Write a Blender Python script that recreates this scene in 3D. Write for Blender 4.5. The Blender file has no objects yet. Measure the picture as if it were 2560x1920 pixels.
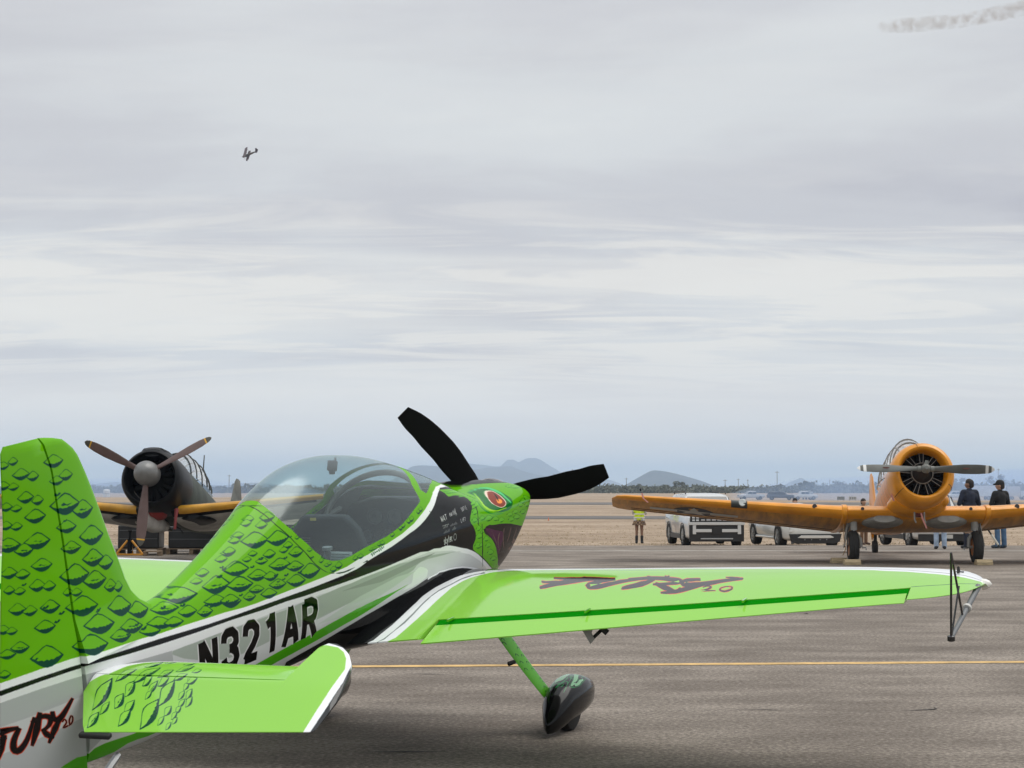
import bpy, bmesh, math, random
import numpy as np
from mathutils import Vector, Matrix, noise as mnoise

# ---------------------------------------------------------------- scene, camera, sky, sun, exposure
SC = bpy.context.scene
COL = SC.collection
R = math.radians
PI = math.pi

cam_data = bpy.data.cameras.new('camera')
cam = bpy.data.objects.new('camera', cam_data)
COL.objects.link(cam)
cam.location = (0, 0, 1.62)
cam.rotation_euler = (R(90) + math.atan(258 / 4236), 0, 0)
cam_data.sensor_width = 36.0
cam_data.lens = 36.0 * 4236 / 2560
cam_data.clip_start = 0.1
cam_data.clip_end = 60000
SC.camera = cam

SC.render.engine = 'CYCLES'
SC.cycles.use_denoising = True
SC.cycles.max_bounces = 10
SC.cycles.transparent_max_bounces = 16
SC.cycles.volume_bounces = 1
SC.cycles.volume_step_rate = 1.0
SC.cycles.volume_max_steps = 128
SC.view_settings.view_transform = 'Standard'
SC.view_settings.look = 'None'
SC.view_settings.exposure = 0.0
SC.view_settings.gamma = 1.0
SC.view_settings.use_curve_mapping = False

SUN_EL, SUN_AZ = 62.0, 72.0             # degrees; azimuth clockwise from +Y
world = bpy.data.worlds.new('World')
SC.world = world
world.use_nodes = True
def build_world():
    nt = world.node_tree; N = nt.nodes; L = nt.links
    for n in list(N): N.remove(n)
    out = N.new('ShaderNodeOutputWorld'); bg = N.new('ShaderNodeBackground')
    L.new(bg.outputs[0], out.inputs[0])
    sky = N.new('ShaderNodeTexSky'); sky.sky_type = 'NISHITA'; sky.sun_disc = False
    sky.sun_elevation = R(SUN_EL); sky.sun_rotation = R(SUN_AZ); sky.air_density = 1.0; sky.dust_density = 2.0
    tc = N.new('ShaderNodeTexCoord'); sep = N.new('ShaderNodeSeparateXYZ'); L.new(tc.outputs['Generated'], sep.inputs[0])
    def math_(op, a, b=None, c=None):
        m = N.new('ShaderNodeMath'); m.operation = op
        for i, v in enumerate((a, b, c)):
            if v is None: continue
            if hasattr(v, 'is_linked'): L.new(v, m.inputs[i])
            else: m.inputs[i].default_value = v
        return m.outputs[0]
    z = sep.outputs['Z']
    zc = math_('ADD', math_('MAXIMUM', z, 0.0), 0.14)
    px = math_('DIVIDE', sep.outputs['X'], zc); py = math_('DIVIDE', sep.outputs['Y'], zc)
    cmb = N.new('ShaderNodeCombineXYZ'); L.new(px, cmb.inputs[0]); L.new(py, cmb.inputs[1]); cmb.inputs[2].default_value = 3.7
    def noise(scale, detail, rough, off, stretch=(1, 1, 1), dist=0.0):
        mp = N.new('ShaderNodeMapping'); mp.inputs['Location'].default_value = off; mp.inputs['Scale'].default_value = stretch
        L.new(cmb.outputs[0], mp.inputs[0])
        n = N.new('ShaderNodeTexNoise'); n.inputs['Scale'].default_value = scale; n.inputs['Detail'].default_value = detail
        n.inputs['Roughness'].default_value = rough; n.inputs['Distortion'].default_value = dist
        L.new(mp.outputs[0], n.inputs['Vector']); return n.outputs['Fac']
    def ramp(fac, stops, interp='EASE'):
        r = N.new('ShaderNodeValToRGB'); e = r.color_ramp; e.interpolation = interp
        while len(e.elements) < len(stops): e.elements.new(0.5)
        for el, (p, c) in zip(e.elements, stops): el.position = p; el.color = (*c, 1)
        L.new(fac, r.inputs[0]); return r.outputs[0]
    def mix(fac, a, b, mode='MIX'):
        m = N.new('ShaderNodeMix'); m.data_type = 'RGBA'; m.blend_type = mode
        for i, v in ((0, fac), (6, a), (7, b)):
            if hasattr(v, 'is_linked'): L.new(v, m.inputs[i])
            elif i == 0: m.inputs[0].default_value = v
            else: m.inputs[i].default_value = (*v, 1)
        return m.outputs[2]
    big = noise(0.36, 5, .5, (13.7, 2.9, 0), (.9, 1.05, 1), .4)
    fine = noise(1.1, 7, .58, (7.7, 2.2, 0), (.85, 1.1, 1), .5)
    wisp = noise(3.2, 6, .62, (1.2, 9.1, 0), (.4, 1.5, 1), .9)
    layer = noise(.8, 5, .55, (13.7, 2.9, 1), (.32, 1.3, 1), .3)
    body = math_('ADD', math_('MULTIPLY', big, .50), math_('ADD', math_('MULTIPLY', fine, .22), math_('MULTIPLY', layer, .28)))
    cloud = ramp(body, [(.39, (.530, .530, .575)), (.46, (.608, .616, .648)), (.54, (.705, .728, .744)), (.62, (.800, .830, .826))])
    cloud = mix(math_('MULTIPLY', ramp(wisp, [(.42, (0, 0, 0)), (.68, (1, 1, 1))]), .14), cloud, (.80, .80, .79))
    # broken, brighter band low over the horizon and the blue-grey air under it
    low = ramp(z, [(.035, (0, 0, 0)), (.085, (1, 1, 1)), (.120, (1, 1, 1)), (.19, (0, 0, 0))])
    cloud = mix(math_('MULTIPLY', low, math_('MULTIPLY', math_('MINIMUM', math_('ADD', ramp(wisp, [(.42, (0, 0, 0)), (.64, (1, 1, 1))]), math_('MULTIPLY', ramp(layer, [(.42, (0, 0, 0)), (.60, (1, 1, 1))]), .7)), 1.0), .62)), cloud, (.93, .90, .83))
    veil = ramp(z, [(.0, (1, 1, 1)), (.045, (.75, .75, .75)), (.085, (0, 0, 0))])
    cloud = mix(math_('MULTIPLY', veil, .8), cloud, (.97, .935, .87))
    # thicker-lit cloud overhead, as an overcast sky is
    up = ramp(z, [(.25, (1, 1, 1)), (1.0, (1.7, 1.7, 1.7))], 'LINEAR')
    cloud = mix(1.0, cloud, up, 'MULTIPLY')
    clear = mix(1.0, sky.outputs[0], (.1, .1, .1), 'MULTIPLY')
    gap = math_('MULTIPLY', ramp(body, [(.30, (1, 1, 1)), (.46, (0, 0, 0))]), .16)
    col = mix(gap, cloud, clear)
    L.new(col, bg.inputs[0]); bg.inputs[1].default_value = 1.0
build_world()

sun_data = bpy.data.lights.new('sun', 'SUN'); sun = bpy.data.objects.new('sun', sun_data); COL.objects.link(sun)
sun_data.energy = 1.5; sun_data.angle = R(45); sun_data.color = (1.0, .96, .90)
sd = Vector((math.sin(R(SUN_AZ)) * math.cos(R(SUN_EL)), math.cos(R(SUN_AZ)) * math.cos(R(SUN_EL)), math.sin(R(SUN_EL))))
sun.rotation_euler = sd.to_track_quat('Z', 'Y').to_euler(); sun.location = sd * 60

# ---------------------------------------------------------------- helpers
RNG = random.Random(7)
def interp(v, xs, ys): return float(np.interp(v, xs, ys))

class MB:                                # collects shapes; build() links them as ONE mesh object
    def __init__(s): s.v = []; s.f = []; s.m = []
    def add(s, vs, fs, m=0):
        o = len(s.v); s.v += [tuple(map(float, v)) for v in vs]; s.f += [tuple(i + o for i in f) for f in fs]; s.m += [m] * len(fs); return s
    def box(s, c, size, rot=None, m=0, taper=1.0):
        h = [a / 2 for a in size]; vs = []
        for z in (-1, 1):
            t = taper if z > 0 else 1.0
            for x, y in ((-1, -1), (1, -1), (1, 1), (-1, 1)): vs.append(Vector((x * h[0] * t, y * h[1] * t, z * h[2])))
        M = rot if rot is not None else Matrix.Identity(3)
        vs = [M @ v + Vector(c) for v in vs]
        return s.add(vs, [(3, 2, 1, 0), (4, 5, 6, 7), (0, 1, 5, 4), (1, 2, 6, 5), (2, 3, 7, 6), (3, 0, 4, 7)], m)
    def tube(s, pts, r, n=10, m=0, cap=True, squash=None):
        pts = [Vector(p) for p in pts]; rs = r if hasattr(r, '__len__') else [r] * len(pts); rings = []
        prev = None
        for i, p in enumerate(pts):
            d = (pts[min(i + 1, len(pts) - 1)] - pts[max(i - 1, 0)]).normalized()
            if prev is None: a = d.orthogonal().normalized()
            else: a = (prev - d * prev.dot(d)).normalized()
            prev = a; b = d.cross(a)
            rings.append([p + (a * math.cos(2 * PI * k / n) + b * math.sin(2 * PI * k / n)) * rs[i] for k in range(n)])
        return s.loft(rings, m, cap)
    def loft(s, rings, m=0, cap=True, closed=True):
        n = len(rings[0]); vs = [v for r in rings for v in r]; fs = []
        for i in range(len(rings) - 1):
            for k in range(n if closed else n - 1):
                k2 = (k + 1) % n
                fs.append((i * n + k, i * n + k2, (i + 1) * n + k2, (i + 1) * n + k))
        if cap and closed: fs += [tuple(range(n - 1, -1, -1)), tuple(range((len(rings) - 1) * n, len(rings) * n))]
        return s.add(vs, fs, m)
    def lathe(s, prof, o=(0, 0, 0), ax=(1, 0, 0), n=24, m=0, cap=True):   # prof: (along, radius)
        ax = Vector(ax).normalized(); a = ax.orthogonal().normalized(); b = ax.cross(a); o = Vector(o)
        return s.loft([[o + ax * d + (a * math.cos(2 * PI * k / n) + b * math.sin(2 * PI * k / n)) * max(r, 1e-4) for k in range(n)] for d, r in prof], m, cap)
    def prism(s, poly, fn, d0, d1, m=0):   # fn(u, v, d) -> point
        n = len(poly); vs = [fn(u, v, d0) for u, v in poly] + [fn(u, v, d1) for u, v in poly]
        return s.add(vs, [tuple(range(n - 1, -1, -1)), tuple(range(n, 2 * n))] + [(k, (k + 1) % n, n + (k + 1) % n, n + k) for k in range(n)], m)
    def mesh(s, name, mats, smooth=None):
        me = bpy.data.meshes.new(name); me.from_pydata(s.v, [], s.f)
        for mt in (mats if isinstance(mats, (list, tuple)) else [mats]): me.materials.append(mt)
        me.polygons.foreach_set('material_index', s.m); me.update()
        bm = bmesh.new(); bm.from_mesh(me); bmesh.ops.recalc_face_normals(bm, faces=bm.faces); bm.to_mesh(me); bm.free()
        if smooth:
            me.shade_smooth(); me.set_sharp_from_angle(angle=R(smooth))
        return me
    def build(s, name, mats, parent=None, smooth=40, bevel=0.0, label=None):
        o = bpy.data.objects.new(name, s.mesh(name, mats, smooth)); COL.objects.link(o)
        if parent is not None: o.parent = parent
        if bevel:
            b = o.modifiers.new('bevel', 'BEVEL'); b.width = bevel; b.segments = 2; b.limit_method = 'ANGLE'; b.angle_limit = R(40)
        if label: o['label'] = label
        return o
def thing(name, label, cat, loc=(0, 0, 0), rot=(0, 0, 0), group=None):
    o = bpy.data.objects.new(name, None); COL.objects.link(o); o.location = loc; o.rotation_euler = rot
    o.empty_display_size = .2; o['label'] = label; o['category'] = cat
    if group: o['group'] = group
    return o
def tag(o, label, cat, group=None):
    o['label'] = label; o['category'] = cat
    if group: o['group'] = group
    return o
def copy_tree(o, parent=None):
    c = o.copy(); COL.objects.link(c)
    if parent is not None: c.parent = parent; c.matrix_parent_inverse = o.matrix_parent_inverse.copy()
    for ch in [x for x in bpy.data.objects if x.parent == o]: copy_tree(ch, c)
    return c
def body_rot(yaw, pitch):                # heading yaw clockwise from +Y, nose up pitch; columns = forward, left, up
    y, p = R(yaw), R(pitch)
    f = Vector((math.sin(y) * math.cos(p), math.cos(y) * math.cos(p), math.sin(p))); l = Vector((-math.cos(y), math.sin(y), 0)); u = f.cross(l)
    return Matrix((f, l, u)).transposed()
def rotz(a): return Matrix.Rotation(R(a), 3, 'Z')
def roty(a): return Matrix.Rotation(R(a), 3, 'Y')
def rotx(a): return Matrix.Rotation(R(a), 3, 'X')

MATS = {}
def mat(name, rgb, rough=.5, metal=0.0, coat=0.0, vary=0.0, scale=3.0, bump=0.0, bscale=None, stretch=(1, 1, 1), dirt=None, spec=.5):
    if name in MATS: return MATS[name]
    m = bpy.data.materials.new(name); m.use_nodes = True; nt = m.node_tree; b = nt.nodes['Principled BSDF']
    b.inputs['Base Color'].default_value = (*rgb, 1); b.inputs['Roughness'].default_value = rough; b.inputs['Metallic'].default_value = metal
    b.inputs['Coat Weight'].default_value = coat; b.inputs['Coat Roughness'].default_value = .04; b.inputs['Specular IOR Level'].default_value = spec
    if vary or bump or dirt:
        tc = nt.nodes.new('ShaderNodeTexCoord'); mp = nt.nodes.new('ShaderNodeMapping'); mp.inputs['Scale'].default_value = stretch
        nt.links.new(tc.outputs['Object'], mp.inputs[0])
        n = nt.nodes.new('ShaderNodeTexNoise'); n.inputs['Scale'].default_value = scale; n.inputs['Detail'].default_value = 7; n.inputs['Roughness'].default_value = .62
        nt.links.new(mp.outputs[0], n.inputs['Vector'])
        if vary or dirt:
            r = nt.nodes.new('ShaderNodeValToRGB'); e = r.color_ramp.elements
            d = dirt if dirt else tuple(c * (1 - vary) for c in rgb)
            e[0].position = .34; e[0].color = (*d, 1); e[1].position = .62; e[1].color = (*[min(1, c * (1 + vary * .35)) for c in rgb], 1)
            nt.links.new(n.outputs['Fac'], r.inputs[0]); nt.links.new(r.outputs[0], b.inputs['Base Color'])
        if bump:
            n2 = nt.nodes.new('ShaderNodeTexNoise'); n2.inputs['Scale'].default_value = bscale or scale * 6; n2.inputs['Detail'].default_value = 5
            nt.links.new(mp.outputs[0], n2.inputs['Vector'])
            bp = nt.nodes.new('ShaderNodeBump'); bp.inputs['Strength'].default_value = bump; bp.inputs['Distance'].default_value = .02
            nt.links.new(n2.outputs['Fac'], bp.inputs['Height']); nt.links.new(bp.outputs[0], b.inputs['Normal'])
    MATS[name] = m; return m
def glass_mat(name, tint, refl=1.0, rough=.01):
    if name in MATS: return MATS[name]
    m = bpy.data.materials.new(name); m.use_nodes = True; nt = m.node_tree; N = nt.nodes; L = nt.links
    N.remove(N['Principled BSDF']); out = N['Material Output']
    t = N.new('ShaderNodeBsdfTransparent'); t.inputs[0].default_value = (*tint, 1)
    gl = N.new('ShaderNodeBsdfGlossy'); gl.inputs['Roughness'].default_value = rough; gl.inputs[0].default_value = (refl, refl, refl, 1)
    lw = N.new('ShaderNodeLayerWeight'); lw.inputs[0].default_value = .35
    mx = N.new('ShaderNodeMixShader'); L.new(lw.outputs['Facing'], mx.inputs[0]); L.new(t.outputs[0], mx.inputs[1]); L.new(gl.outputs[0], mx.inputs[2]); L.new(mx.outputs[0], out.inputs[0])
    MATS[name] = m; return m

# ---------------------------------------------------------------- green aeroplane: body surfaces
# body frame: x forward from the rudder hinge, y to the left wing, z up from the tailplane
def hermite(xs, ys, x):
    xs = np.asarray(xs, float); ys = np.asarray(ys, float); x = np.clip(np.asarray(x, float), xs[0], xs[-1])
    d = np.diff(ys) / np.diff(xs)
    m = np.concatenate([[d[0]], 0.5 * (d[1:] + d[:-1]), [d[-1]]])
    for i in range(1, len(xs) - 1):
        if d[i - 1] * d[i] <= 0: m[i] = 0
        else: m[i] = np.sign(m[i]) * min(abs(m[i]), 3 * min(abs(d[i - 1]), abs(d[i])))
    i = np.clip(np.searchsorted(xs, x, side='right') - 1, 0, len(xs) - 2)
    h = xs[i + 1] - xs[i]; t = (x - xs[i]) / h
    return ((1 + 2 * t) * (1 - t) ** 2 * ys[i] + t * (1 - t) ** 2 * h * m[i] + t * t * (3 - 2 * t) * ys[i + 1] + t * t * (t - 1) * h * m[i + 1])
FX = [-0.02, .3, .61, 1.13, 1.62, 1.80, 2.10, 2.36, 2.9, 3.35, 3.73, 4.05, 4.30, 4.55, 4.83, 5.05, 5.20, 5.27, 5.30]
FZT = [.245, .22, .22, .318, .482, .552, .618, .63, .57, .46, .33, .195, .095, .075, .07, .05, .01, -.03, -.06]
FZC = [-.05, -.05, -.05, -.04, -.03, -.02, -.02, -.03, -.04, -.05, -.06, -.07, -.08, -.085, -.09, -.10, -.11, -.12, -.13]
FZB = [-.37, -.41, -.43, -.43, -.435, -.44, -.46, -.51, -.60, -.64, -.66, -.665, -.665, -.665, -.66, -.65, -.62, -.56, -.50]
FW = [.05, .085, .125, .19, .255, .28, .31, .335, .375, .395, .41, .42, .425, .43, .425, .41, .375, .32, .25]
FNU = [2.0, 2.0, 2.0, 1.9, 1.9, 1.9, 1.95, 2.0, 2.0, 2.0, 2.1, 2.2, 2.3, 2.4, 2.4, 2.4, 2.3, 2.2, 2.2]
FND = [2.2, 2.3, 2.3, 2.4, 2.5, 2.6, 2.6, 2.7, 2.8, 2.8, 2.7, 2.6, 2.5, 2.2, 2.0, 1.9, 1.85, 1.8, 1.8]
def fus_par(x):
    return [hermite(FX, t, x) for t in (FZT, FZC, FZB, FW, FNU, FND)]
def nose_rake(x, z):                     # the chin slopes back below the spinner
    k = np.clip((np.asarray(x) - 4.35) / .9, 0, 1)
    return -k * k * np.clip(-.12 - np.asarray(z), 0, 1) * 1.05
def fus_point(x, t):                     # t: angle, 0 = right side (-y), pi/2 = top
    zt, zc, zb, w, nu, nd = fus_par(x)
    c, s = np.cos(t), np.sin(t)
    n = np.where(s >= 0, nu, nd)
    y = -w * np.sign(c) * np.abs(c) ** (2 / n)
    z = zc + np.where(s >= 0, zt - zc, zc - zb) * np.sign(s) * np.abs(s) ** (2 / n)
    return x + nose_rake(x, z), y, z

WY = [.30, .45, 1.25, 2.62, 3.2, 3.5, 3.64, 3.70, 3.73]
WLE = [4.27, 4.23, 4.08, 3.83, 3.68, 3.57, 3.47, 3.34, 3.18]
WTE = [2.12, 2.15, 2.29, 2.54, 2.65, 2.705, 2.80, 2.90, 2.98]
WT = [.15, .15, .145, .138, .138, .135, .115, .075, .004]
def wing_point(a, y):                    # a: -1 lower trailing edge .. 0 leading edge .. 1 upper trailing edge ; y > 0 span
    le, te, tk = hermite(WY, WLE, y), hermite(WY, WTE, y), hermite(WY, WT, y)
    zl = -.51 + (np.asarray(y) - .45) * .0813; zt = -.38 + (np.asarray(y) - .45) * .0656
    s = np.abs(a) ** 1.6
    th = 5 * tk * (.2969 * np.sqrt(s) - .126 * s - .3516 * s * s + .2843 * s ** 3 - .1015 * s ** 4)
    ch = le - te
    return le - ch * s, y, zl + (zt - zl) * s + np.sign(a) * (th * ch)

# ---------------------------------------------------------------- ground, apron, field, hills

GY = [-400, 47.5, 47.6, 51, 57, 62, 110, 370, 1000, 16000]
GZ = [-.004, -.004, -.02, -.24, -.33, -.43, -.5, -1.15, -1.3, -1.4]
def gz(y): return interp(y, GY, GZ)
def ground_mat(name, dark, mid, light, streak=.35, speck=40.0, bump=.4, big=.25):
    m = bpy.data.materials.new(name); m.use_nodes = True; nt = m.node_tree; N = nt.nodes; L = nt.links; b = N['Principled BSDF']
    tc = N.new('ShaderNodeTexCoord')
    def nz(scale, stretch, detail=6, rough=.6):
        mp = N.new('ShaderNodeMapping'); mp.inputs['Scale'].default_value = stretch; L.new(tc.outputs['Object'], mp.inputs[0])
        n = N.new('ShaderNodeTexNoise'); n.inputs['Scale'].default_value = scale; n.inputs['Detail'].default_value = detail; n.inputs['Roughness'].default_value = rough
        L.new(mp.outputs[0], n.inputs['Vector']); return n.outputs['Fac']
    def mth(op, a, c):
        k = N.new('ShaderNodeMath'); k.operation = op
        for i, v in enumerate((a, c)):
            if hasattr(v, 'is_linked'): L.new(v, k.inputs[i])
            else: k.inputs[i].default_value = v
        return k.outputs[0]
    s1 = nz(big, (.22, 1.0, 1), 7, .65); s2 = nz(big * 5, (.5, 1, 1)); s3 = nz(speck, (1, 1, 1), 4, .75)
    f = mth('ADD', mth('MULTIPLY', s1, streak), mth('ADD', mth('MULTIPLY', s2, .32), mth('MULTIPLY', s3, .68 - streak)))
    r = N.new('ShaderNodeValToRGB'); e = r.color_ramp; e.elements.new(.5)
    for el, (p, c) in zip(e.elements, ((.40, dark), (.5, mid), (.60, light))): el.position = p; el.color = (*c, 1)
    L.new(f, r.inputs[0]); L.new(r.outputs[0], b.inputs['Base Color']); b.inputs['Roughness'].default_value = .92; b.inputs['Specular IOR Level'].default_value = .25
    bp = N.new('ShaderNodeBump'); bp.inputs['Strength'].default_value = bump; bp.inputs['Distance'].default_value = .02
    L.new(mth('ADD', s3, mth('MULTIPLY', s2, .6)), bp.inputs['Height']); L.new(bp.outputs[0], b.inputs['Normal'])
    return m
asphalt = ground_mat('apron asphalt', (.115, .094, .077), (.200, .170, .143), (.38, .33, .28), .13, 30, .8)
taxi = ground_mat('taxiway asphalt', (.115, .105, .10), (.15, .14, .132), (.19, .178, .165), .4, 6, .2)
field = ground_mat('dry field', (.19, .138, .092), (.325, .243, .170), (.46, .365, .275), .26, 4.5, .9, .08)
yellow_paint = mat('worn yellow paint', (.62, .40, .15), .8, vary=.35, scale=5, bump=.1)
white_paint_line = mat('worn white paint', (.50, .47, .42), .8, vary=.4, scale=3)

def structure(o): o['kind'] = 'structure'; return o
xs = [-16000, -6000, -2500, -1000, -400, -150, -60, -20, 0, 20, 60, 150, 400, 1000, 2500, 6000, 16000]
ys = [-400, -100, 0, 30, 47.5, 47.6, 48.4, 49.2, 50, 51, 54, 57, 62, 80, 110, 160, 230, 300, 370, 500, 700, 1000, 2000, 4000, 7000, 11000, 15500]
mb = MB(); n = len(xs)
mb.add([(x, y, gz(y)) for y in ys for x in xs], [(j * n + i, j * n + i + 1, (j + 1) * n + i + 1, (j + 1) * n + i) for j in range(len(ys) - 1) for i in range(n - 1)])
structure(mb.build('ground', field, smooth=60))
mb = MB()
prng = random.Random(3); edge = [(-220 + i * 2.2, 47.35 + prng.uniform(-.22, .18)) for i in range(201)]
mb.add([(-220, -60, 0), (220, -60, 0)] + [(x, y, 0) for x, y in reversed(edge)], [tuple(range(2 + len(edge)))])
structure(mb.build('apron', asphalt, smooth=None))
for nm, y0, y1 in (('taxiway', 113, 126), ('runway', 234, 284)):
    mb = MB(); mb.add([(x, y, gz(y) + .03) for y in (y0, (y0 + y1) / 2, y1) for x in (-900, 900)], [(0, 1, 3, 2), (2, 3, 5, 4)])
    structure(mb.build(nm, taxi, smooth=None))
def line(name, x0, y0, x1, y1, w, m):
    mb = MB(); k = 60; d = Vector((x1 - x0, y1 - y0, 0)); nn = Vector((-d.y, d.x, 0)).normalized() * w / 2
    vs = []
    for i in range(k + 1):
        p = Vector((x0, y0, .004)) + d * i / k; j = 1 + prng.uniform(-.10, .06); vs += [p - nn * j, p + nn * j]
    mb.add(vs, [(2 * i, 2 * i + 2, 2 * i + 3, 2 * i + 1) for i in range(k)]); return structure(mb.build(name, m, smooth=None))
line('painted_line', -40, 12.93, 60, 19.44, .17, yellow_paint)
line('painted_line', -90, 42.9, 90, 43.7, .22, white_paint_line)
seam_mat = mat('asphalt joint sealant', (.075, .066, .058), .85)
for (x0, y0, x1, y1) in ((-40, 20.8, 50, 24.4), (-60, 30.2, 60, 33.5)):
    line('asphalt_joint', x0, y0, x1, y1, .022, seam_mat)

def hill(name, prof, y0, half, rugged, m, seed):
    mb = MB(); nu, nv = 120, 22; px = [p[0] for p in prof]; pz = [p[1] for p in prof]; vs = []
    for j in range(nv + 1):
        v = j / nv * 2 - 1
        for i in range(nu + 1):
            x = px[0] + (px[-1] - px[0]) * i / nu
            top = float(hermite(px, pz, x)) if len(px) > 2 else 0
            wob = mnoise.noise(Vector((x * .006 + seed, v * 1.7, seed))) * .35 + mnoise.noise(Vector((x * .02, v * 4, seed))) * .18
            b = max(0.0, 1 - abs(v)) ** (.85 + .5 * wob) if abs(v) < 1 else 0
            rid = 1 - rugged * abs(mnoise.noise(Vector((x * .018, v * 3.1 + seed, 2.2)))) * (1 - b) * 1.6
            z = -3 + (top + 3) * b * max(.1, rid)
            vs.append((x + v * half * .05, y0 + v * half, z))
    mb.add(vs, [(j * (nu + 1) + i, j * (nu + 1) + i + 1, (j + 1) * (nu + 1) + i + 1, (j + 1) * (nu + 1) + i) for j in range(nv) for i in range(nu)])
    return structure(mb.build(name, m, smooth=50))
rock = mat('desert rock', (.09, .09, .10), .95, vary=.45, scale=.012)
scrub_rock = mat('scrub covered rock', (.040, .044, .048), .95, vary=.5, scale=.02)
hill('mountain', [(-430, 60), (-403, 91), (-340, 116), (-269, 140.3), (-220, 131), (-159, 126.8), (-110, 119), (-69, 117.9), (-43, 140.3), (-17, 155.9), (9, 154.6), (36, 142.5), (60, 153.7), (94, 164.9), (125, 164.9), (158, 155.9), (204, 126.8), (249, 100.9), (287, 75.4), (352, 62), (448, 55.3), (531, 46.3), (584, 30.7), (649, 2)], 9500, 900, .5, rock, 1.3)
hill('mountain', [(-566, 2), (-490, 59.9), (-439, 93.4), (-397, 97.8), (-320, 93.4), (-248, 88.1), (-177, 80), (-106, 88.1), (-55, 89.9), (-9, 95.2), (28, 80), (99, 59.9), (150, 49.3), (202, 33.4), (253, 24.6), (336, 2)], 7500, 700, .4, scrub_rock, 4.1)
hill('hill', [(318, -1), (351, 18.1), (372, 29.9), (396, 43.4), (409, 49.3), (423, 51), (443, 49.3), (477, 42.8), (519, 31.5), (549, 22.8), (569, 16.2), (613, -1)], 5000, 300, .25, scrub_rock, 7.7)
hill('hill', [(1342, 1), (1392, 27.6), (1420, 37.6), (1447, 47.6), (1472, 35.6), (1522, 21.6), (1622, 1)], 8500, 300, .3, rock, 9.2)
hill('hill', [(-2500, 2), (-2300, 9), (-2130, 14.8), (-2036, 20.4), (-1961, 16.7), (-1867, 26.1), (-1772, 24.2), (-1621, 14.8), (-1470, 9.1), (-1414, 12.9), (-1357, 9.1), (-1282, 18.6), (-1207, 22.3), (-1093, 12.9), (-980, 2)], 8000, 700, .3, scrub_rock, 11.5)

# far scrub and trees: one mass at this distance
leaf = mat('desert tree leaves', (.135, .138, .098), .9, vary=.4, scale=.25, dirt=(.085, .092, .064))
bark = mat('grey brown bark', (.12, .095, .07), .95, vary=.3)
def leaf_clump(mb, c, r, n, rng, flat=.8, size=.55, m=0):
    for _ in range(n):
        d = Vector((rng.gauss(0, 1), rng.gauss(0, 1), rng.gauss(0, 1))).normalized() * (r * rng.uniform(.35, 1) ** .5)
        p = Vector(c) + Vector((d.x, d.y, d.z * flat)); s = size * rng.uniform(.5, 1.25)
        a = Vector((rng.gauss(0, 1), rng.gauss(0, 1), rng.gauss(0, 1))).normalized(); b = a.orthogonal().normalized() * s; a2 = a.cross(b).normalized() * s * rng.uniform(.5, 1)
        mb.add([p - b, p + a2 * .8, p + b, p - a2], [(0, 1, 2, 3)], m)
trng = random.Random(11); mb = MB()
for i in range(2600):
    x = trng.uniform(-360, 380); y = trng.uniform(800, 1020); s = trng.choice([.6, .8, 1, 1, 1.2]) * (1.35 if x > 170 else 1.0)
    h = trng.uniform(2.4, 4.4) * s
    for _ in range(4):
        leaf_clump(mb, (x + trng.uniform(-3, 3) * s, y + trng.uniform(-2, 2), gz(y) + h * trng.uniform(.05, .72)), h * trng.uniform(.25, .42), 13, trng, .8, .8)
o = mb.build('treeline', leaf, smooth=None); o['kind'] = 'stuff'
def tree(x, y, h, w, label, seed):
    rng = random.Random(seed); t = thing('tree', label, 'tree', (x, y, gz(y)), group='taller trees over the far scrub')
    mb = MB(); top = Vector((rng.uniform(-.3, .3), 0, h * .62)); mb.tube([(0, 0, -.1), (rng.uniform(-.1, .1), 0, h * .3), top], [.22, .16, .07], 7)
    tips = []
    for k in range(7):
        a = k * 2.4; e = Vector((math.cos(a) * w * rng.uniform(.3, .48), math.sin(a) * w * .4, h * rng.uniform(.55, .92))); mb.tube([top * rng.uniform(.45, .9), e * .6 + top * .35, e], [.09, .06, .025], 5); tips.append(e)
    mb.build('trunk', bark, t)
    mb = MB()
    for e in tips:
        for _ in range(3): leaf_clump(mb, e + Vector((rng.gauss(0, w * .09), rng.gauss(0, w * .09), rng.gauss(0, h * .05))), w * rng.uniform(.1, .19), 34, rng, .8, .42)
    mb.build('crown', leaf, t, smooth=None)
for x, y, h, w, lb in ((246, 860, 9.2, 8, 'tall thin tree right of the propeller tip, beyond the white trailer'), (276, 880, 6.5, 9, 'low broad tree near the edge of the field beyond the cap wearer'),
                       (196, 850, 6.2, 7.5, 'rounded tree breaking the skyline left of the orange cowling'), (228, 870, 7.2, 7, 'tree above the head of the man in camouflage'),
                       (146, 840, 6.2, 6.5, 'bushy tree above the white pickup at the far field edge'), (84, 850, 5.6, 6, 'dark rounded tree right of the small blue hill')):
    tree(x, y, h, w, lb, int(x))
pole_mat = mat('weathered pole wood', (.13, .105, .085), .9)
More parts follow.
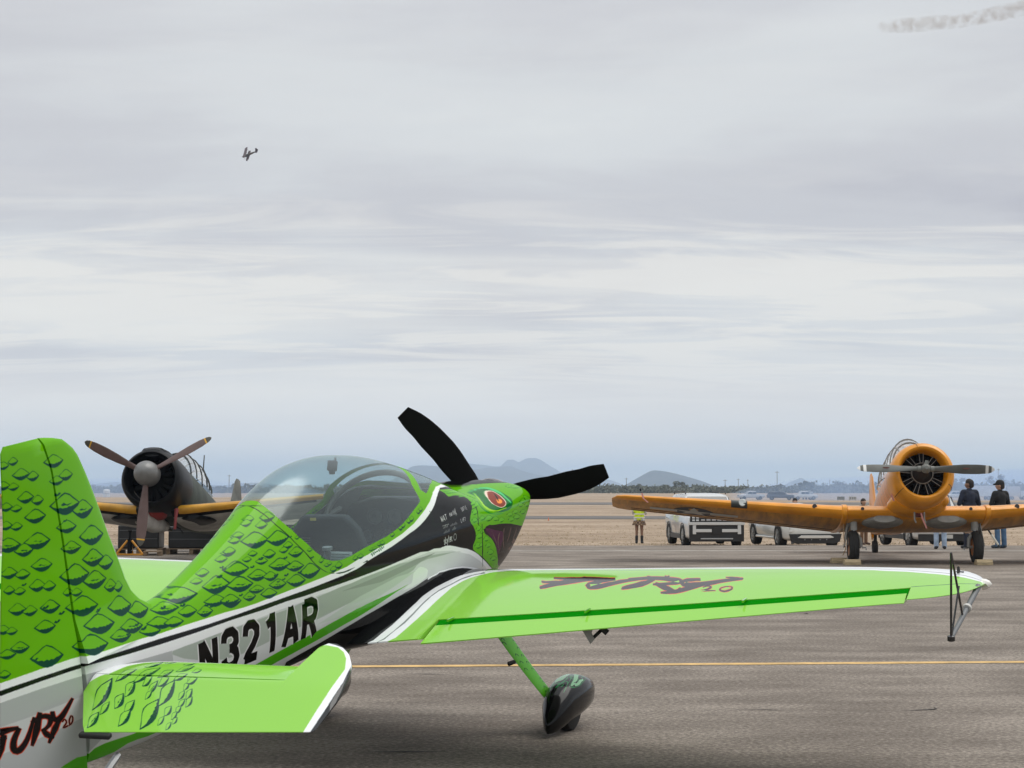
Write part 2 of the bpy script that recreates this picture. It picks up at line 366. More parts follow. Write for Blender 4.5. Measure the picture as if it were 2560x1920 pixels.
for i, (x, y, h, lb) in enumerate(((140.6, 900, 11.4, 'tallest utility pole, standing clear above the middle of the tree line'), (113, 900, 7.0, 'short utility pole left of the tallest pole'), (124, 930, 7.6, 'utility pole with crossarm just left of the tallest pole'),
        (132, 950, 7.3, 'thin utility pole right beside the tallest pole'), (176, 940, 7.2, 'utility pole between the tallest pole and the orange fin'), (32, 900, 12.5, 'utility pole in front of the mountain foot, right of the propeller'), (23, 930, 10.2, 'shorter pole in front of the mountain, near the propeller blade'),
        (258, 900, 12.8, 'utility pole above the cap wearer at the far right'), (62, 920, 8.0, 'pole left of the small blue hill'), (-150, 900, 9.5, 'pole beside the grey tail fin on the left'))):
    t = thing('utility_pole', lb, 'utility pole', (x, y, gz(y)), (0, 0, .3 * i), 'utility poles along the tree line')
    mb = MB(); mb.tube([(0, 0, -.2), (0, 0, h)], [.17, .12], 7); mb.build('pole', pole_mat, t)
    mb = MB(); mb.box((0, 0, h - .6), (2.2, .13, .16)); mb.build('crossarm', pole_mat, t)

crk = mat('crack filler', (.030, .026, .023), .9); mb = MB(); crng = random.Random(21)
for k in range(26):                       # short open cracks and spots in the apron
    y = crng.uniform(9, 30); x = crng.uniform(-.3, .32) * y; p = Vector((x, y, .0045)); a = crng.uniform(-.25, .25); w = crng.uniform(.006, .018); L_, R_ = [], []
    for q in range(7): L_.append(p + Vector((0, w * (1 - abs(q - 3) / 3.2), 0))); R_.append(p - Vector((0, w * (1 - abs(q - 3) / 3.2), 0))); a += crng.uniform(-.5, .5); p = p + Vector((math.cos(a), math.sin(a) * .5, 0)) * crng.uniform(.04, .13)
    mb.add(L_ + R_[::-1], [tuple(range(14))])
structure(mb.build('crack_marks', crk, smooth=None))
# dry tufts on the verge
tuft = mat('dry grass blades', (.50, .40, .27), .95, vary=.3, scale=.5)
mb = MB(); grng = random.Random(5)
for i in range(9000):
    y = 48.6 + 45 * grng.random() ** 1.6; x = grng.uniform(-.36, .36) * y; z = gz(y); s = grng.uniform(.02, .05)
    for k in range(3):
        a = grng.uniform(0, 6.3); l = Vector((math.cos(a), math.sin(a), 0)) * s
        q = Vector((x, y, z)) + Vector((grng.uniform(-.12, .12), grng.uniform(-.12, .12), 0)); mb.add([q - l * .5, q + l * .5, q + l * .9 + Vector((0, 0, s * grng.uniform(.5, 1.3)))], [(0, 1, 2)])
o = mb.build('dry_grass', tuft, smooth=None); o['kind'] = 'stuff'

# air: one closed box of thin haze round everything
def volume_mat(name, color, density, noise=None, aniso=0.0):
    m = bpy.data.materials.new(name); m.use_nodes = True; nt = m.node_tree; N = nt.nodes; L = nt.links
    N.remove(N['Principled BSDF']); v = N.new('ShaderNodeVolumePrincipled'); L.new(v.outputs[0], N['Material Output'].inputs['Volume'])
    v.inputs['Color'].default_value = (*color, 1); v.inputs['Density'].default_value = density; v.inputs['Anisotropy'].default_value = aniso
    if noise:
        tc = N.new('ShaderNodeTexCoord'); n = N.new('ShaderNodeTexNoise'); n.inputs['Scale'].default_value = noise[0]; n.inputs['Detail'].default_value = 4
        n.inputs['Distortion'].default_value = .6
        mr = N.new('ShaderNodeMapRange'); mr.inputs['From Min'].default_value = noise[1]; mr.inputs['From Max'].default_value = noise[2]; mr.inputs['To Max'].default_value = density
        L.new(tc.outputs['Object'], n.inputs['Vector']); L.new(n.outputs['Fac'], mr.inputs['Value']); L.new(mr.outputs[0], v.inputs['Density'])
    return m
mb = MB(); mb.box((0, 7000, 88), (33000, 16500, 184)); o = mb.build('haze', volume_mat('haze air', (.58, .765, 1.0), 1.6e-4), smooth=None); o['kind'] = 'stuff'
def puff(name, chain, m):
    mb = MB(); k = 18; rings = []
    for i, (c, rx, rz) in enumerate(chain): rings.append([Vector(c) + Vector((0, math.cos(2 * PI * j / k) * rx * (1 + .18 * mnoise.noise(Vector((i * .9, j * .8, rx)))), math.sin(2 * PI * j / k) * rz * (1 + .18 * mnoise.noise(Vector((i * .7, j, 3)))))) for j in range(k)])
    mb.loft(rings); o = mb.build(name, m, smooth=60); o['kind'] = 'stuff'; return o

# ---------------------------------------------------------------- paint scheme outlines, body coordinates in metres
SIDE_PAINT = [
    ('edge_white', [-1.027,0.163,-0.935,0.163,-0.798,0.161,-0.646,0.159,-0.49,0.156,-0.318,0.151,-0.125,0.141,0.11,0.118,0.329,0.101,0.536,0.086,0.72,0.079,0.885,0.071,1.033,0.065,1.122,0.058,1.187,0.053,1.294,0.049,1.501,0.048,1.761,0.047,2.01,0.046,2.175,0.049,2.294,0.061,2.418,0.065,2.542,0.076,2.661,0.079,2.767,0.088,2.868,0.097,2.957,0.111,3.045,0.123,3.122,0.14,3.193,0.156,3.258,0.17,3.323,0.187,3.377,0.199,3.424,0.214,3.454,0.222,3.483,0.229,3.495,0.235]),
    ('edge_black_top', [-1.032,0.13,-0.94,0.13,-0.802,0.13,-0.65,0.128,-0.495,0.124,-0.323,0.117,-0.131,0.106,0.098,0.085,0.311,0.073,0.524,0.063,0.708,0.051,0.891,0.04,1.11,0.032,1.43,0.024,1.797,0.015,2.122,0.009,2.276,0.012,2.335,0.017,2.406,0.029,2.548,0.04,2.708,0.05,2.85,0.065,2.963,0.079,3.051,0.086,3.134,0.098,3.217,0.114,3.294,0.133,3.365,0.151,3.418,0.168,3.466,0.185,3.507,0.2,3.537,0.207,3.56,0.214,3.578,0.218]),
    ('edge_black_bottom', [-1.035,0.108,-0.943,0.108,-0.805,0.109,-0.653,0.107,-0.498,0.104,-0.325,0.099,-0.133,0.088,0.087,0.069,0.294,0.052,0.513,0.038,0.785,0.025,1.087,0.016,1.359,0.002,1.554,-0.002,1.714,-0.012,1.874,-0.018,2.081,-0.029,2.294,-0.038,2.477,-0.045,2.602,-0.049,2.684,-0.051,2.767,-0.052,2.868,-0.055,2.98,-0.057,3.081,-0.06,3.193,-0.079,3.282,-0.081,3.377,-0.097,3.454,-0.099,3.525,-0.112,3.608,-0.135,3.702,-0.164,3.797,-0.19,3.886,-0.222,3.939,-0.244,3.998,-0.272,4.057,-0.304,4.14,-0.346,4.247,-0.401,4.341,-0.442]),
    ('edge_white2', [-1.039,0.077,-0.947,0.078,-0.81,0.079,-0.658,0.078,-0.505,0.074,-0.336,0.067,-0.138,0.053,0.116,0.027,0.365,0.004,0.59,-0.013,0.743,-0.021,0.856,-0.021,1.004,-0.023,1.229,-0.03,1.489,-0.032,1.72,-0.041,1.868,-0.039,1.974,-0.048,2.081,-0.048,2.211,-0.054,2.347,-0.053,2.477,-0.059,2.602,-0.063,2.714,-0.066,2.797,-0.068]),
    ('graygreen', [0.59,-0.031,0.595,-0.016,0.672,-0.016,0.779,-0.02,0.921,-0.022,1.098,-0.03,1.276,-0.036,1.436,-0.042,1.584,-0.047,1.72,-0.041,1.844,-0.047,1.957,-0.048,2.075,-0.048,2.211,-0.054,2.341,-0.053,2.471,-0.058,2.584,-0.062,2.684,-0.065,2.791,-0.068,2.909,-0.084,3.028,-0.088,3.164,-0.103,3.353,-0.13,3.566,-0.163,3.702,-0.19,3.667,-0.181,3.548,-0.163,3.424,-0.152,3.306,-0.139,3.181,-0.125,3.075,-0.122,3.016,-0.13,2.974,-0.146,2.909,-0.152,2.82,-0.156,2.72,-0.159,2.607,-0.159,2.471,-0.162,2.329,-0.162,2.199,-0.162,2.104,-0.164,2.022,-0.166,1.915,-0.169,1.785,-0.171,1.637,-0.17,1.483,-0.17,1.323,-0.178,1.152,-0.178,0.992,-0.165,0.826,-0.126,0.672,-0.073]),
    ('lime', [-0.253,-0.309,-0.226,-0.306,-0.185,-0.303,-0.137,-0.301,-0.02,-0.324,0.016,-0.311,0.081,-0.31,0.175,-0.319,0.288,-0.332,0.412,-0.338,0.536,-0.332,0.666,-0.317,0.814,-0.302,0.98,-0.291,1.158,-0.278,1.341,-0.269,1.513,-0.257,1.678,-0.248,1.844,-0.24,1.986,-0.232,2.122,-0.226,2.264,-0.217,2.477,-0.216,2.72,-0.22,2.903,-0.219,2.903,-0.219,2.744,-0.228,2.536,-0.249,2.341,-0.266,2.175,-0.278,2.022,-0.29,1.868,-0.298,1.749,-0.304,1.655,-0.311,1.525,-0.318,1.353,-0.33,1.158,-0.34,0.974,-0.349,0.808,-0.365,0.661,-0.383,0.53,-0.392,0.43,-0.386,0.347,-0.375,0.27,-0.37,0.181,-0.383,0.012,-0.374,-0.067,-0.381]),
    ('edge_belly', [-0.445,-0.366,-0.351,-0.371,-0.212,-0.379,-0.05,-0.387,0.199,-0.397,0.406,-0.417,0.601,-0.423,0.779,-0.42,0.939,-0.411,1.093,-0.396,1.264,-0.381,1.672,-0.435,1.619,-0.352,1.767,-0.337,1.915,-0.328,2.063,-0.317,2.217,-0.3,2.377,-0.284,2.542,-0.276,2.708,-0.266,2.868,-0.261,3.004,-0.257,3.105,-0.249,3.176,-0.245,3.241,-0.241,3.306,-0.244,3.353,-0.238,3.424,-0.248,3.513,-0.256,3.619,-0.271,3.726,-0.291,3.809,-0.311,3.88,-0.33,3.963,-0.353,4.051,-0.381,4.146,-0.412,4.211,-0.432]),
    ('paleswoosh', [2.974,-0.163,3.004,-0.156,3.039,-0.149,3.069,-0.15,3.11,-0.16,3.152,-0.178,3.176,-0.195,3.176,-0.202,3.17,-0.217,3.158,-0.231,3.128,-0.236,3.093,-0.242,3.057,-0.247,3.004,-0.244,2.957,-0.248,2.909,-0.245,2.862,-0.243,2.826,-0.24,2.815,-0.239,2.844,-0.235,2.892,-0.225,2.945,-0.221,2.957,-0.201,2.963,-0.178]),
    ('head', [3.619,0.231,3.696,0.219,3.826,0.199,4.04,0.16,4.608,0.073,4.667,0.072,4.702,0.071,4.738,0.07,4.773,0.067,4.809,0.064,4.856,0.058,4.904,0.052,4.957,0.044,5.188,0.004,5.087,0.019,5.128,0.005,5.14,-0.007,5.146,-0.02,5.158,-0.033,5.164,-0.044,5.17,-0.053,5.17,-0.062,5.176,-0.077,5.17,-0.094,5.17,-0.11,5.106,-0.169,4.982,-0.291,4.78,-0.479,4.663,-0.522,4.353,-0.446,4.318,-0.429,4.27,-0.406,4.217,-0.38,4.164,-0.352,4.122,-0.329,4.075,-0.304,4.004,-0.272,3.945,-0.244,3.898,-0.215,3.898,-0.191,3.921,-0.174,3.945,-0.157,3.951,-0.138,3.951,-0.118,3.939,-0.094,3.915,-0.063,3.886,-0.041,3.874,-0.016,3.898,0.008,3.939,0.03,3.974,0.047,3.998,0.06,4.016,0.07,4.028,0.077,4.022,0.089,4.022,0.101,3.998,0.114,3.963,0.126,3.898,0.142,3.844,0.153,3.791,0.161,3.744,0.165,3.702,0.171,3.69,0.18,3.684,0.192,3.684,0.202,3.655,0.212,3.637,0.223,3.619,0.231]),
    ('mouth', [4.093,-0.12,4.116,-0.121,4.14,-0.111,4.17,-0.112,4.205,-0.113,4.253,-0.124,4.312,-0.133,4.371,-0.14,4.447,-0.152,4.529,-0.168,4.608,-0.184,4.689,-0.205,4.77,-0.225,4.871,-0.251,5.003,-0.279,4.995,-0.28,4.99,-0.291,4.978,-0.302,4.954,-0.319,4.902,-0.343,4.869,-0.376,4.831,-0.409,4.808,-0.449,4.767,-0.484,4.708,-0.502,4.696,-0.511,4.772,-0.528,4.54,-0.467,4.497,-0.447,4.466,-0.425,4.45,-0.407,4.411,-0.379,4.388,-0.354,4.359,-0.328,4.341,-0.305,4.312,-0.276,4.282,-0.25,4.247,-0.223,4.223,-0.208,4.193,-0.193,4.164,-0.177,4.14,-0.168,4.122,-0.159,4.111,-0.15,4.093,-0.13]),
    ('tongue', [4.128,-0.121,4.193,-0.133,4.306,-0.168,4.394,-0.193,4.435,-0.204,4.447,-0.21,4.464,-0.222,4.464,-0.235,4.469,-0.26,4.463,-0.28,4.451,-0.3,4.44,-0.325,4.428,-0.344,4.423,-0.356,4.417,-0.362,4.4,-0.353,4.371,-0.327,4.335,-0.287,4.306,-0.256,4.27,-0.23,4.247,-0.216,4.211,-0.193,4.176,-0.168,4.134,-0.141]),
    ('fold', [4.482,-0.185,4.464,-0.201,4.469,-0.234,4.463,-0.261,4.479,-0.296,4.516,-0.334,4.557,-0.364,4.557,-0.364,4.532,-0.338,4.496,-0.3,4.48,-0.265,4.475,-0.234,4.481,-0.206,4.482,-0.185]),
    ('fold', [4.633,-0.208,4.615,-0.222,4.607,-0.248,4.594,-0.273,4.577,-0.293,4.57,-0.317,4.553,-0.33,4.553,-0.33,4.57,-0.317,4.592,-0.297,4.615,-0.277,4.623,-0.253,4.631,-0.227,4.633,-0.208]),
    ('fold', [4.789,-0.248,4.77,-0.261,4.754,-0.285,4.734,-0.309,4.952,-0.387,4.689,-0.368,4.681,-0.39,4.681,-0.39,4.916,-0.417,4.73,-0.343,4.751,-0.314,4.772,-0.289,4.784,-0.266,4.794,-0.247]),
    ('fold', [4.394,-0.201,4.371,-0.21,4.359,-0.232,4.359,-0.259,4.377,-0.29,4.411,-0.328,4.439,-0.354,4.439,-0.354,4.417,-0.328,4.383,-0.289,4.371,-0.258,4.377,-0.237,4.388,-0.215,4.394,-0.201]),
    ('fold', [4.235,-0.161,4.253,-0.177,4.27,-0.2,4.294,-0.229,4.329,-0.261,4.353,-0.292,4.382,-0.32,4.382,-0.32,4.353,-0.292,4.335,-0.261,4.306,-0.229,4.276,-0.2,4.253,-0.177,4.241,-0.161]),
    ('socket', [4.424,0.067,4.483,0.068,4.548,0.066,4.608,0.064,4.637,0.062,4.673,0.061,4.696,0.057,4.696,0.052,4.702,0.045,4.696,0.036,4.69,0.024,4.685,0.01,4.69,-0.004,4.696,-0.016,4.702,-0.028,4.696,-0.038,4.685,-0.053,4.661,-0.065,4.637,-0.076,4.596,-0.081,4.543,-0.08,4.489,-0.076,4.436,-0.071,4.377,-0.061,4.324,-0.05,4.288,-0.038,4.258,-0.025,4.241,-0.011,4.229,0.007,4.229,0.024,4.241,0.037,4.276,0.046,4.324,0.051,4.359,0.056,4.383,0.061,4.395,0.066]),
    ('lid', [4.454,0.062,4.406,0.059,4.353,0.054,4.294,0.049,4.235,0.042,4.193,0.028,4.193,0.012,4.205,-0.005,4.235,-0.02,4.27,-0.032,4.306,-0.043,4.347,-0.049,4.389,-0.055,4.448,-0.057,4.501,-0.06,4.548,-0.063,4.543,-0.057,4.501,-0.054,4.448,-0.051,4.395,-0.047,4.353,-0.042,4.324,-0.034,4.294,-0.026,4.264,-0.014,4.247,-0.002,4.229,0.013,4.235,0.026,4.276,0.039,4.335,0.046,4.383,0.053,4.43,0.058,4.46,0.062]),
    ('brow', [4.436,0.066,4.489,0.065,4.543,0.063,4.602,0.061,4.631,0.058,4.649,0.055,4.655,0.05,4.649,0.043,4.643,0.033,4.637,0.023,4.637,0.013,4.625,0.001,4.625,-0.012,4.625,-0.025,4.637,-0.039,4.649,-0.049,4.667,-0.047,4.661,-0.036,4.655,-0.024,4.649,-0.01,4.655,0.002,4.673,0.016,4.685,0.027,4.696,0.037,4.702,0.046,4.708,0.053,4.696,0.057,4.673,0.061,4.637,0.062,4.59,0.064,4.513,0.066,4.46,0.067]),
    ('lid2', [4.17,0.058,4.14,0.046,4.128,0.024,4.146,0.002,4.176,-0.019,4.217,-0.038,4.276,-0.054,4.347,-0.069,4.43,-0.081,4.489,-0.091,4.489,-0.091,4.43,-0.078,4.347,-0.064,4.282,-0.05,4.235,-0.033,4.193,-0.015,4.164,0.004,4.146,0.025,4.158,0.046,4.182,0.057]),
    ('eyewhite', [4.548,0.051,4.59,0.051,4.625,0.047,4.637,0.042,4.631,0.035,4.619,0.026,4.608,0.015,4.596,0.001,4.59,-0.012,4.584,-0.026,4.566,-0.036,4.548,-0.043,4.519,-0.046,4.495,-0.046,4.46,-0.044,4.43,-0.036,4.406,-0.025,4.383,-0.011,4.371,0.001,4.377,0.011,4.389,0.02,4.418,0.029,4.448,0.039,4.495,0.047]),
    ('iris', [4.566,0.046,4.59,0.045,4.614,0.043,4.625,0.04,4.619,0.034,4.608,0.025,4.596,0.014,4.584,0.002,4.578,-0.012,4.572,-0.024,4.56,-0.033,4.543,-0.037,4.519,-0.041,4.495,-0.042,4.466,-0.04,4.436,-0.034,4.412,-0.023,4.389,-0.011,4.383,0.0,4.389,0.011,4.406,0.02,4.424,0.027,4.466,0.035,4.513,0.042]),
    ('glow', [4.495,0.008,4.513,0.008,4.531,0.005,4.543,0.0,4.543,-0.006,4.537,-0.012,4.525,-0.016,4.513,-0.02,4.489,-0.019,4.477,-0.019,4.466,-0.016,4.454,-0.011,4.454,-0.006,4.466,-0.0,4.477,0.006]),
    ('pupil', [4.59,0.033,4.572,0.029,4.543,0.023,4.519,0.016,4.507,0.009,4.489,0.003,4.483,-0.003,4.489,-0.003,4.501,0.001,4.525,0.009,4.548,0.016,4.566,0.023,4.584,0.029,4.596,0.033]),
    ('seam', [3.312,0.049,3.395,0.049,3.513,0.05,3.631,0.046,3.732,0.045,3.832,0.045,3.915,0.04,3.98,0.037,4.022,0.036,4.051,0.031,4.057,0.035,4.028,0.038,3.98,0.04,3.915,0.044,3.832,0.049,3.732,0.049,3.625,0.051,3.513,0.05,3.395,0.054,3.312,0.055]),
    ('seam', [4.045,0.035,4.034,0.023,4.022,0.004,4.016,-0.014,4.004,-0.033,3.998,-0.058,3.992,-0.066,4.01,-0.081,4.01,-0.059,4.016,-0.037,4.022,-0.015,4.034,0.002,4.045,0.021,4.057,0.033]),
    ('seam', [4.063,-0.083,4.063,-0.12,4.057,-0.167,4.063,-0.222,4.063,-0.271,4.087,-0.335,4.111,-0.38,4.116,-0.38,4.093,-0.335,4.081,-0.278,4.075,-0.222,4.069,-0.167,4.069,-0.12,4.075,-0.083]),
    ('seam', [3.312,0.049,3.318,0.066,3.323,0.092,3.329,0.113,3.329,0.129,3.323,0.141,3.323,0.151,3.312,0.147,3.318,0.141,3.318,0.125,3.318,0.115,3.312,0.094,3.306,0.072,3.306,0.055]),
    ('inlet', [3.418,0.164,3.483,0.15,3.578,0.141,3.608,0.133,3.554,0.122,3.525,0.117,3.501,0.138]),
    ('seam', [1.726,0.457,1.738,0.467,1.891,0.445,1.649,0.492,1.649,0.492,1.643,0.484,1.643,0.475,1.643,0.459,1.649,0.438,1.655,0.415,1.667,0.385,1.69,0.349,1.714,0.316,1.738,0.278,1.767,0.242,1.797,0.208,1.82,0.176,1.844,0.148,1.874,0.12,1.897,0.103,1.921,0.086,1.951,0.069,1.98,0.057,2.01,0.046,2.045,0.04,2.087,0.028,2.14,0.022,2.193,0.021,2.264,0.026,2.347,0.031,2.412,0.029,2.406,0.037,2.347,0.031,2.264,0.026,2.187,0.028,2.134,0.029,2.087,0.035,2.045,0.04,2.01,0.052,1.98,0.057,1.957,0.069,1.927,0.086,1.903,0.104,1.874,0.126,1.85,0.149,1.826,0.182,1.803,0.209,1.773,0.243,1.743,0.279,1.72,0.317,1.696,0.351,1.672,0.387,1.661,0.417,1.655,0.44,1.649,0.461,1.649,0.477,1.649,0.487,1.655,0.495,1.655,0.494,1.678,0.489,1.743,0.466,1.732,0.456]),
    ('edge_glass', [1.732,0.459,1.743,0.464,1.755,0.471,1.767,0.48,1.856,0.472,1.708,0.507,1.702,0.512,1.696,0.512,1.702,0.514,1.702,0.51,1.702,0.504,1.696,0.493,1.696,0.482,1.696,0.466,1.702,0.447,1.708,0.424,1.72,0.395,1.743,0.361,1.767,0.33,1.785,0.304,1.803,0.286,1.826,0.263,1.85,0.238,1.874,0.211,1.897,0.19,1.927,0.168,1.951,0.151,1.974,0.134,2.004,0.123,2.033,0.112,2.063,0.107,2.093,0.102,2.128,0.097,2.17,0.097,2.229,0.097,2.294,0.103,2.371,0.109,2.465,0.113,2.566,0.117,2.667,0.12,2.749,0.129,2.826,0.138,2.909,0.152,3.01,0.175,3.11,0.199,3.193,0.216,3.235,0.225,3.241,0.23,3.247,0.239,3.247,0.254,3.247,0.268,3.247,0.287,3.252,0.308,3.258,0.328,3.27,0.342]),
    ('fury_edge', [-0.591,-0.052,-0.604,-0.063,-0.619,-0.079,-0.636,-0.097,-0.644,-0.121,-0.653,-0.146,-0.657,-0.164,-0.635,-0.175,-0.62,-0.162,-0.6,-0.143,-0.581,-0.124,-0.572,-0.103,-0.563,-0.083,-0.558,-0.068]),
    ('fury', [-0.588,-0.053,-0.599,-0.065,-0.614,-0.082,-0.63,-0.1,-0.639,-0.123,-0.649,-0.148,-0.655,-0.165,-0.638,-0.174,-0.624,-0.161,-0.605,-0.141,-0.587,-0.122,-0.577,-0.101,-0.568,-0.081,-0.562,-0.066]),
    ('fury_edge', [-0.651,-0.057,-0.632,-0.058,-0.606,-0.059,-0.579,-0.062,-0.548,-0.062,-0.512,-0.063,-0.486,-0.063,-0.49,-0.048,-0.518,-0.041,-0.557,-0.032,-0.595,-0.025,-0.624,-0.027,-0.649,-0.031,-0.665,-0.034]),
    ('fury', [-0.652,-0.054,-0.634,-0.055,-0.608,-0.056,-0.581,-0.058,-0.549,-0.058,-0.513,-0.061,-0.487,-0.061,-0.49,-0.05,-0.517,-0.044,-0.556,-0.036,-0.593,-0.029,-0.622,-0.031,-0.647,-0.034,-0.663,-0.037]),
    ('fury_edge', [-0.651,-0.08,-0.638,-0.084,-0.62,-0.088,-0.601,-0.092,-0.584,-0.089,-0.569,-0.085,-0.56,-0.082,-0.568,-0.069,-0.581,-0.067,-0.598,-0.064,-0.614,-0.061,-0.629,-0.062,-0.645,-0.062,-0.656,-0.062]),
    ('fury', [-0.652,-0.078,-0.639,-0.081,-0.621,-0.085,-0.602,-0.088,-0.586,-0.086,-0.571,-0.083,-0.561,-0.08,-0.566,-0.071,-0.579,-0.069,-0.596,-0.068,-0.612,-0.065,-0.628,-0.065,-0.644,-0.065,-0.656,-0.065]),
    ('fury_edge', [-0.499,-0.05,-0.512,-0.06,-0.529,-0.074,-0.543,-0.089,-0.55,-0.104,-0.554,-0.12,-0.552,-0.136,-0.539,-0.154,-0.51,-0.168,-0.485,-0.168,-0.466,-0.159,-0.447,-0.146,-0.428,-0.128,-0.41,-0.101,-0.392,-0.068,-0.381,-0.045,-0.402,-0.035,-0.418,-0.056,-0.44,-0.086,-0.461,-0.11,-0.48,-0.124,-0.499,-0.132,-0.512,-0.135,-0.512,-0.133,-0.505,-0.136,-0.505,-0.138,-0.507,-0.132,-0.507,-0.121,-0.503,-0.108,-0.494,-0.094,-0.48,-0.079,-0.47,-0.067]),
    ('fury', [-0.496,-0.052,-0.508,-0.062,-0.525,-0.076,-0.538,-0.092,-0.545,-0.106,-0.549,-0.121,-0.547,-0.136,-0.535,-0.152,-0.511,-0.164,-0.488,-0.164,-0.469,-0.156,-0.451,-0.144,-0.432,-0.126,-0.414,-0.099,-0.395,-0.067,-0.383,-0.044,-0.4,-0.036,-0.415,-0.058,-0.436,-0.088,-0.457,-0.112,-0.476,-0.126,-0.495,-0.135,-0.509,-0.138,-0.512,-0.137,-0.509,-0.138,-0.51,-0.138,-0.513,-0.131,-0.512,-0.119,-0.508,-0.106,-0.498,-0.092,-0.484,-0.076,-0.474,-0.065]),
    ('fury_edge', [-0.369,-0.024,-0.38,-0.039,-0.395,-0.06,-0.41,-0.081,-0.418,-0.107,-0.427,-0.133,-0.432,-0.152,-0.411,-0.162,-0.395,-0.148,-0.375,-0.127,-0.355,-0.106,-0.347,-0.08,-0.34,-0.056,-0.336,-0.038]),
    ('fury', [-0.365,-0.026,-0.375,-0.041,-0.389,-0.062,-0.403,-0.084,-0.413,-0.109,-0.423,-0.135,-0.429,-0.153,-0.413,-0.161,-0.399,-0.146,-0.38,-0.125,-0.362,-0.103,-0.353,-0.078,-0.345,-0.054,-0.34,-0.037]),
    ('fury_edge', [-0.403,-0.069,-0.384,-0.067,-0.358,-0.065,-0.338,-0.066,-0.324,-0.07,-0.312,-0.076,-0.313,-0.076,-0.312,-0.076,-0.313,-0.084,-0.318,-0.093,-0.329,-0.099,-0.346,-0.105,-0.358,-0.109,-0.346,-0.122,-0.331,-0.121,-0.309,-0.118,-0.289,-0.113,-0.276,-0.103,-0.266,-0.09,-0.269,-0.071,-0.293,-0.054,-0.32,-0.044,-0.348,-0.039,-0.376,-0.04,-0.402,-0.045,-0.419,-0.049]),
    ('fury', [-0.405,-0.066,-0.386,-0.064,-0.361,-0.062,-0.339,-0.062,-0.324,-0.066,-0.31,-0.073,-0.307,-0.075,-0.306,-0.078,-0.308,-0.087,-0.314,-0.095,-0.326,-0.102,-0.344,-0.107,-0.357,-0.111,-0.348,-0.12,-0.333,-0.119,-0.312,-0.116,-0.293,-0.11,-0.281,-0.101,-0.272,-0.089,-0.275,-0.072,-0.296,-0.057,-0.321,-0.047,-0.347,-0.042,-0.373,-0.044,-0.399,-0.048,-0.417,-0.052]),
    ('fury_edge', [-0.36,-0.105,-0.357,-0.114,-0.351,-0.128,-0.34,-0.144,-0.319,-0.157,-0.299,-0.166,-0.284,-0.171,-0.274,-0.163,-0.283,-0.154,-0.296,-0.142,-0.303,-0.132,-0.314,-0.124,-0.324,-0.113,-0.333,-0.104]),
    ('fury', [-0.356,-0.105,-0.353,-0.114,-0.346,-0.128,-0.335,-0.143,-0.316,-0.155,-0.296,-0.164,-0.283,-0.17,-0.275,-0.164,-0.285,-0.155,-0.299,-0.144,-0.308,-0.134,-0.319,-0.125,-0.329,-0.113,-0.337,-0.104]),
    ('fury_edge', [-0.291,-0.046,-0.293,-0.054,-0.295,-0.068,-0.291,-0.083,-0.277,-0.099,-0.254,-0.111,-0.225,-0.116,-0.206,-0.109,-0.191,-0.099,-0.175,-0.087,-0.156,-0.071,-0.136,-0.053,-0.122,-0.04,-0.142,-0.027,-0.16,-0.037,-0.185,-0.052,-0.208,-0.064,-0.227,-0.073,-0.243,-0.078,-0.252,-0.079,-0.249,-0.08,-0.249,-0.081,-0.25,-0.081,-0.254,-0.075,-0.256,-0.064,-0.258,-0.054]),
    ('fury', [-0.287,-0.047,-0.289,-0.056,-0.29,-0.069,-0.286,-0.083,-0.273,-0.096,-0.253,-0.107,-0.228,-0.112,-0.21,-0.105,-0.195,-0.096,-0.179,-0.084,-0.16,-0.069,-0.139,-0.051,-0.125,-0.038,-0.14,-0.029,-0.157,-0.039,-0.181,-0.054,-0.204,-0.067,-0.222,-0.076,-0.238,-0.082,-0.248,-0.083,-0.25,-0.084,-0.252,-0.083,-0.255,-0.082,-0.259,-0.074,-0.261,-0.063,-0.262,-0.053]),
    ('fury_edge', [-0.243,-0.087,-0.256,-0.093,-0.273,-0.104,-0.292,-0.116,-0.304,-0.136,-0.317,-0.158,-0.324,-0.174,-0.306,-0.184,-0.289,-0.173,-0.267,-0.157,-0.246,-0.142,-0.234,-0.127,-0.223,-0.113,-0.216,-0.103]),
    ('fury', [-0.239,-0.089,-0.251,-0.096,-0.268,-0.107,-0.286,-0.12,-0.299,-0.139,-0.313,-0.16,-0.322,-0.175,-0.308,-0.183,-0.293,-0.171,-0.272,-0.154,-0.252,-0.139,-0.24,-0.124,-0.228,-0.111,-0.22,-0.101]),
    ('fury_edge', [-0.211,-0.119,-0.207,-0.116,-0.202,-0.113,-0.201,-0.112,-0.2,-0.114,-0.196,-0.119,-0.195,-0.123,-0.202,-0.128,-0.214,-0.134,-0.221,-0.142,-0.204,-0.148,-0.188,-0.148,-0.177,-0.147,-0.182,-0.139,-0.194,-0.139,-0.208,-0.139,-0.209,-0.143,-0.204,-0.142,-0.191,-0.136,-0.182,-0.129,-0.183,-0.12,-0.19,-0.111,-0.2,-0.104,-0.211,-0.105,-0.218,-0.109,-0.222,-0.112]),
    ('fury', [-0.214,-0.118,-0.209,-0.115,-0.204,-0.111,-0.201,-0.11,-0.198,-0.113,-0.193,-0.119,-0.192,-0.124,-0.2,-0.13,-0.212,-0.136,-0.218,-0.142,-0.205,-0.146,-0.189,-0.146,-0.178,-0.145,-0.181,-0.14,-0.193,-0.141,-0.207,-0.141,-0.211,-0.142,-0.206,-0.14,-0.194,-0.134,-0.185,-0.128,-0.186,-0.119,-0.192,-0.111,-0.201,-0.106,-0.209,-0.107,-0.216,-0.111,-0.22,-0.114]),
    ('fury_edge', [-0.172,-0.149,-0.171,-0.148,-0.168,-0.148,-0.167,-0.148,-0.173,-0.14,-0.175,-0.14,-0.177,-0.14,-0.178,-0.14]),
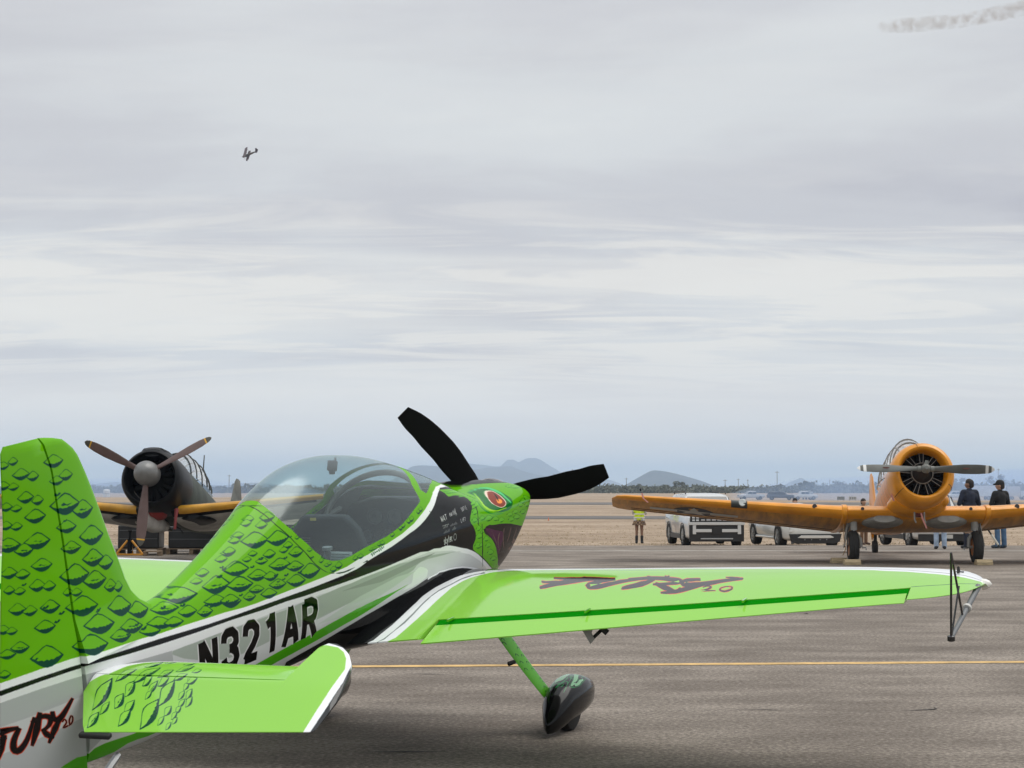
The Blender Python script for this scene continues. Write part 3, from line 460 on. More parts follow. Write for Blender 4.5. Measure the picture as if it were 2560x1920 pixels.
    ('fury', [-0.173,-0.147,-0.172,-0.147,-0.17,-0.146,-0.168,-0.146,-0.172,-0.141,-0.173,-0.141,-0.176,-0.142,-0.177,-0.142]),
    ('fury_edge', [-0.159,-0.102,-0.164,-0.106,-0.17,-0.112,-0.175,-0.119,-0.176,-0.128,-0.175,-0.136,-0.17,-0.145,-0.157,-0.147,-0.149,-0.143,-0.143,-0.139,-0.139,-0.133,-0.137,-0.126,-0.137,-0.119,-0.14,-0.112,-0.146,-0.107,-0.149,-0.104,-0.158,-0.107,-0.155,-0.11,-0.151,-0.113,-0.149,-0.117,-0.15,-0.122,-0.152,-0.128,-0.155,-0.132,-0.16,-0.136,-0.165,-0.138,-0.162,-0.14,-0.162,-0.138,-0.163,-0.131,-0.162,-0.124,-0.158,-0.119,-0.152,-0.113,-0.148,-0.109]),
    ('fury', [-0.157,-0.104,-0.162,-0.108,-0.168,-0.114,-0.172,-0.12,-0.173,-0.128,-0.172,-0.137,-0.168,-0.144,-0.159,-0.145,-0.152,-0.142,-0.146,-0.138,-0.142,-0.132,-0.14,-0.125,-0.139,-0.118,-0.142,-0.112,-0.147,-0.108,-0.151,-0.105,-0.156,-0.106,-0.153,-0.109,-0.149,-0.113,-0.147,-0.117,-0.147,-0.122,-0.149,-0.129,-0.153,-0.134,-0.158,-0.138,-0.164,-0.14,-0.164,-0.141,-0.165,-0.138,-0.166,-0.13,-0.165,-0.123,-0.161,-0.117,-0.155,-0.111,-0.15,-0.107]),
]
WING_PAINT = [
    ('edge_out', [2.145,0.423,2.187,0.442,2.302,0.447,2.426,0.452,2.569,0.447,2.719,0.437,2.865,0.428,2.951,0.418,3.015,0.413,3.089,0.413,3.19,0.413,3.298,0.423,3.391,0.432,3.48,0.437,3.54,0.447,3.597,0.462,3.651,0.482,3.703,0.501,3.745,0.526,3.776,0.56,3.799,0.594,3.83,0.614]),
    ('edge_in', [2.167,0.54,2.221,0.565,2.357,0.57,2.512,0.57,2.695,0.565,2.902,0.55,3.079,0.54,3.178,0.531,3.207,0.531,3.246,0.536,3.312,0.536,3.385,0.54,3.446,0.55,3.505,0.565,3.553,0.585,3.6,0.604,3.645,0.619,3.673,0.639,3.693,0.663,3.712,0.688,3.73,0.717,3.739,0.766,3.744,0.84,3.748,0.933,3.728,1.061,3.717,1.223,3.709,1.409,3.678,1.6,3.655,1.777,3.644,1.949,3.6,2.125,3.561,2.307,3.527,2.484,3.491,2.631,3.461,2.734,3.443,2.807,3.421,2.876,3.408,2.945,3.395,3.009,3.378,3.072,3.342,3.141,3.32,3.205,3.298,3.269,3.258,3.337,3.222,3.406,3.198,3.465,3.168,3.519,3.149,3.563,3.13,3.602,3.109,3.642,3.09,3.671,3.085,3.691]),
    ('line', [2.156,0.482,2.198,0.506,2.324,0.511,2.459,0.521,2.622,0.511,2.813,0.491,2.985,0.477,3.109,0.477,3.189,0.491,3.275,0.501,3.35,0.506,3.422,0.511,3.474,0.526,3.549,0.54,3.587,0.57,3.625,0.59,3.673,0.57,3.636,0.55,3.583,0.526,3.518,0.506,3.458,0.496,3.387,0.491,3.304,0.486,3.218,0.477,3.129,0.467,3.006,0.467,2.834,0.477,2.644,0.496,2.481,0.506,2.335,0.506,2.209,0.496,2.155,0.477]),
    ('fury_edge', [3.087,1.144,3.096,1.169,3.132,1.198,3.159,1.227,3.167,1.252,3.176,1.272,3.193,1.296,3.209,1.33,3.242,1.365,3.258,1.404,3.257,1.458,3.256,1.512,3.248,1.551,3.34,1.527,3.364,1.483,3.388,1.419,3.406,1.36,3.408,1.311,3.395,1.267,3.373,1.232,3.342,1.213,3.327,1.193,3.286,1.178,3.245,1.154,3.211,1.124,3.185,1.105]),
    ('fury_edge', [3.345,1.144,3.327,1.178,3.31,1.223,3.284,1.272,3.291,1.316,3.314,1.355,3.313,1.389,3.375,1.37,3.392,1.33,3.402,1.281,3.412,1.232,3.406,1.193,3.416,1.149,3.425,1.119]),
    ('fury_edge', [3.237,1.105,3.228,1.129,3.211,1.169,3.202,1.203,3.219,1.227,3.235,1.252,3.251,1.267,3.301,1.252,3.31,1.227,3.31,1.198,3.319,1.164,3.312,1.134,3.313,1.105,3.313,1.08]),
    ('fury_edge', [3.355,1.532,3.363,1.507,3.341,1.483,3.335,1.453,3.304,1.429,3.274,1.404,3.234,1.394,3.159,1.399,3.067,1.443,3.042,1.468,3.042,1.487,3.043,1.512,3.069,1.537,3.103,1.561,3.137,1.591,3.169,1.62,3.201,1.654,3.224,1.689,3.239,1.713,3.328,1.689,3.322,1.659,3.308,1.62,3.294,1.581,3.256,1.551,3.217,1.522,3.201,1.492,3.201,1.463,3.201,1.438,3.201,1.424,3.209,1.414,3.135,1.443,3.101,1.448,3.135,1.458,3.168,1.478,3.201,1.497,3.217,1.522,3.24,1.546,3.248,1.566]),
    ('fury_edge', [3.015,1.674,3.025,1.703,3.059,1.738,3.076,1.777,3.132,1.797,3.186,1.811,3.239,1.816,3.326,1.787,3.298,1.772,3.254,1.752,3.232,1.723,3.178,1.698,3.146,1.664,3.105,1.645]),
    ('fury_edge', [3.24,1.649,3.239,1.694,3.246,1.752,3.239,1.806,3.224,1.846,3.216,1.875,3.187,1.909,3.172,1.944,3.143,1.978,3.165,1.978,3.238,1.959,3.216,1.944,3.187,1.924,3.179,1.89,3.179,1.846,3.171,1.816,3.102,1.836,3.103,1.865,3.096,1.909,3.097,1.949,3.098,1.978,3.121,1.998,3.23,1.988,3.294,1.949,3.323,1.909,3.338,1.875,3.345,1.846,3.36,1.811,3.368,1.772,3.363,1.718,3.344,1.664,3.337,1.62]),
    ('fury_edge', [3.11,1.841,3.079,1.865,3.025,1.9,2.978,1.934,2.956,1.963,2.925,1.993,2.918,2.013,2.982,2.003,3.02,1.978,3.066,1.949,3.119,1.914,3.141,1.885,3.179,1.851,3.209,1.826]),
    ('fury_edge', [3.271,2.081,3.285,2.057,3.279,2.027,3.286,1.998,3.259,1.983,3.216,1.978,3.121,1.993,3.061,2.022,3.031,2.052,3.025,2.076,3.026,2.106,3.042,2.135,3.058,2.165,3.074,2.204,3.111,2.238,3.133,2.273,3.154,2.302,3.161,2.336,3.174,2.356,3.26,2.336,3.26,2.312,3.248,2.282,3.235,2.248,3.222,2.209,3.202,2.17,3.181,2.135,3.173,2.101,3.173,2.067,3.173,2.042,3.173,2.022,3.187,2.003,3.166,2.013,3.114,2.022,3.144,2.022,3.166,2.032,3.173,2.052,3.18,2.081,3.181,2.101]),
    ('fury_edge', [3.152,2.145,3.138,2.121,3.108,2.091,3.077,2.062,3.061,2.032,3.03,2.013,2.997,1.993,2.988,1.963,2.978,1.934,2.969,1.914,2.913,1.929,2.906,1.954,2.892,1.988,2.895,2.022,2.913,2.047,2.938,2.071,2.971,2.091,3.004,2.121,3.05,2.145,3.08,2.165]),
    ('fury_edge', [3.013,2.155,3.028,2.16,3.036,2.17,3.036,2.179,3.029,2.189,3.022,2.194,3.044,2.189,3.029,2.189,3.014,2.179,2.991,2.174,2.983,2.165,2.982,2.15,2.929,2.165,2.93,2.184,2.932,2.219,2.934,2.248,2.964,2.238,2.963,2.214,2.961,2.179,2.967,2.155,2.929,2.165,2.937,2.174,2.938,2.189,2.954,2.199,2.978,2.209,3.015,2.209,3.066,2.194,3.081,2.179,3.08,2.17,3.073,2.16,3.065,2.15,3.05,2.145]),
    ('fury_edge', [3.055,2.278,3.04,2.273,3.032,2.258,3.01,2.253,2.965,2.258,2.935,2.268,2.913,2.282,2.906,2.292,2.9,2.302,2.901,2.317,2.909,2.327,2.939,2.332,2.955,2.341,2.991,2.336,3.027,2.327,3.041,2.317,3.055,2.302,3.048,2.292,3.048,2.282,3.019,2.287,3.019,2.297,3.005,2.312,2.998,2.322,2.998,2.322,2.998,2.322,2.998,2.322,2.983,2.317,2.968,2.307,2.96,2.297,2.952,2.292,2.959,2.282,2.959,2.278,2.966,2.273,2.973,2.268,2.973,2.268,2.988,2.273,3.004,2.282,3.011,2.292]),
    ('fury_edge', [3.105,1.134,3.105,1.159,3.123,1.188,3.141,1.208,3.21,1.183,3.193,1.164,3.176,1.134,3.158,1.115]),
    ('fury_edge', [3.254,1.095,3.245,1.124,3.219,1.169,3.21,1.198,3.278,1.178,3.287,1.149,3.313,1.105,3.33,1.07]),
    ('fury_edge', [3.015,1.669,3.041,1.694,3.067,1.728,3.084,1.757,3.147,1.738,3.131,1.708,3.098,1.674,3.073,1.649]),
    ('fury_edge', [3.327,1.738,3.29,1.767,3.253,1.802,3.231,1.826,3.29,1.816,3.326,1.787,3.362,1.752,3.398,1.723]),
    ('fury_edge', [3.392,1.86,3.352,1.851,3.325,1.831,3.297,1.816,3.224,1.841,3.26,1.851,3.289,1.87,3.31,1.885]),
    ('fury_edge', [3.354,1.33,3.338,1.355,3.313,1.389,3.281,1.419,3.351,1.399,3.375,1.375,3.407,1.335,3.431,1.311]),
    ('fury_edge', [2.905,1.934,2.923,1.954,2.941,1.983,2.95,2.008,2.997,1.993,2.996,1.968,2.979,1.939,2.961,1.919]),
    ('fury_edge', [3.324,1.846,3.289,1.865,3.245,1.89,3.216,1.909,3.267,1.905,3.303,1.885,3.359,1.856,3.393,1.836]),
    ('fury_edge', [3.32,1.748,3.29,1.772,3.253,1.802,3.231,1.821,3.304,1.806,3.326,1.787,3.362,1.757,3.398,1.733]),
    ('fury_edge', [2.91,2.013,2.943,2.017,2.983,2.022,2.999,2.032,3.06,2.008,3.029,2.003,2.99,1.998,2.958,1.993]),
    ('fury_edge', [3.248,2.238,3.228,2.273,3.201,2.322,3.207,2.351,3.234,2.346,3.273,2.307,3.287,2.263,3.294,2.228]),
    ('fury_edge', [2.966,2.008,2.981,1.988,3.011,1.954,3.034,1.929,2.979,1.939,2.956,1.963,2.933,1.993,2.911,2.017]),
    ('fury', [3.096,1.139,3.114,1.164,3.141,1.193,3.167,1.223,3.176,1.247,3.193,1.267,3.21,1.291,3.234,1.321,3.258,1.36,3.274,1.399,3.273,1.453,3.272,1.507,3.271,1.546,3.325,1.532,3.349,1.487,3.373,1.424,3.391,1.365,3.393,1.316,3.371,1.276,3.365,1.237,3.326,1.218,3.302,1.203,3.278,1.183,3.236,1.159,3.202,1.129,3.158,1.115]),
    ('fury', [3.361,1.139,3.344,1.173,3.326,1.218,3.3,1.267,3.307,1.311,3.314,1.355,3.329,1.384,3.375,1.37,3.377,1.335,3.386,1.286,3.396,1.237,3.39,1.198,3.4,1.154,3.409,1.124]),
    ('fury', [3.254,1.1,3.245,1.124,3.228,1.164,3.219,1.198,3.235,1.223,3.252,1.247,3.268,1.262,3.301,1.252,3.293,1.232,3.294,1.203,3.303,1.169,3.304,1.139,3.296,1.11,3.297,1.085]),
    ('fury', [3.34,1.537,3.333,1.517,3.326,1.487,3.319,1.458,3.289,1.434,3.249,1.414,3.225,1.399,3.159,1.404,3.075,1.443,3.059,1.463,3.059,1.483,3.06,1.507,3.078,1.532,3.112,1.556,3.153,1.586,3.185,1.615,3.217,1.649,3.239,1.684,3.254,1.708,3.314,1.694,3.307,1.664,3.293,1.625,3.278,1.586,3.24,1.556,3.217,1.522,3.185,1.497,3.185,1.468,3.184,1.443,3.184,1.429,3.193,1.419,3.143,1.438,3.118,1.443,3.143,1.453,3.176,1.473,3.217,1.492,3.233,1.517,3.256,1.541,3.263,1.561]),
    ('fury', [3.032,1.669,3.041,1.698,3.059,1.738,3.092,1.772,3.14,1.792,3.201,1.806,3.253,1.811,3.312,1.792,3.283,1.777,3.239,1.757,3.216,1.728,3.17,1.703,3.13,1.669,3.089,1.649]),
    ('fury', [3.255,1.645,3.254,1.689,3.261,1.748,3.261,1.802,3.246,1.841,3.224,1.875,3.202,1.905,3.187,1.939,3.165,1.973,3.173,1.978,3.223,1.963,3.202,1.949,3.18,1.924,3.172,1.89,3.164,1.851,3.156,1.821,3.117,1.831,3.103,1.865,3.104,1.909,3.112,1.944,3.113,1.973,3.136,1.993,3.23,1.983,3.28,1.949,3.302,1.914,3.317,1.88,3.338,1.846,3.346,1.816,3.354,1.777,3.349,1.723,3.336,1.664,3.323,1.625]),
    ('fury', [3.133,1.836,3.087,1.865,3.033,1.9,2.987,1.934,2.964,1.963,2.933,1.993,2.927,2.013,2.974,2.003,3.005,1.983,3.058,1.949,3.096,1.919,3.134,1.885,3.171,1.851,3.186,1.831]),
    ('fury', [3.264,2.081,3.265,2.062,3.272,2.027,3.266,2.003,3.245,1.988,3.202,1.983,3.128,1.993,3.069,2.022,3.046,2.047,3.04,2.071,3.041,2.101,3.057,2.13,3.066,2.165,3.089,2.199,3.125,2.233,3.147,2.268,3.161,2.302,3.181,2.332,3.187,2.351,3.24,2.341,3.241,2.317,3.241,2.282,3.228,2.248,3.208,2.214,3.188,2.174,3.174,2.135,3.159,2.106,3.159,2.071,3.151,2.047,3.166,2.022,3.173,2.008,3.165,2.008,3.129,2.017,3.158,2.017,3.18,2.027,3.18,2.052,3.195,2.076,3.188,2.101]),
    ('fury', [3.145,2.145,3.123,2.125,3.101,2.091,3.07,2.062,3.046,2.037,3.014,2.017,2.99,1.993,2.972,1.968,2.963,1.939,2.953,1.919,2.921,1.929,2.906,1.954,2.908,1.983,2.911,2.017,2.929,2.042,2.954,2.067,2.979,2.091,3.019,2.116,3.058,2.145,3.088,2.165]),
    ('fury', [3.02,2.155,3.028,2.16,3.043,2.17,3.044,2.179,3.044,2.184,3.029,2.194,3.037,2.194,3.029,2.189,2.999,2.184,2.991,2.174,2.975,2.165,2.967,2.155,2.944,2.16,2.938,2.184,2.94,2.219,2.941,2.243,2.949,2.243,2.963,2.214,2.961,2.179,2.967,2.155,2.944,2.16,2.945,2.174,2.953,2.184,2.969,2.194,2.992,2.204,3.022,2.204,3.052,2.194,3.073,2.179,3.08,2.17,3.073,2.16,3.05,2.155,3.043,2.145]),
    ('fury', [3.04,2.282,3.033,2.273,3.018,2.263,2.995,2.258,2.973,2.258,2.943,2.268,2.928,2.278,2.914,2.292,2.907,2.302,2.915,2.312,2.924,2.322,2.939,2.332,2.962,2.336,2.999,2.332,3.013,2.327,3.034,2.317,3.034,2.307,3.041,2.292,3.04,2.282,3.026,2.287,3.019,2.297,3.027,2.307,3.02,2.317,3.005,2.322,2.991,2.327,2.984,2.327,2.969,2.322,2.961,2.312,2.945,2.302,2.944,2.292,2.951,2.282,2.951,2.278,2.958,2.273,2.973,2.268,2.98,2.263,3.003,2.268,3.018,2.278,3.026,2.287]),
    ('fury', [3.114,1.129,3.123,1.154,3.15,1.178,3.159,1.203,3.193,1.188,3.176,1.169,3.158,1.139,3.141,1.119]),
    ('fury', [3.271,1.09,3.262,1.119,3.236,1.164,3.219,1.198,3.261,1.183,3.27,1.154,3.296,1.11,3.314,1.075]),
    ('fury', [3.032,1.664,3.049,1.689,3.083,1.723,3.1,1.752,3.131,1.743,3.115,1.713,3.082,1.679,3.056,1.654]),
    ('fury', [3.334,1.738,3.312,1.762,3.275,1.797,3.239,1.826,3.282,1.816,3.312,1.792,3.355,1.752,3.377,1.728]),
    ('fury', [3.372,1.865,3.338,1.856,3.304,1.836,3.282,1.821,3.239,1.836,3.275,1.846,3.303,1.865,3.331,1.88]),
    ('fury', [3.369,1.326,3.353,1.35,3.329,1.384,3.297,1.414,3.336,1.404,3.352,1.38,3.392,1.34,3.408,1.316]),
    ('fury', [2.921,1.929,2.939,1.949,2.949,1.983,2.966,2.003,2.997,1.993,2.981,1.973,2.963,1.944,2.953,1.919]),
    ('fury', [3.331,1.846,3.296,1.865,3.26,1.89,3.224,1.909,3.26,1.905,3.296,1.885,3.338,1.86,3.373,1.841]),
    ('fury', [3.341,1.743,3.312,1.767,3.275,1.797,3.253,1.816,3.283,1.811,3.304,1.792,3.355,1.757,3.377,1.738]),
    ('fury', [2.926,2.008,2.951,2.013,2.983,2.022,3.015,2.027,3.045,2.013,3.022,2.008,2.974,2.003,2.95,1.998]),
    ('fury', [3.255,2.238,3.235,2.273,3.221,2.317,3.207,2.351,3.227,2.346,3.254,2.312,3.281,2.263,3.275,2.233]),
    ('fury', [2.951,2.013,2.973,1.988,3.003,1.954,3.018,1.934,2.987,1.939,2.98,1.959,2.942,1.993,2.919,2.017]),
    ('ail', [2.516,0.707,2.57,1.262,2.692,2.096,2.792,2.749,2.917,3.318]),
]
SIDE_SCALES = [
    [-0.359,1.058,0.03,-0.005,-0.003,-0.018,0],
    [-0.417,1.049,0.033,-0.005,-0.002,-0.017,0],
    [-0.321,0.997,0.052,-0.009,-0.004,-0.025,0],
    [-0.25,0.977,0.039,-0.007,-0.003,-0.022,0],
    [-0.429,0.966,0.039,-0.007,-0.003,-0.019,0],
    [-0.373,0.952,0.034,-0.006,-0.002,-0.017,0],
    [-0.306,0.895,0.05,-0.009,-0.004,-0.026,0],
    [-0.234,0.87,0.039,-0.007,-0.003,-0.022,0],
    [-0.425,0.875,0.037,-0.007,-0.003,-0.019,0],
    [-0.368,0.858,0.034,-0.006,-0.002,-0.016,0],
    [-0.258,0.805,0.067,-0.013,-0.005,-0.031,0],
    [-0.436,0.798,0.037,-0.007,-0.003,-0.019,0],
    [-0.377,0.783,0.036,-0.007,-0.003,-0.018,0],
    [-0.436,0.715,0.072,-0.015,-0.005,-0.031,0],
    [-0.26,0.698,0.082,-0.017,-0.005,-0.036,0],
    [-0.348,0.676,0.058,-0.012,-0.004,-0.028,0],
    [-0.248,0.59,0.068,-0.015,-0.004,-0.029,0],
    [-0.449,0.599,0.049,-0.011,-0.004,-0.025,0],
    [-0.371,0.576,0.046,-0.01,-0.003,-0.022,0],
    [-0.289,0.509,0.051,-0.012,-0.004,-0.027,0],
    [-0.214,0.49,0.046,-0.011,-0.003,-0.023,0],
    [-0.459,0.527,0.033,-0.008,-0.003,-0.019,0],
    [-0.399,0.509,0.036,-0.008,-0.002,-0.017,0],
    [-0.22,0.4,0.066,-0.016,-0.004,-0.03,0],
    [-0.424,0.437,0.051,-0.013,-0.004,-0.026,0],
    [-0.349,0.413,0.046,-0.011,-0.003,-0.023,0],
    [-0.099,1.018,0.07,-0.011,-0.004,-0.029,0],
    [-0.022,0.944,0.054,-0.009,-0.004,-0.025,0],
    [-0.094,0.931,0.051,-0.009,-0.003,-0.021,0],
    [-0.049,0.82,0.108,-0.02,-0.007,-0.048,0],
    [0.084,0.772,0.083,-0.016,-0.006,-0.042,0],
    [-0.055,0.719,0.073,-0.015,-0.004,-0.029,0],
    [0.131,0.644,0.099,-0.02,-0.007,-0.045,0],
    [-0.037,0.622,0.074,-0.016,-0.004,-0.029,0],
    [0.123,0.542,0.086,-0.019,-0.006,-0.04,0],
    [0.226,0.498,0.065,-0.014,-0.005,-0.034,0],
    [-0.03,0.499,0.107,-0.024,-0.007,-0.048,0],
    [0.118,0.442,0.093,-0.021,-0.006,-0.042,0],
    [0.242,0.386,0.054,-0.012,-0.005,-0.03,0],
    [0.31,0.365,0.04,-0.009,-0.004,-0.026,0],
    [-0.093,0.433,0.034,-0.008,-0.003,-0.019,0],
    [-0.033,0.419,0.044,-0.01,-0.003,-0.019,0],
    [1.27,0.321,0.038,-0.007,-0.024,-0.018,0],
    [1.199,0.301,0.033,-0.006,-0.021,-0.015,0],
    [1.4,0.378,0.027,-0.005,-0.027,-0.018,0],
    [1.359,0.361,0.024,-0.006,-0.018,-0.013,0],
    [1.033,0.267,0.033,-0.006,-0.027,-0.017,0],
    [0.956,0.241,0.033,-0.007,-0.018,-0.013,0],
    [1.24,0.245,0.083,-0.018,-0.03,-0.033,0],
    [1.057,0.202,0.089,-0.019,-0.036,-0.039,0],
    [1.217,0.169,0.083,-0.019,-0.024,-0.036,0],
    [0.998,0.135,0.08,-0.018,-0.018,-0.027,0],
    [1.11,0.104,0.074,-0.017,-0.015,-0.03,0],
    [-0.516,0.372,0.038,-0.01,-0.003,-0.02,0],
    [-0.47,0.355,0.035,-0.009,-0.002,-0.017,0],
    [-0.266,0.323,0.068,-0.017,-0.004,-0.029,0],
    [-0.432,0.275,0.055,-0.015,-0.004,-0.025,0],
    [-0.51,0.266,0.052,-0.014,-0.003,-0.021,0],
    [-0.276,0.195,0.103,-0.028,-0.007,-0.047,0],
    [-0.59,0.205,0.03,-0.009,-0.003,-0.019,0],
    [-0.537,0.187,0.036,-0.01,-0.003,-0.018,0],
    [0.001,0.35,0.119,-0.029,-0.007,-0.046,0],
    [0.295,0.279,0.097,-0.024,-0.007,-0.047,0],
    [0.441,0.225,0.091,-0.022,-0.006,-0.04,0],
    [0.102,0.243,0.115,-0.029,-0.007,-0.045,0],
    [0.013,0.171,0.117,-0.031,-0.007,-0.047,0],
    [0.347,0.17,0.091,-0.023,-0.005,-0.034,0],
    [0.241,0.151,0.082,-0.021,-0.005,-0.03,0],
    [0.471,0.116,0.074,-0.019,-0.004,-0.027,0],
    [0.561,0.132,0.093,-0.024,-0.004,-0.029,0],
    [0.655,0.112,0.068,-0.016,-0.015,-0.023,0],
    [0.643,0.181,0.089,-0.021,-0.033,-0.025,0],
    [0.797,0.209,0.101,-0.022,-0.041,-0.033,0],
    [0.779,0.134,0.062,-0.015,-0.021,-0.026,0],
    [0.897,0.105,0.056,-0.014,-0.015,-0.026,0],
    [1.554,0.44,0.021,-0.005,-0.027,-0.017,0],
    [1.519,0.425,0.024,-0.003,-0.024,-0.016,0],
    [1.655,0.432,0.041,-0.009,-0.027,-0.024,0],
    [1.584,0.403,0.036,-0.006,-0.021,-0.019,0],
    [1.412,0.382,0.027,-0.005,-0.021,-0.014,0],
    [1.365,0.363,0.027,-0.005,-0.021,-0.015,0],
    [1.477,0.344,0.08,-0.018,-0.036,-0.038,0],
    [1.631,0.323,0.08,-0.015,-0.027,-0.037,0],
    [1.282,0.325,0.033,-0.006,-0.024,-0.018,0],
    [1.684,0.274,0.036,-0.008,-0.012,-0.018,0],
    [1.637,0.257,0.036,-0.006,-0.009,-0.016,0],
    [1.726,0.228,0.059,-0.011,-0.015,-0.027,0],
    [1.406,0.286,0.033,-0.006,-0.009,-0.014,0],
    [1.347,0.268,0.03,-0.007,-0.012,-0.013,0],
    [1.519,0.261,0.047,-0.009,-0.015,-0.022,0],
    [1.442,0.24,0.044,-0.01,-0.015,-0.017,0],
    [1.566,0.195,0.083,-0.018,-0.018,-0.032,0],
    [1.684,0.16,0.074,-0.016,-0.012,-0.027,0],
    [1.246,0.24,0.08,-0.017,-0.027,-0.03,0],
    [1.803,0.109,0.095,-0.02,-0.015,-0.04,0],
    [1.371,0.181,0.074,-0.017,-0.018,-0.028,0],
    [1.465,0.154,0.056,-0.014,-0.009,-0.024,0],
    [1.217,0.169,0.095,-0.023,-0.021,-0.037,0],
    [1.667,0.086,0.08,-0.02,-0.012,-0.032,0],
    [1.507,0.103,0.071,-0.016,-0.012,-0.026,0],
    [1.329,0.116,0.059,-0.013,-0.012,-0.02,0],
    [1.258,0.095,0.05,-0.012,-0.009,-0.023,0],
    [1.418,0.074,0.068,-0.016,-0.009,-0.026,0],
    [1.104,0.114,0.071,-0.017,-0.015,-0.026,0],
    [1.773,0.296,0.018,-0.004,-0.006,-0.009,0],
    [1.844,0.214,0.024,-0.006,-0.006,-0.009,0],
    [1.927,0.137,0.024,-0.004,-0.006,-0.013,0],
    [1.974,0.102,0.03,-0.008,-0.006,-0.01,0],
    [2.004,0.104,0.024,-0.005,-0.003,-0.01,0],
    [2.093,0.075,0.038,-0.009,-0.006,-0.02,0],
    [2.033,0.066,0.036,-0.008,-0.003,-0.017,0],
    [2.276,0.076,0.03,-0.004,-0.003,-0.014,0],
    [2.335,0.074,0.036,-0.008,-0.006,-0.014,0],
    [2.471,0.085,0.03,-0.004,-0.006,-0.01,0],
    [2.507,0.084,0.033,-0.004,-0.006,-0.01,0],
    [2.572,0.096,0.03,-0.004,-0.006,-0.014,0],
    [2.607,0.095,0.03,-0.008,-0.006,-0.014,0],
    [2.744,0.116,0.03,-0.005,-0.006,-0.013,0],
    [2.862,0.136,0.03,-0.008,-0.006,-0.019,0],
    [2.903,0.14,0.03,-0.005,-0.009,-0.015,0],
    [2.992,0.152,0.033,-0.006,-0.009,-0.018,0],
    [3.034,0.155,0.03,-0.006,-0.012,-0.017,0],
    [3.158,0.177,0.03,-0.006,-0.012,-0.015,0],
    [3.199,0.183,0.027,-0.006,-0.012,-0.015,0],
    [4.193,-0.065,0.083,-0.015,-0.006,-0.02,1],
    [4.318,-0.091,0.068,-0.018,-0.003,-0.017,1],
    [4.424,-0.12,0.062,-0.01,-0.0,-0.018,1],
    [4.596,-0.115,0.068,-0.014,-0.003,-0.015,1],
    [4.72,-0.119,0.067,-0.013,0.002,-0.017,1],
    [4.909,-0.078,0.083,-0.014,-0.012,-0.018,1],
    [5.04,-0.085,0.109,-0.02,0.078,-0.037,1],
    [4.844,-0.094,0.068,-0.012,-0.003,-0.017,1],
    [4.758,-0.164,0.091,-0.019,0.001,-0.019,1],
    [4.901,-0.155,0.082,-0.015,0.001,-0.018,1],
    [4.069,0.066,0.047,-0.009,-0.062,-0.01,1],
    [4.093,0.048,0.044,-0.009,-0.053,-0.011,1],
    [3.992,0.017,0.047,-0.009,-0.021,-0.017,1],
    [3.951,-0.029,0.05,-0.011,-0.009,-0.016,1],
    [4.004,-0.095,0.047,-0.007,-0.003,-0.019,1],
    [4.069,-0.13,0.038,-0.006,-0.003,-0.015,1],
    [4.01,-0.148,0.065,-0.014,-0.003,-0.019,1],
    [3.986,-0.207,0.068,-0.016,0.003,-0.023,1],
    [4.04,-0.215,0.038,-0.008,-0.003,-0.015,1],
    [4.134,-0.192,0.056,-0.012,0.003,-0.02,1],
    [4.176,-0.245,0.059,-0.011,0.0,-0.017,1],
    [4.229,-0.304,0.071,-0.015,0.009,-0.022,1],
    [4.312,-0.366,0.077,-0.017,0.009,-0.019,1],
    [3.88,0.173,0.169,-0.03,-0.13,0.011,1],
    [4.158,0.116,0.089,-0.019,-0.059,0.003,1],
    [4.045,0.116,0.077,-0.014,-0.178,0.02,1],
    [5.01,0.006,0.121,-0.022,-0.056,-0.001,1],
    [4.927,0.024,0.041,-0.007,-0.047,-0.002,1],
    [5.247,-0.053,0.065,-0.011,-0.056,-0.003,1],
    [5.026,-0.123,0.094,-0.017,0.003,-0.019,1],
    [4.628,-0.156,0.073,-0.014,0.001,-0.017,1],
    [4.081,-0.042,0.05,-0.01,-0.006,-0.015,1],
]
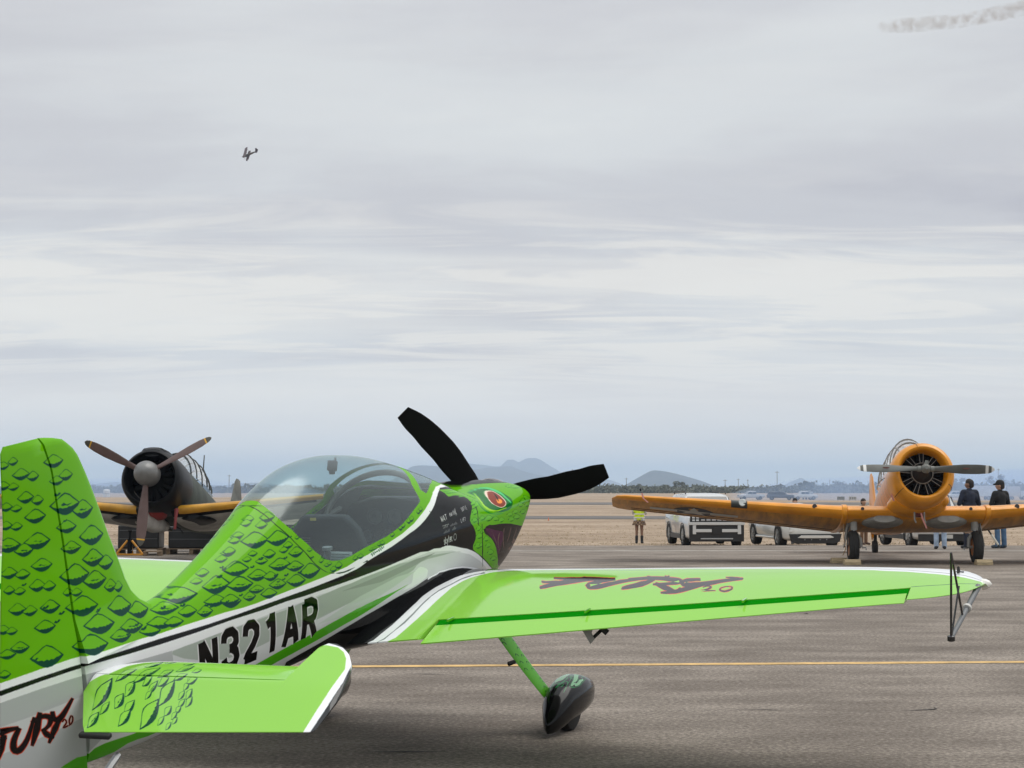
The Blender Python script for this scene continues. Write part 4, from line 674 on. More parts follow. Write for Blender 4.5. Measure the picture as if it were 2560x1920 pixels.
TAIL_SCALES = [
    [-0.103,0.18,0.106,-0.01,-0.033,0.047],
    [-0.061,0.295,0.055,-0.004,-0.024,0.033],
    [-0.151,0.294,0.05,-0.004,-0.023,0.033],
    [-0.205,0.255,0.043,0.0,-0.018,0.023],
    [-0.288,0.248,0.052,0.0,-0.022,0.029],
    [-0.191,0.368,0.049,0.001,-0.021,0.027],
    [-0.263,0.388,0.055,0.001,-0.023,0.03],
    [-0.227,0.489,0.098,-0.006,-0.034,0.048],
    [-0.079,0.489,0.087,-0.005,-0.03,0.041],
    [-0.048,0.401,0.051,0.001,-0.017,0.021],
    [-0.099,0.411,0.03,0.001,-0.014,0.017],
    [-0.202,0.565,0.032,0.002,-0.017,0.022],
    [-0.27,0.57,0.029,0.001,-0.013,0.016],
    [0.021,0.551,0.027,0.001,-0.014,0.017],
    [-0.026,0.558,0.027,0.001,-0.014,0.017],
    [-0.091,0.57,0.03,0.001,-0.014,0.017],
    [-0.08,0.601,0.036,-0.002,-0.015,0.02],
    [-0.145,0.6,0.03,0.002,-0.013,0.016],
    [-0.133,0.63,0.035,-0.001,-0.015,0.02],
    [-0.19,0.609,0.026,0.001,-0.013,0.016],
    [-0.23,0.612,0.026,0.001,-0.013,0.016],
    [-0.264,0.634,0.022,0.001,-0.011,0.014],
    [-0.301,0.624,0.025,0.001,-0.011,0.014],
    [0.063,0.202,0.067,0.015,-0.04,0.03],
    [0.076,0.301,0.087,0.02,-0.048,0.035],
    [0.222,0.249,0.046,0.022,-0.039,0.027],
    [-0.0,0.348,0.032,0.008,-0.031,0.023],
    [0.088,0.389,0.05,0.012,-0.04,0.029],
    [0.001,0.429,0.028,0.014,-0.032,0.022],
    [0.055,0.485,0.033,0.017,-0.036,0.025],
    [0.17,0.441,0.045,0.023,-0.038,0.025],
    [0.262,0.412,0.023,0.022,-0.031,0.02],
    [0.142,0.516,0.017,0.016,-0.034,0.021],
    [0.278,0.306,0.023,0.022,-0.027,0.017],
    [0.019,0.563,0.018,0.018,-0.029,0.018],
]

# ---------------------------------------------------------------- paint scheme drawn into an in-memory picture
def s2(c): return tuple(v / 255 for v in c)
TOPLIT_GREEN, GREEN, TEAL, WHITE, BLACK = s2((138, 200, 70)), s2((100, 172, 6)), s2((4, 62, 50)), s2((236, 238, 240)), s2((14, 15, 16))  # wing and tailplane get the livery green with top light mixed in
class Paint:
    def __init__(s, x0, x1, y0, y1, res, base):
        s.x0, s.y0, s.res = x0, y0, res; s.w = int(round((x1 - x0) / res)); s.h = int(round((y1 - y0) / res))
        s.a = np.ones((s.h, s.w, 4), np.float32); s.a[..., :3] = base
    def _blend(s, i0, j0, cov, col, ch=slice(0, 3)):
        sub = s.a[j0:j0 + cov.shape[0], i0:i0 + cov.shape[1]]
        sub[..., ch] = sub[..., ch] * (1 - cov[..., None]) + np.array(col, np.float32) * cov[..., None]
    def grid(s, lo, hi):
        i0 = max(0, int((lo[0] - s.x0) / s.res) - 2); j0 = max(0, int((lo[1] - s.y0) / s.res) - 2)
        i1 = min(s.w, int((hi[0] - s.x0) / s.res) + 3); j1 = min(s.h, int((hi[1] - s.y0) / s.res) + 3)
        if i1 <= i0 or j1 <= j0: return None
        k = 3
        gx = s.x0 + (i0 + (np.arange((i1 - i0) * k) + .5) / k) * s.res; gy = s.y0 + (j0 + (np.arange((j1 - j0) * k) + .5) / k) * s.res
        return i0, j0, i1, j1, k, gx, gy
    def poly(s, pts, col, alpha=None):
        p = np.asarray(pts, float).reshape(-1, 2); g = s.grid(p.min(0), p.max(0))
        if g is None: return
        i0, j0, i1, j1, k, gx, gy = g
        par = np.zeros((len(gy), len(gx)), bool)
        for a, b in zip(p, np.roll(p, -1, 0)):
            if a[1] == b[1]: continue
            lo, hi = (a, b) if a[1] < b[1] else (b, a)
            r = np.nonzero((gy >= lo[1]) & (gy < hi[1]))[0]
            if len(r) == 0: continue
            xc = lo[0] + (gy[r] - lo[1]) / (hi[1] - lo[1]) * (hi[0] - lo[0])
            par[r] ^= gx[None, :] > xc[:, None]
        cov = par.reshape(j1 - j0, k, i1 - i0, k).mean((1, 3)).astype(np.float32)
        if alpha is not None: s._blend(i0, j0, cov, (alpha,), slice(3, 4))
        else: s._blend(i0, j0, cov, col)
    def stroke(s, pts, w, col):
        p = np.asarray(pts, float).reshape(-1, 2); g = s.grid(p.min(0) - w, p.max(0) + w)
        if g is None: return
        i0, j0, i1, j1, k, gx, gy = g; X, Y = np.meshgrid(gx, gy); m = np.zeros(X.shape, bool)
        for i in range(len(p) - 1):
            d = p[i + 1] - p[i]; l = np.hypot(*d)
            if l < 1e-9: continue
            d = d / l; t = (X - p[i][0]) * d[0] + (Y - p[i][1]) * d[1]; q = np.abs((X - p[i][0]) * d[1] - (Y - p[i][1]) * d[0])
            m |= (q < w / 2) & (t >= 0) & (t <= l)
            if i: m |= np.hypot(X - p[i][0], Y - p[i][1]) < w / 2
        s._blend(i0, j0, m.reshape(j1 - j0, k, i1 - i0, k).mean((1, 3)).astype(np.float32), col)
    def image(s, name):
        im = bpy.data.images.new(name, s.w, s.h, alpha=True); im.pixels.foreach_set(np.clip(s.a, 0, 1).ravel()); im.update(); im.pack(); return im
SC_OUT = np.array([(-1, .24), (-.78, -.04), (-.52, -.36), (-.25, -.76), (-.02, -.97), (.3, -.86), (.65, -.5), (1, -.14), (.84, .16), (.62, .52), (.34, .82), (.05, .99), (-.2, .96), (-.5, .76), (-.76, .5)])
SC_IN = np.array([(-.88, .2), (-.72, -.02), (-.47, -.33), (-.22, -.68), (-.01, -.86), (.28, -.76), (.58, -.45), (.88, -.12), (.76, -.04), (.68, -.02), (.56, .12), (.46, .11), (.38, .25), (.25, .23), (.13, .36), (.0, .32), (-.16, .43), (-.32, .38), (-.5, .45), (-.7, .34)])
def scale(P, c, u, v, dark, light, rng, thin=False):
    c, u, v = np.array(c), np.array(u), np.array(v); T = lambda q: c + q[:, :1] * u + q[:, 1:] * v
    j = rng.normal(0, .025, SC_IN.shape); inn = SC_IN * 1.05 + j
    if thin: inn = inn * 1.0; inn[:, 1] += np.where(inn[:, 1] > -.05, .3, 0); inn = inn * 1.03
    P.poly(T(SC_OUT * 1.05), dark); P.poly(T(inn), light)
    if not thin and np.hypot(*u) > .05 and rng.random() < .4:
        q = np.array([(-.35, .10), (-.1, -.02), (.1, .06), (.45, -.08), (.2, .14), (.0, .1), (-.15, .18)]) + rng.normal(0, .03, (7, 2)); P.poly(T(q), dark)
LET = {'N': [[(0, 0), (0, 1)], [(.06, .98), (.94, .02)], [(1, 0), (1, 1)]], '3': [[(0, .74), (.06, .9), (.28, 1), (.7, 1), (.95, .86), (.95, .66), (.7, .53), (.42, .53)], [(.6, .53), (.92, .4), (1, .22), (.85, .05), (.6, 0), (.3, 0), (.06, .1), (0, .28)]],
       '2': [[(.02, .70), (.1, .92), (.35, 1), (.7, .98), (.96, .82), (.94, .62), (.65, .38), (.2, .14), (.06, 0)], [(0, 0), (1, 0)]], '1': [[(.62, -.09), (.62, 1.09)], [(.12, .78), (.45, .86), (.62, 1.04)]],
       'A': [[(-.04, -.09), (.5, 1.06)], [(.5, 1.06), (1.04, -.09)], [(.2, .26), (.8, .26)]], 'R': [[(0, -.09), (0, 1)], [(0, 1), (.62, 1), (.95, .9), (.98, .68), (.85, .5), (.55, .45), (0, .45)], [(.5, .45), (1.02, -.09)]],
       'W': [[(0, 1), (.25, 0), (.5, .7), (.75, 0), (1, 1)]], 'T': [[(0, 1), (1, 1)], [(.5, 0), (.5, 1)]], 'e': [[(.05, .35), (.9, .35), (.8, .62), (.4, .68), (.05, .4), (.2, .05), (.8, .05)]], 'a': [[(.1, .6), (.7, .65), (.85, .5), (.85, 0)], [(.85, .35), (.3, .38), (.1, .2), (.3, 0), (.85, .1)]],
       'r': [[(.2, 0), (.2, .65)], [(.2, .45), (.5, .65), (.8, .62)]], 't': [[(.4, 1), (.4, .1), (.7, 0)], [(.1, .65), (.75, .65)]], 'h': [[(.1, 0), (.1, 1)], [(.1, .5), (.5, .65), (.85, .5), (.85, 0)]], 'X': [[(-.2, -.35), (1.2, 1.25)], [(-.2, 1.1), (1.1, -.2)]],
       'S': [[(1, .85), (.7, 1), (.25, 1), (.05, .75), (.3, .55), (.75, .45), (.95, .22), (.7, 0), (.25, 0), (0, .15)]], 'O': [[(.5, 1), (.1, .8), (.1, .2), (.5, 0), (.9, .2), (.9, .8), (.5, 1)]], 'F': [[(.1, 0), (.1, 1), (.9, 1)], [(.1, .52), (.75, .52)]], 'I': [[(.5, 0), (.5, 1)]], 'E': [[(.9, 0), (.1, 0), (.1, 1), (.9, 1)], [(.1, .5), (.75, .5)]],
       's': [[(.9, .55), (.3, .65), (.1, .5), (.85, .2), (.7, 0), (.05, .08)]], 'k': [[(.1, 0), (.1, 1)], [(.85, .65), (.1, .3), (.9, 0)]], 'y': [[(.1, .65), (.5, .05)], [(.9, .65), (.2, -.35)]], 'c': [[(.85, .6), (.3, .62), (.1, .3), (.3, .02), (.85, .08)]], 'L': [[(.1, 1), (.1, 0), (.85, 0)]], 'P': [[(.1, 0), (.1, 1), (.8, 1), (.8, .5), (.1, .5)]]}
def letters(P, text, x, z, h, w, gap, sw, col, slope=0.0, grow=0.0, lean=0.0):
    for i, chh in enumerate(text):
        ox = x + i * (w + gap)
        for st in LET[chh]:
            P.stroke([(ox + a * w + b * h * lean, z + b * h + (ox + a * w - x) * slope) for a, b in st], sw + grow, col)
def side_picture(lettering):
    P = Paint(-.95, 5.45, -.75, 1.2, .0028, GREEN); rng = np.random.default_rng(4)
    S = {}
    for n, p in SIDE_PAINT: S.setdefault(n, []).append(np.array(p).reshape(-1, 2))
    down = [(5.6, -.12), (5.6, -1), (-1.2, -1)]
    P.poly(np.concatenate([S['edge_white'][0], [(3.62, .25), (3.8, .235), (4.0, .19), (4.2, .135), (4.35, .09), (5.6, .09)], down]), WHITE)
    P.poly(np.concatenate([S['edge_black_top'][0], [(3.68, .232), (3.85, .21), (4.05, .16), (4.24, .108), (4.3, .12), (5.6, .12)], down]), BLACK)
    # silver and pale bands of the side, under the black stripe
    bb = S['edge_black_bottom'][0]
    P.poly(np.concatenate([bb, [(4.341, -1), (-1.2, -1)]]), s2((222, 224, 224)))
    w2 = S['edge_white2'][0]
    P.poly(np.concatenate([w2, [(3.2, -.085), (3.55, -.15), (3.85, -.24), (4.05, -.33), (4.3, -.46), (4.3, -1), (-1.2, -1)]]), s2((196, 200, 199)))
    for a in np.linspace(0, 1, 24):      # brushed silver fading aft
        pass
    tail = np.concatenate([w2[w2[:, 0] < .62], [(.62, -.5), (-1.2, -.5)]]); P.poly(tail, s2((168, 172, 171)))
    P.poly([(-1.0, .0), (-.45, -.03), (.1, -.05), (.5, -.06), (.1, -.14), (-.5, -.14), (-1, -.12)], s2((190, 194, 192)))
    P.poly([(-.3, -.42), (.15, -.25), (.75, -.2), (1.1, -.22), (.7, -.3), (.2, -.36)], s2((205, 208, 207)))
    P.poly(S['graygreen'][0], s2((158, 168, 158))); P.poly(S['paleswoosh'][0], s2((214, 222, 214)))  # grey-green band and pale curve, with wing reflections partly painted in
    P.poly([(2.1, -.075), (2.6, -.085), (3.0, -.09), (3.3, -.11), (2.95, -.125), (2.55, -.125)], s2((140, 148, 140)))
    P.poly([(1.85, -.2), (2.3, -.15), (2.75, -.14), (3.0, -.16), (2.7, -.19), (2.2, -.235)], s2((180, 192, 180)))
    P.poly(S['lime'][0], s2((70, 160, 10)))
    P.poly(np.concatenate([S['edge_belly'][0], [(4.35, -.52), (4.35, -1), (-1.2, -1)]]), BLACK)
    P.poly(np.concatenate([S['edge_belly'][0][-14:], (S['edge_belly'][0][-14:] + (0, -.012))[::-1]]), WHITE)
    P.poly([(4.28, -.44), (4.5, -.5), (4.7, -.75), (4.1, -.75)], BLACK)
    # head on the cowling
    P.poly(S['head'][0], s2((92, 168, 12)))
    for sc in SIDE_SCALES:
        if sc[6] == 0: scale(P, sc[:2], sc[2:4], sc[4:6], TEAL, GREEN, rng)
        else: scale(P, sc[:2], sc[2:4], sc[4:6], s2((22, 92, 12)), s2((96, 178, 30)), rng, True)
    P.poly(S['mouth'][0], s2((32, 24, 25))); P.poly(S['tongue'][0], s2((70, 30, 58)))
    for f in S['fold']: P.poly(f, s2((104, 80, 74)))
    P.poly(S['socket'][0], s2((18, 104, 40))); P.poly(S['lid'][0], s2((150, 205, 40))); P.poly(S['lid2'][0], s2((30, 130, 40))); P.poly(S['brow'][0], s2((70, 190, 110)))
    P.poly(S['eyewhite'][0], s2((238, 214, 196))); P.poly(S['iris'][0], s2((126, 46, 22))); P.poly(S['glow'][0], s2((232, 140, 52))); P.poly(S['pupil'][0], s2((26, 10, 8)))
    for f in S['seam']: P.poly(f, s2((8, 30, 16)))
    P.poly(S['inlet'][0], (.01, .01, .01))
    for k in range(44):                  # small ragged flecks between the scales
        x, z = rng.uniform(-.4, 2.2), 0; z = rng.uniform(.16, 1.0) if x < .3 else rng.uniform(.1, .2 + .17 * max(0, x - .6))
        if abs(x - .4) < .25 and z > .2: continue
        q = np.array([(-.02, 0), (-.008, .006), (0, 0), (.01, .006), (.022, .002), (.01, -.004), (-.004, -.006)]) * rng.uniform(.7, 1.3); P.poly(q + (x, z), TEAL)
    if lettering:
        for gcol, gw in ((s2((214, 214, 214)), .016), ((.006, .006, .007), 0)):
            letters(P, 'N321AR', .815, -.212, .178, .108, .072, .047, gcol, -.022, gw, .0)
        lg = s2((190, 190, 192))
        letters(P, 'WAT', 3.44, .058, .032, .026, .009, .006, lg, -.03); letters(P, 'earthX', 3.585, .064, .028, .013, .006, .005, lg, -.03); letters(P, 'SOFTIE', 3.79, .058, .022, .011, .006, .004, lg, -.04)
        letters(P, 'LIFT', 3.73, -.004, .024, .014, .008, .005, lg, -.06)
        for x0_, z0_, n_, h_ in ((3.445, .012, 5, .014), (3.56, .004, 7, .014), (3.445, -.020, 6, .015), (3.58, -.026, 4, .02)):   # sponsor rows too small to read
            for q in range(n_): P.stroke([(x0_ + q * .016, z0_ - q * .0008), (x0_ + q * .016 + .006, z0_ + h_ * (.5 + .5 * ((q * 7) % 3) / 2))], .005, s2((150, 150, 152)))
        P.stroke([(3.44, .03), (3.54, .024)], .003, lg)
        letters(P, 'skytec', 3.435, -.088, .045, .017, .006, .007, lg, -.02)
        th = np.linspace(0, 2 * PI, 20); P.stroke(np.stack([3.61 + .022 * np.cos(th), -.074 + .02 * np.sin(th)], 1), .004, lg)
        t = np.linspace(0, 1, 60); P.stroke(np.stack([2.455 + .165 * t, .055 + .014 * t + .010 * np.sin(t * 48) * (.6 + .4 * np.sin(t * 11))], 1), .005, s2((20, 80, 30)))
        for a in S['fury_edge']: P.poly(a, s2((196, 58, 30)))
        for a in S['fury']: P.poly(a, s2((22, 14, 14)))
    gl = S['edge_glass'][0][9:]
    P.poly(np.concatenate([[(1.60, .95), (1.655, .55)], gl[:-1], [(3.27, .335), (3.36, .40), (3.47, .46), (3.55, .95)]]), None, alpha=0.0)
    P.poly([(3.335, .282), (3.39, .248), (3.45, .258), (3.55, .275), (3.70, .278), (3.85, .250), (4.02, .205), (4.16, .165), (4.24, .16), (4.24, .95), (3.66, .95), (3.60, .50), (3.50, .42), (3.40, .345)], None, alpha=0.0)
    return P.image('side paint' if lettering else 'side paint far')
WHINGE_Y = [.3, .707, 1.262, 2.096, 2.749, 3.318, 3.73]
WHINGE_X = [2.47, 2.516, 2.585, 2.69, 2.79, 2.885, 3.02]
def wing_picture(lettering):
    P = Paint(2.0, 4.4, .25, 3.85, .0035, TOPLIT_GREEN); S = {}
    for n, p in WING_PAINT: S.setdefault(n, []).append(np.array(p).reshape(-1, 2))
    P.poly(np.concatenate([S['edge_in'][0][:-1], [(3.10, 3.78), (3.3, 3.9), (4.5, 3.9), (4.5, .2), (2.0, .2)]]), WHITE)
    ein = S['edge_in'][0]; k = ein[len(ein) // 3:]
    P.poly(np.concatenate([k + (.05, 0), (k + (.062, .004))[::-1]]), s2((120, 124, 128)))
    P.poly(np.concatenate([S['edge_out'][0], [(3.95, .7), (4.5, .7), (4.5, .2), (2.0, .2)]]), BLACK)
    P.poly(S['line'][0], s2((120, 124, 126)))
    if lettering:
        for a in S['fury_edge']: P.poly(a, s2((205, 92, 60)))
        for a in S['fury']: P.poly(a, s2((34, 22, 26)))
    P.stroke([(2.905, 3.34), (2.935, 3.5), (2.99, 3.68)], .01, s2((20, 90, 10)))
    return P.image('wing paint' if lettering else 'wing paint far')
def tail_picture():
    P = Paint(-.45, .55, 0, 1.4, .0028, TOPLIT_GREEN); rng = np.random.default_rng(8)
    for s in TAIL_SCALES: scale(P, s[:2], s[2:4], s[4:6], TEAL, TOPLIT_GREEN, rng)
    inner = [(-.42, 1.25), (-.282, 1.245), (-.147, 1.24), (.035, 1.237), (.167, 1.233), (.252, 1.201), (.304, 1.166), (.342, 1.121), (.358, 1.057), (.36, .96), (.5, .96)]
    outer = [(-.42, 1.276), (-.296, 1.276), (-.161, 1.275), (.066, 1.270), (.212, 1.246), (.287, 1.207), (.346, 1.142), (.378, 1.063), (.39, .96), (.5, .96)]
    P.poly([(-.02, .055), (.05, .125), (.18, .135), (.255, .185), (.285, .30), (.30, .48), (.36, .48), (.36, .03)], WHITE)
    P.poly(inner + [(.55, .96), (.55, 1.45), (-.45, 1.45)], WHITE); P.poly(outer + [(.55, .96), (.55, 1.45), (-.45, 1.45)], s2((22, 26, 28)))
    return P.image('tail paint')
def leg_picture():
    P = Paint(3.85, 4.25, -1.4, -.5, .003, s2((80, 158, 36))); rng = np.random.default_rng(9)
    for k in range(34):
        z = -.6 - .78 * k / 34; s = .032 * (1 - .45 * k / 34); x = 4.05 + .03 * 0 + rng.uniform(-.09, .09)
        P.poly([(x - s, z), (x - s * .5, z + s * .8), (x, z + s), (x + s * .7, z + s * .6), (x + s, z), (x + s * .6, z + s * .2), (x + s * .4, z + s * .62), (x, z + s * .8), (x - s * .6, z + s * .5)], s2((12, 58, 22)))
    return P.image('leg paint')
def paint_mat(name, P, imgs, axes, glass=False, absy=True, rough=.22, ior=1.45, cw=.5):
    x0, y0, w, h = P
    m = bpy.data.materials.new(name); m.use_nodes = True; nt = m.node_tree; N = nt.nodes; L = nt.links; b = N['Principled BSDF']
    tc = N.new('ShaderNodeTexCoord'); sep = N.new('ShaderNodeSeparateXYZ'); L.new(tc.outputs['Object'], sep.inputs[0])
    def mth(op, a, c):
        k = N.new('ShaderNodeMath'); k.operation = op
        for i, v in enumerate((a, c)):
            if hasattr(v, 'is_linked'): L.new(v, k.inputs[i])
            else: k.inputs[i].default_value = v
        return k.outputs[0]
    v = sep.outputs[axes[1]]
    if axes[1] == 'Y' and absy: v = mth('ABSOLUTE', v, 0)
    cb = N.new('ShaderNodeCombineXYZ'); L.new(mth('MULTIPLY', mth('SUBTRACT', sep.outputs[axes[0]], x0), 1 / w), cb.inputs[0]); L.new(mth('MULTIPLY', mth('SUBTRACT', v, y0), 1 / h), cb.inputs[1])
    tx = []
    for im in imgs:
        t = N.new('ShaderNodeTexImage'); t.image = im; t.extension = 'EXTEND'; t.interpolation = 'Linear'; L.new(cb.outputs[0], t.inputs[0]); tx.append(t)
    colr = tx[0].outputs[0]
    if len(imgs) > 1:
        mx = N.new('ShaderNodeMix'); mx.data_type = 'RGBA'; L.new(mth('GREATER_THAN', sep.outputs['Y'], 0.0), mx.inputs[0]); L.new(tx[0].outputs[0], mx.inputs[6]); L.new(tx[1].outputs[0], mx.inputs[7]); colr = mx.outputs[2]
    L.new(colr, b.inputs['Base Color']); b.inputs['Roughness'].default_value = rough; b.inputs['Coat Weight'].default_value = cw; b.inputs['Coat Roughness'].default_value = .075; b.inputs['Coat IOR'].default_value = ior; b.inputs['Specular IOR Level'].default_value = .0
    bn = N.new('ShaderNodeTexNoise'); bn.inputs['Scale'].default_value = 2.6; bn.inputs['Detail'].default_value = 3; L.new(tc.outputs['Object'], bn.inputs['Vector'])
    bp = N.new('ShaderNodeBump'); bp.inputs['Strength'].default_value = .10; bp.inputs['Distance'].default_value = .012; L.new(bn.outputs['Fac'], bp.inputs['Height']); L.new(bp.outputs[0], b.inputs['Coat Normal'])
    if glass:
        t = N.new('ShaderNodeBsdfTransparent'); t.inputs[0].default_value = (.74, .855, .86, 1)
        gl = N.new('ShaderNodeBsdfGlossy'); gl.inputs['Roughness'].default_value = .16; gl.inputs[0].default_value = (.9, 1, 1, 1)
        lw = N.new('ShaderNodeLayerWeight'); lw.inputs[0].default_value = .5
        m1 = N.new('ShaderNodeMixShader'); L.new(mth('ADD', mth('MULTIPLY', mth('POWER', lw.outputs['Facing'], 4.0), .7), .085), m1.inputs[0]); L.new(t.outputs[0], m1.inputs[1]); L.new(gl.outputs[0], m1.inputs[2])
        m2 = N.new('ShaderNodeMixShader'); L.new(tx[0].outputs[1], m2.inputs[0]); L.new(m1.outputs[0], m2.inputs[1]); L.new(b.outputs[0], m2.inputs[2])
        L.new(m2.outputs[0], N['Material Output'].inputs[0])
    return m

# ---------------------------------------------------------------- green aerobatic aeroplane
def green_plane():
    side = [side_picture(True), side_picture(False)]; wings = [wing_picture(True), wing_picture(False)]
    SP = (-.95, -.75, 6.4, 1.95)
    skin = paint_mat('green scale livery', SP, side, 'XZ'); canopy_m = paint_mat('canopy paint and tinted glazing', SP, side, 'XZ', glass=True)
    wing_m = paint_mat('wing livery', (2.0, .25, 2.4, 3.6), wings, 'XY', ior=1.5, cw=.9); tail_m = paint_mat('tailplane livery', (-.45, 0, 1.0, 1.4), [tail_picture()], 'XY', ior=1.5, cw=.9); leg_m = paint_mat('leg paint', (3.85, -1.4, .4, .9), [leg_picture()], 'XZ')
    blk = mat('gloss black paint', (.010, .010, .011), .22, coat=.6); flat = mat('matt black', (.012, .012, .012), .7); rubber = mat('tyre rubber', (.018, .017, .016), .85, vary=.3, scale=20)
    dark = mat('dark cockpit lining', (.045, .047, .05), .75, vary=.2, scale=8); steel = mat('grey metal', (.34, .35, .36), .4, metal=.6); alu = mat('light grey plate', (.50, .49, .46), .5); plain = mat('plain green paint', (.12, .48, .006), .22, coat=1.0)
    white = mat('white gloss', (.8, .8, .8), .3, coat=.5)
    Mx = body_rot(19.5, 10.0); P0 = Vector((-1.93767705, 7.66720201, .74786732)); b = Vector((4.1, 0, -1.495))
    root = thing('aerobatic_plane', 'lime green aerobatic plane painted with dark scales and a reptile eye on its nose', 'airplane'); root.matrix_world = Matrix.Translation(P0 + Mx @ b) @ Mx.to_4x4()
    def part(mb, name, m, parent=None, smooth=40, label=None, bevel=0):
        o = mb.build(name, m, parent or root, smooth, bevel, label)
        if parent is None: o.location = -b
        return o
    # fuselage and canopy from one skin
    xs = np.unique(np.concatenate([np.linspace(-.02, 1.6, 60), np.linspace(1.6, 4.3, 190), np.linspace(4.3, 5.1, 56), np.linspace(5.1, 5.3, 22)])); nt_ = 132
    ts = np.linspace(-PI / 2, 1.5 * PI, nt_ + 1)[:-1]
    X, T = np.meshgrid(xs, ts, indexing='ij'); x, y, z = fus_point(X, T); V = np.stack([x, y, z], -1)
    SX = [1.60, 1.70, 1.77, 1.83, 1.9, 1.97, 2.06, 2.17, 2.37, 2.67, 2.91, 3.19, 3.3, 3.42, 3.62, 3.8, 4.0, 4.25, 4.3]; SZ = [.55, .42, .31, .24, .165, .11, .083, .073, .085, .096, .128, .185, .195, .205, .243, .228, .183, .112, .1]
    fm, cm = MB(), MB(); rings = V.reshape(-1, 3).tolist(); fm.v = [tuple(r) for r in rings]; cm.v = list(fm.v)
    for i in range(len(xs) - 1):
        for k in range(nt_):
            k2 = (k + 1) % nt_; f = (i * nt_ + k, i * nt_ + k2, (i + 1) * nt_ + k2, (i + 1) * nt_ + k)
            cx = (V[i, k, 0] + V[i + 1, k2, 0]) / 2; cz = (V[i, k, 2] + V[i + 1, k2, 2]) / 2
            tgt = cm if (cx > 1.6 and cz > interp(cx, SX, SZ) and cx < 4.27) else fm
            tgt.f.append(f); tgt.m.append(0)
    fm.f.append(tuple(range((len(xs) - 1) * nt_, len(xs) * nt_))); fm.m.append(0); fm.f.append(tuple(range(nt_))); fm.m.append(0)
    def prune(mb):
        used = sorted({i for f in mb.f for i in f}); mp = {o: n for n, o in enumerate(used)}; mb.v = [mb.v[i] for i in used]; mb.f = [tuple(mp[i] for i in f) for f in mb.f]
    prune(fm); prune(cm)
    fus = part(fm, 'fuselage', skin, smooth=50); canopy = part(cm, 'canopy', canopy_m, smooth=60)
    # cockpit lining, panel, seat, hoop
    mb = MB(); rr = []
    for xx in np.linspace(1.72, 3.75, 40):
        zt, zc, zb, w, nu, nd = [float(q) for q in fus_par(xx)]; sill = interp(xx, SX, SZ) - .012; ring = []
        for t in np.linspace(0, 1, 25):
            zz = sill + (zb + .06 - sill) * (1 - abs(2 * t - 1)) ** .6
            n = nu if zz > zc else nd; hh = (zt - zc) if zz > zc else (zc - zb); q = min(1, abs(zz - zc) / hh)
            yy = w * .955 * (max(0, 1 - q ** n)) ** (1 / n); yy = max(yy, .02); ring.append((xx, -yy if t < .5 else yy, zz))
        rr.append(ring)
    mb.loft(rr, cap=False, closed=False); 
    for xx, zlim in ((1.73, .30), (3.77, .10)):
        a = np.linspace(0, 2 * PI, 41)[:-1]; q = np.stack(fus_point(np.full(40, xx), a), 1); zc = interp(xx, FX, FZC); q[:, 1] *= .93; q[:, 2] = np.minimum(zc + (q[:, 2] - zc) * .93, zlim); mb.add(q.tolist(), [tuple(range(40))])
    part(mb, 'cockpit_lining', dark)
    mb = MB(); pts = [(-.36, -.32), (.36, -.32), (.37, .06), (.30, .14), (.16, .185), (-.16, .185), (-.30, .14), (-.37, .06)]
    mb.prism(pts, lambda u, v, d: (d, u, v), 3.60, 3.66); mb.add([(3.57, -.3, .145), (3.57, .3, .145), (4.26, .24, .03), (4.26, -.24, .03), (3.57, 0, .19), (4.26, 0, .07)], [(0, 4, 5, 3), (4, 1, 2, 5)]); pan = part(mb, 'instrument_panel', dark, bevel=.01)
    gface = mat('dial face', (.07, .07, .075), .3); rim = mat('dial rim', (.10, .10, .10), .4)
    for (yy, zz, r) in ((.14, .06, .055), (.0, .06, .05), (-.13, .05, .045), (.2, -.07, .04), (.06, -.07, .045), (-.1, -.08, .04)):
        mb = MB(); mb.lathe([(3.60, r), (3.588, r), (3.588, r * .86), (3.594, r * .84)], (0, yy, zz), (1, 0, 0), 20); d = part(mb, 'dial', rim, pan)
        mb = MB(); mb.lathe([(3.596, r * .85), (3.593, .0)], (0, yy, zz), (1, 0, 0), 20, cap=False); mb.box((3.590, yy + r * .2, zz + r * .2), (.003, r * .08, r * .8), rotx(35), 0); part(mb, 'dial_face', gface, pan)
    mb = MB(); prof = [(-.23, -.35), (.23, -.35), (.24, .05), (.21, .18), (.14, .265), (-.14, .265), (-.21, .18), (-.24, .05)]
    mb.prism(prof, lambda u, v, d: (d + v * -.22, u, v), 2.60, 2.68); seat = part(mb, 'seat', mat('black seat fabric', (.022, .024, .028), .85, vary=.3, scale=30), bevel=.02)
    mb = MB()
    for k in range(5): mb.box((2.575 - .02, .12, .13 - k * .014), (.006, .06, .004))
    part(mb, 'seat_vent', mat('slot grey', (.1, .1, .1), .6), seat)
    mb = MB(); mb.add([(2.505, .02, .262), (2.505, .06, .262), (2.505, .06, .245), (2.505, .02, .245)], [(0, 1, 2, 3)]); part(mb, 'seat_tag', mat('yellow tag', (.5, .4, .1), .6), seat)
    for s in (-1, 1):
        mb = MB(); mb.tube([(2.58, s * .07, .25), (2.72, s * .08, .22), (2.8, s * .09, .0), (2.8, s * .1, -.25)], .018, 6); part(mb, 'harness_strap', mat('harness webbing', (.06, .06, .07), .8), seat)
    mb = MB(); mb.tube([(2.36, .0, -.25), (2.34, -.10, .0), (2.32, -.13, .10)], .022, 8); mb.lathe([(0, .0), (.012, .03), (.03, .03), (.035, 0)], (2.32, -.13, .10), (0, 0, 1), 10); part(mb, 'lever', steel)
    mb = MB(); mb.box((2.36, -.19, .055), (.006, .15, .075)); plq = part(mb, 'placard', mat('white placard', (.75, .78, .76), .5))
    mb = MB()
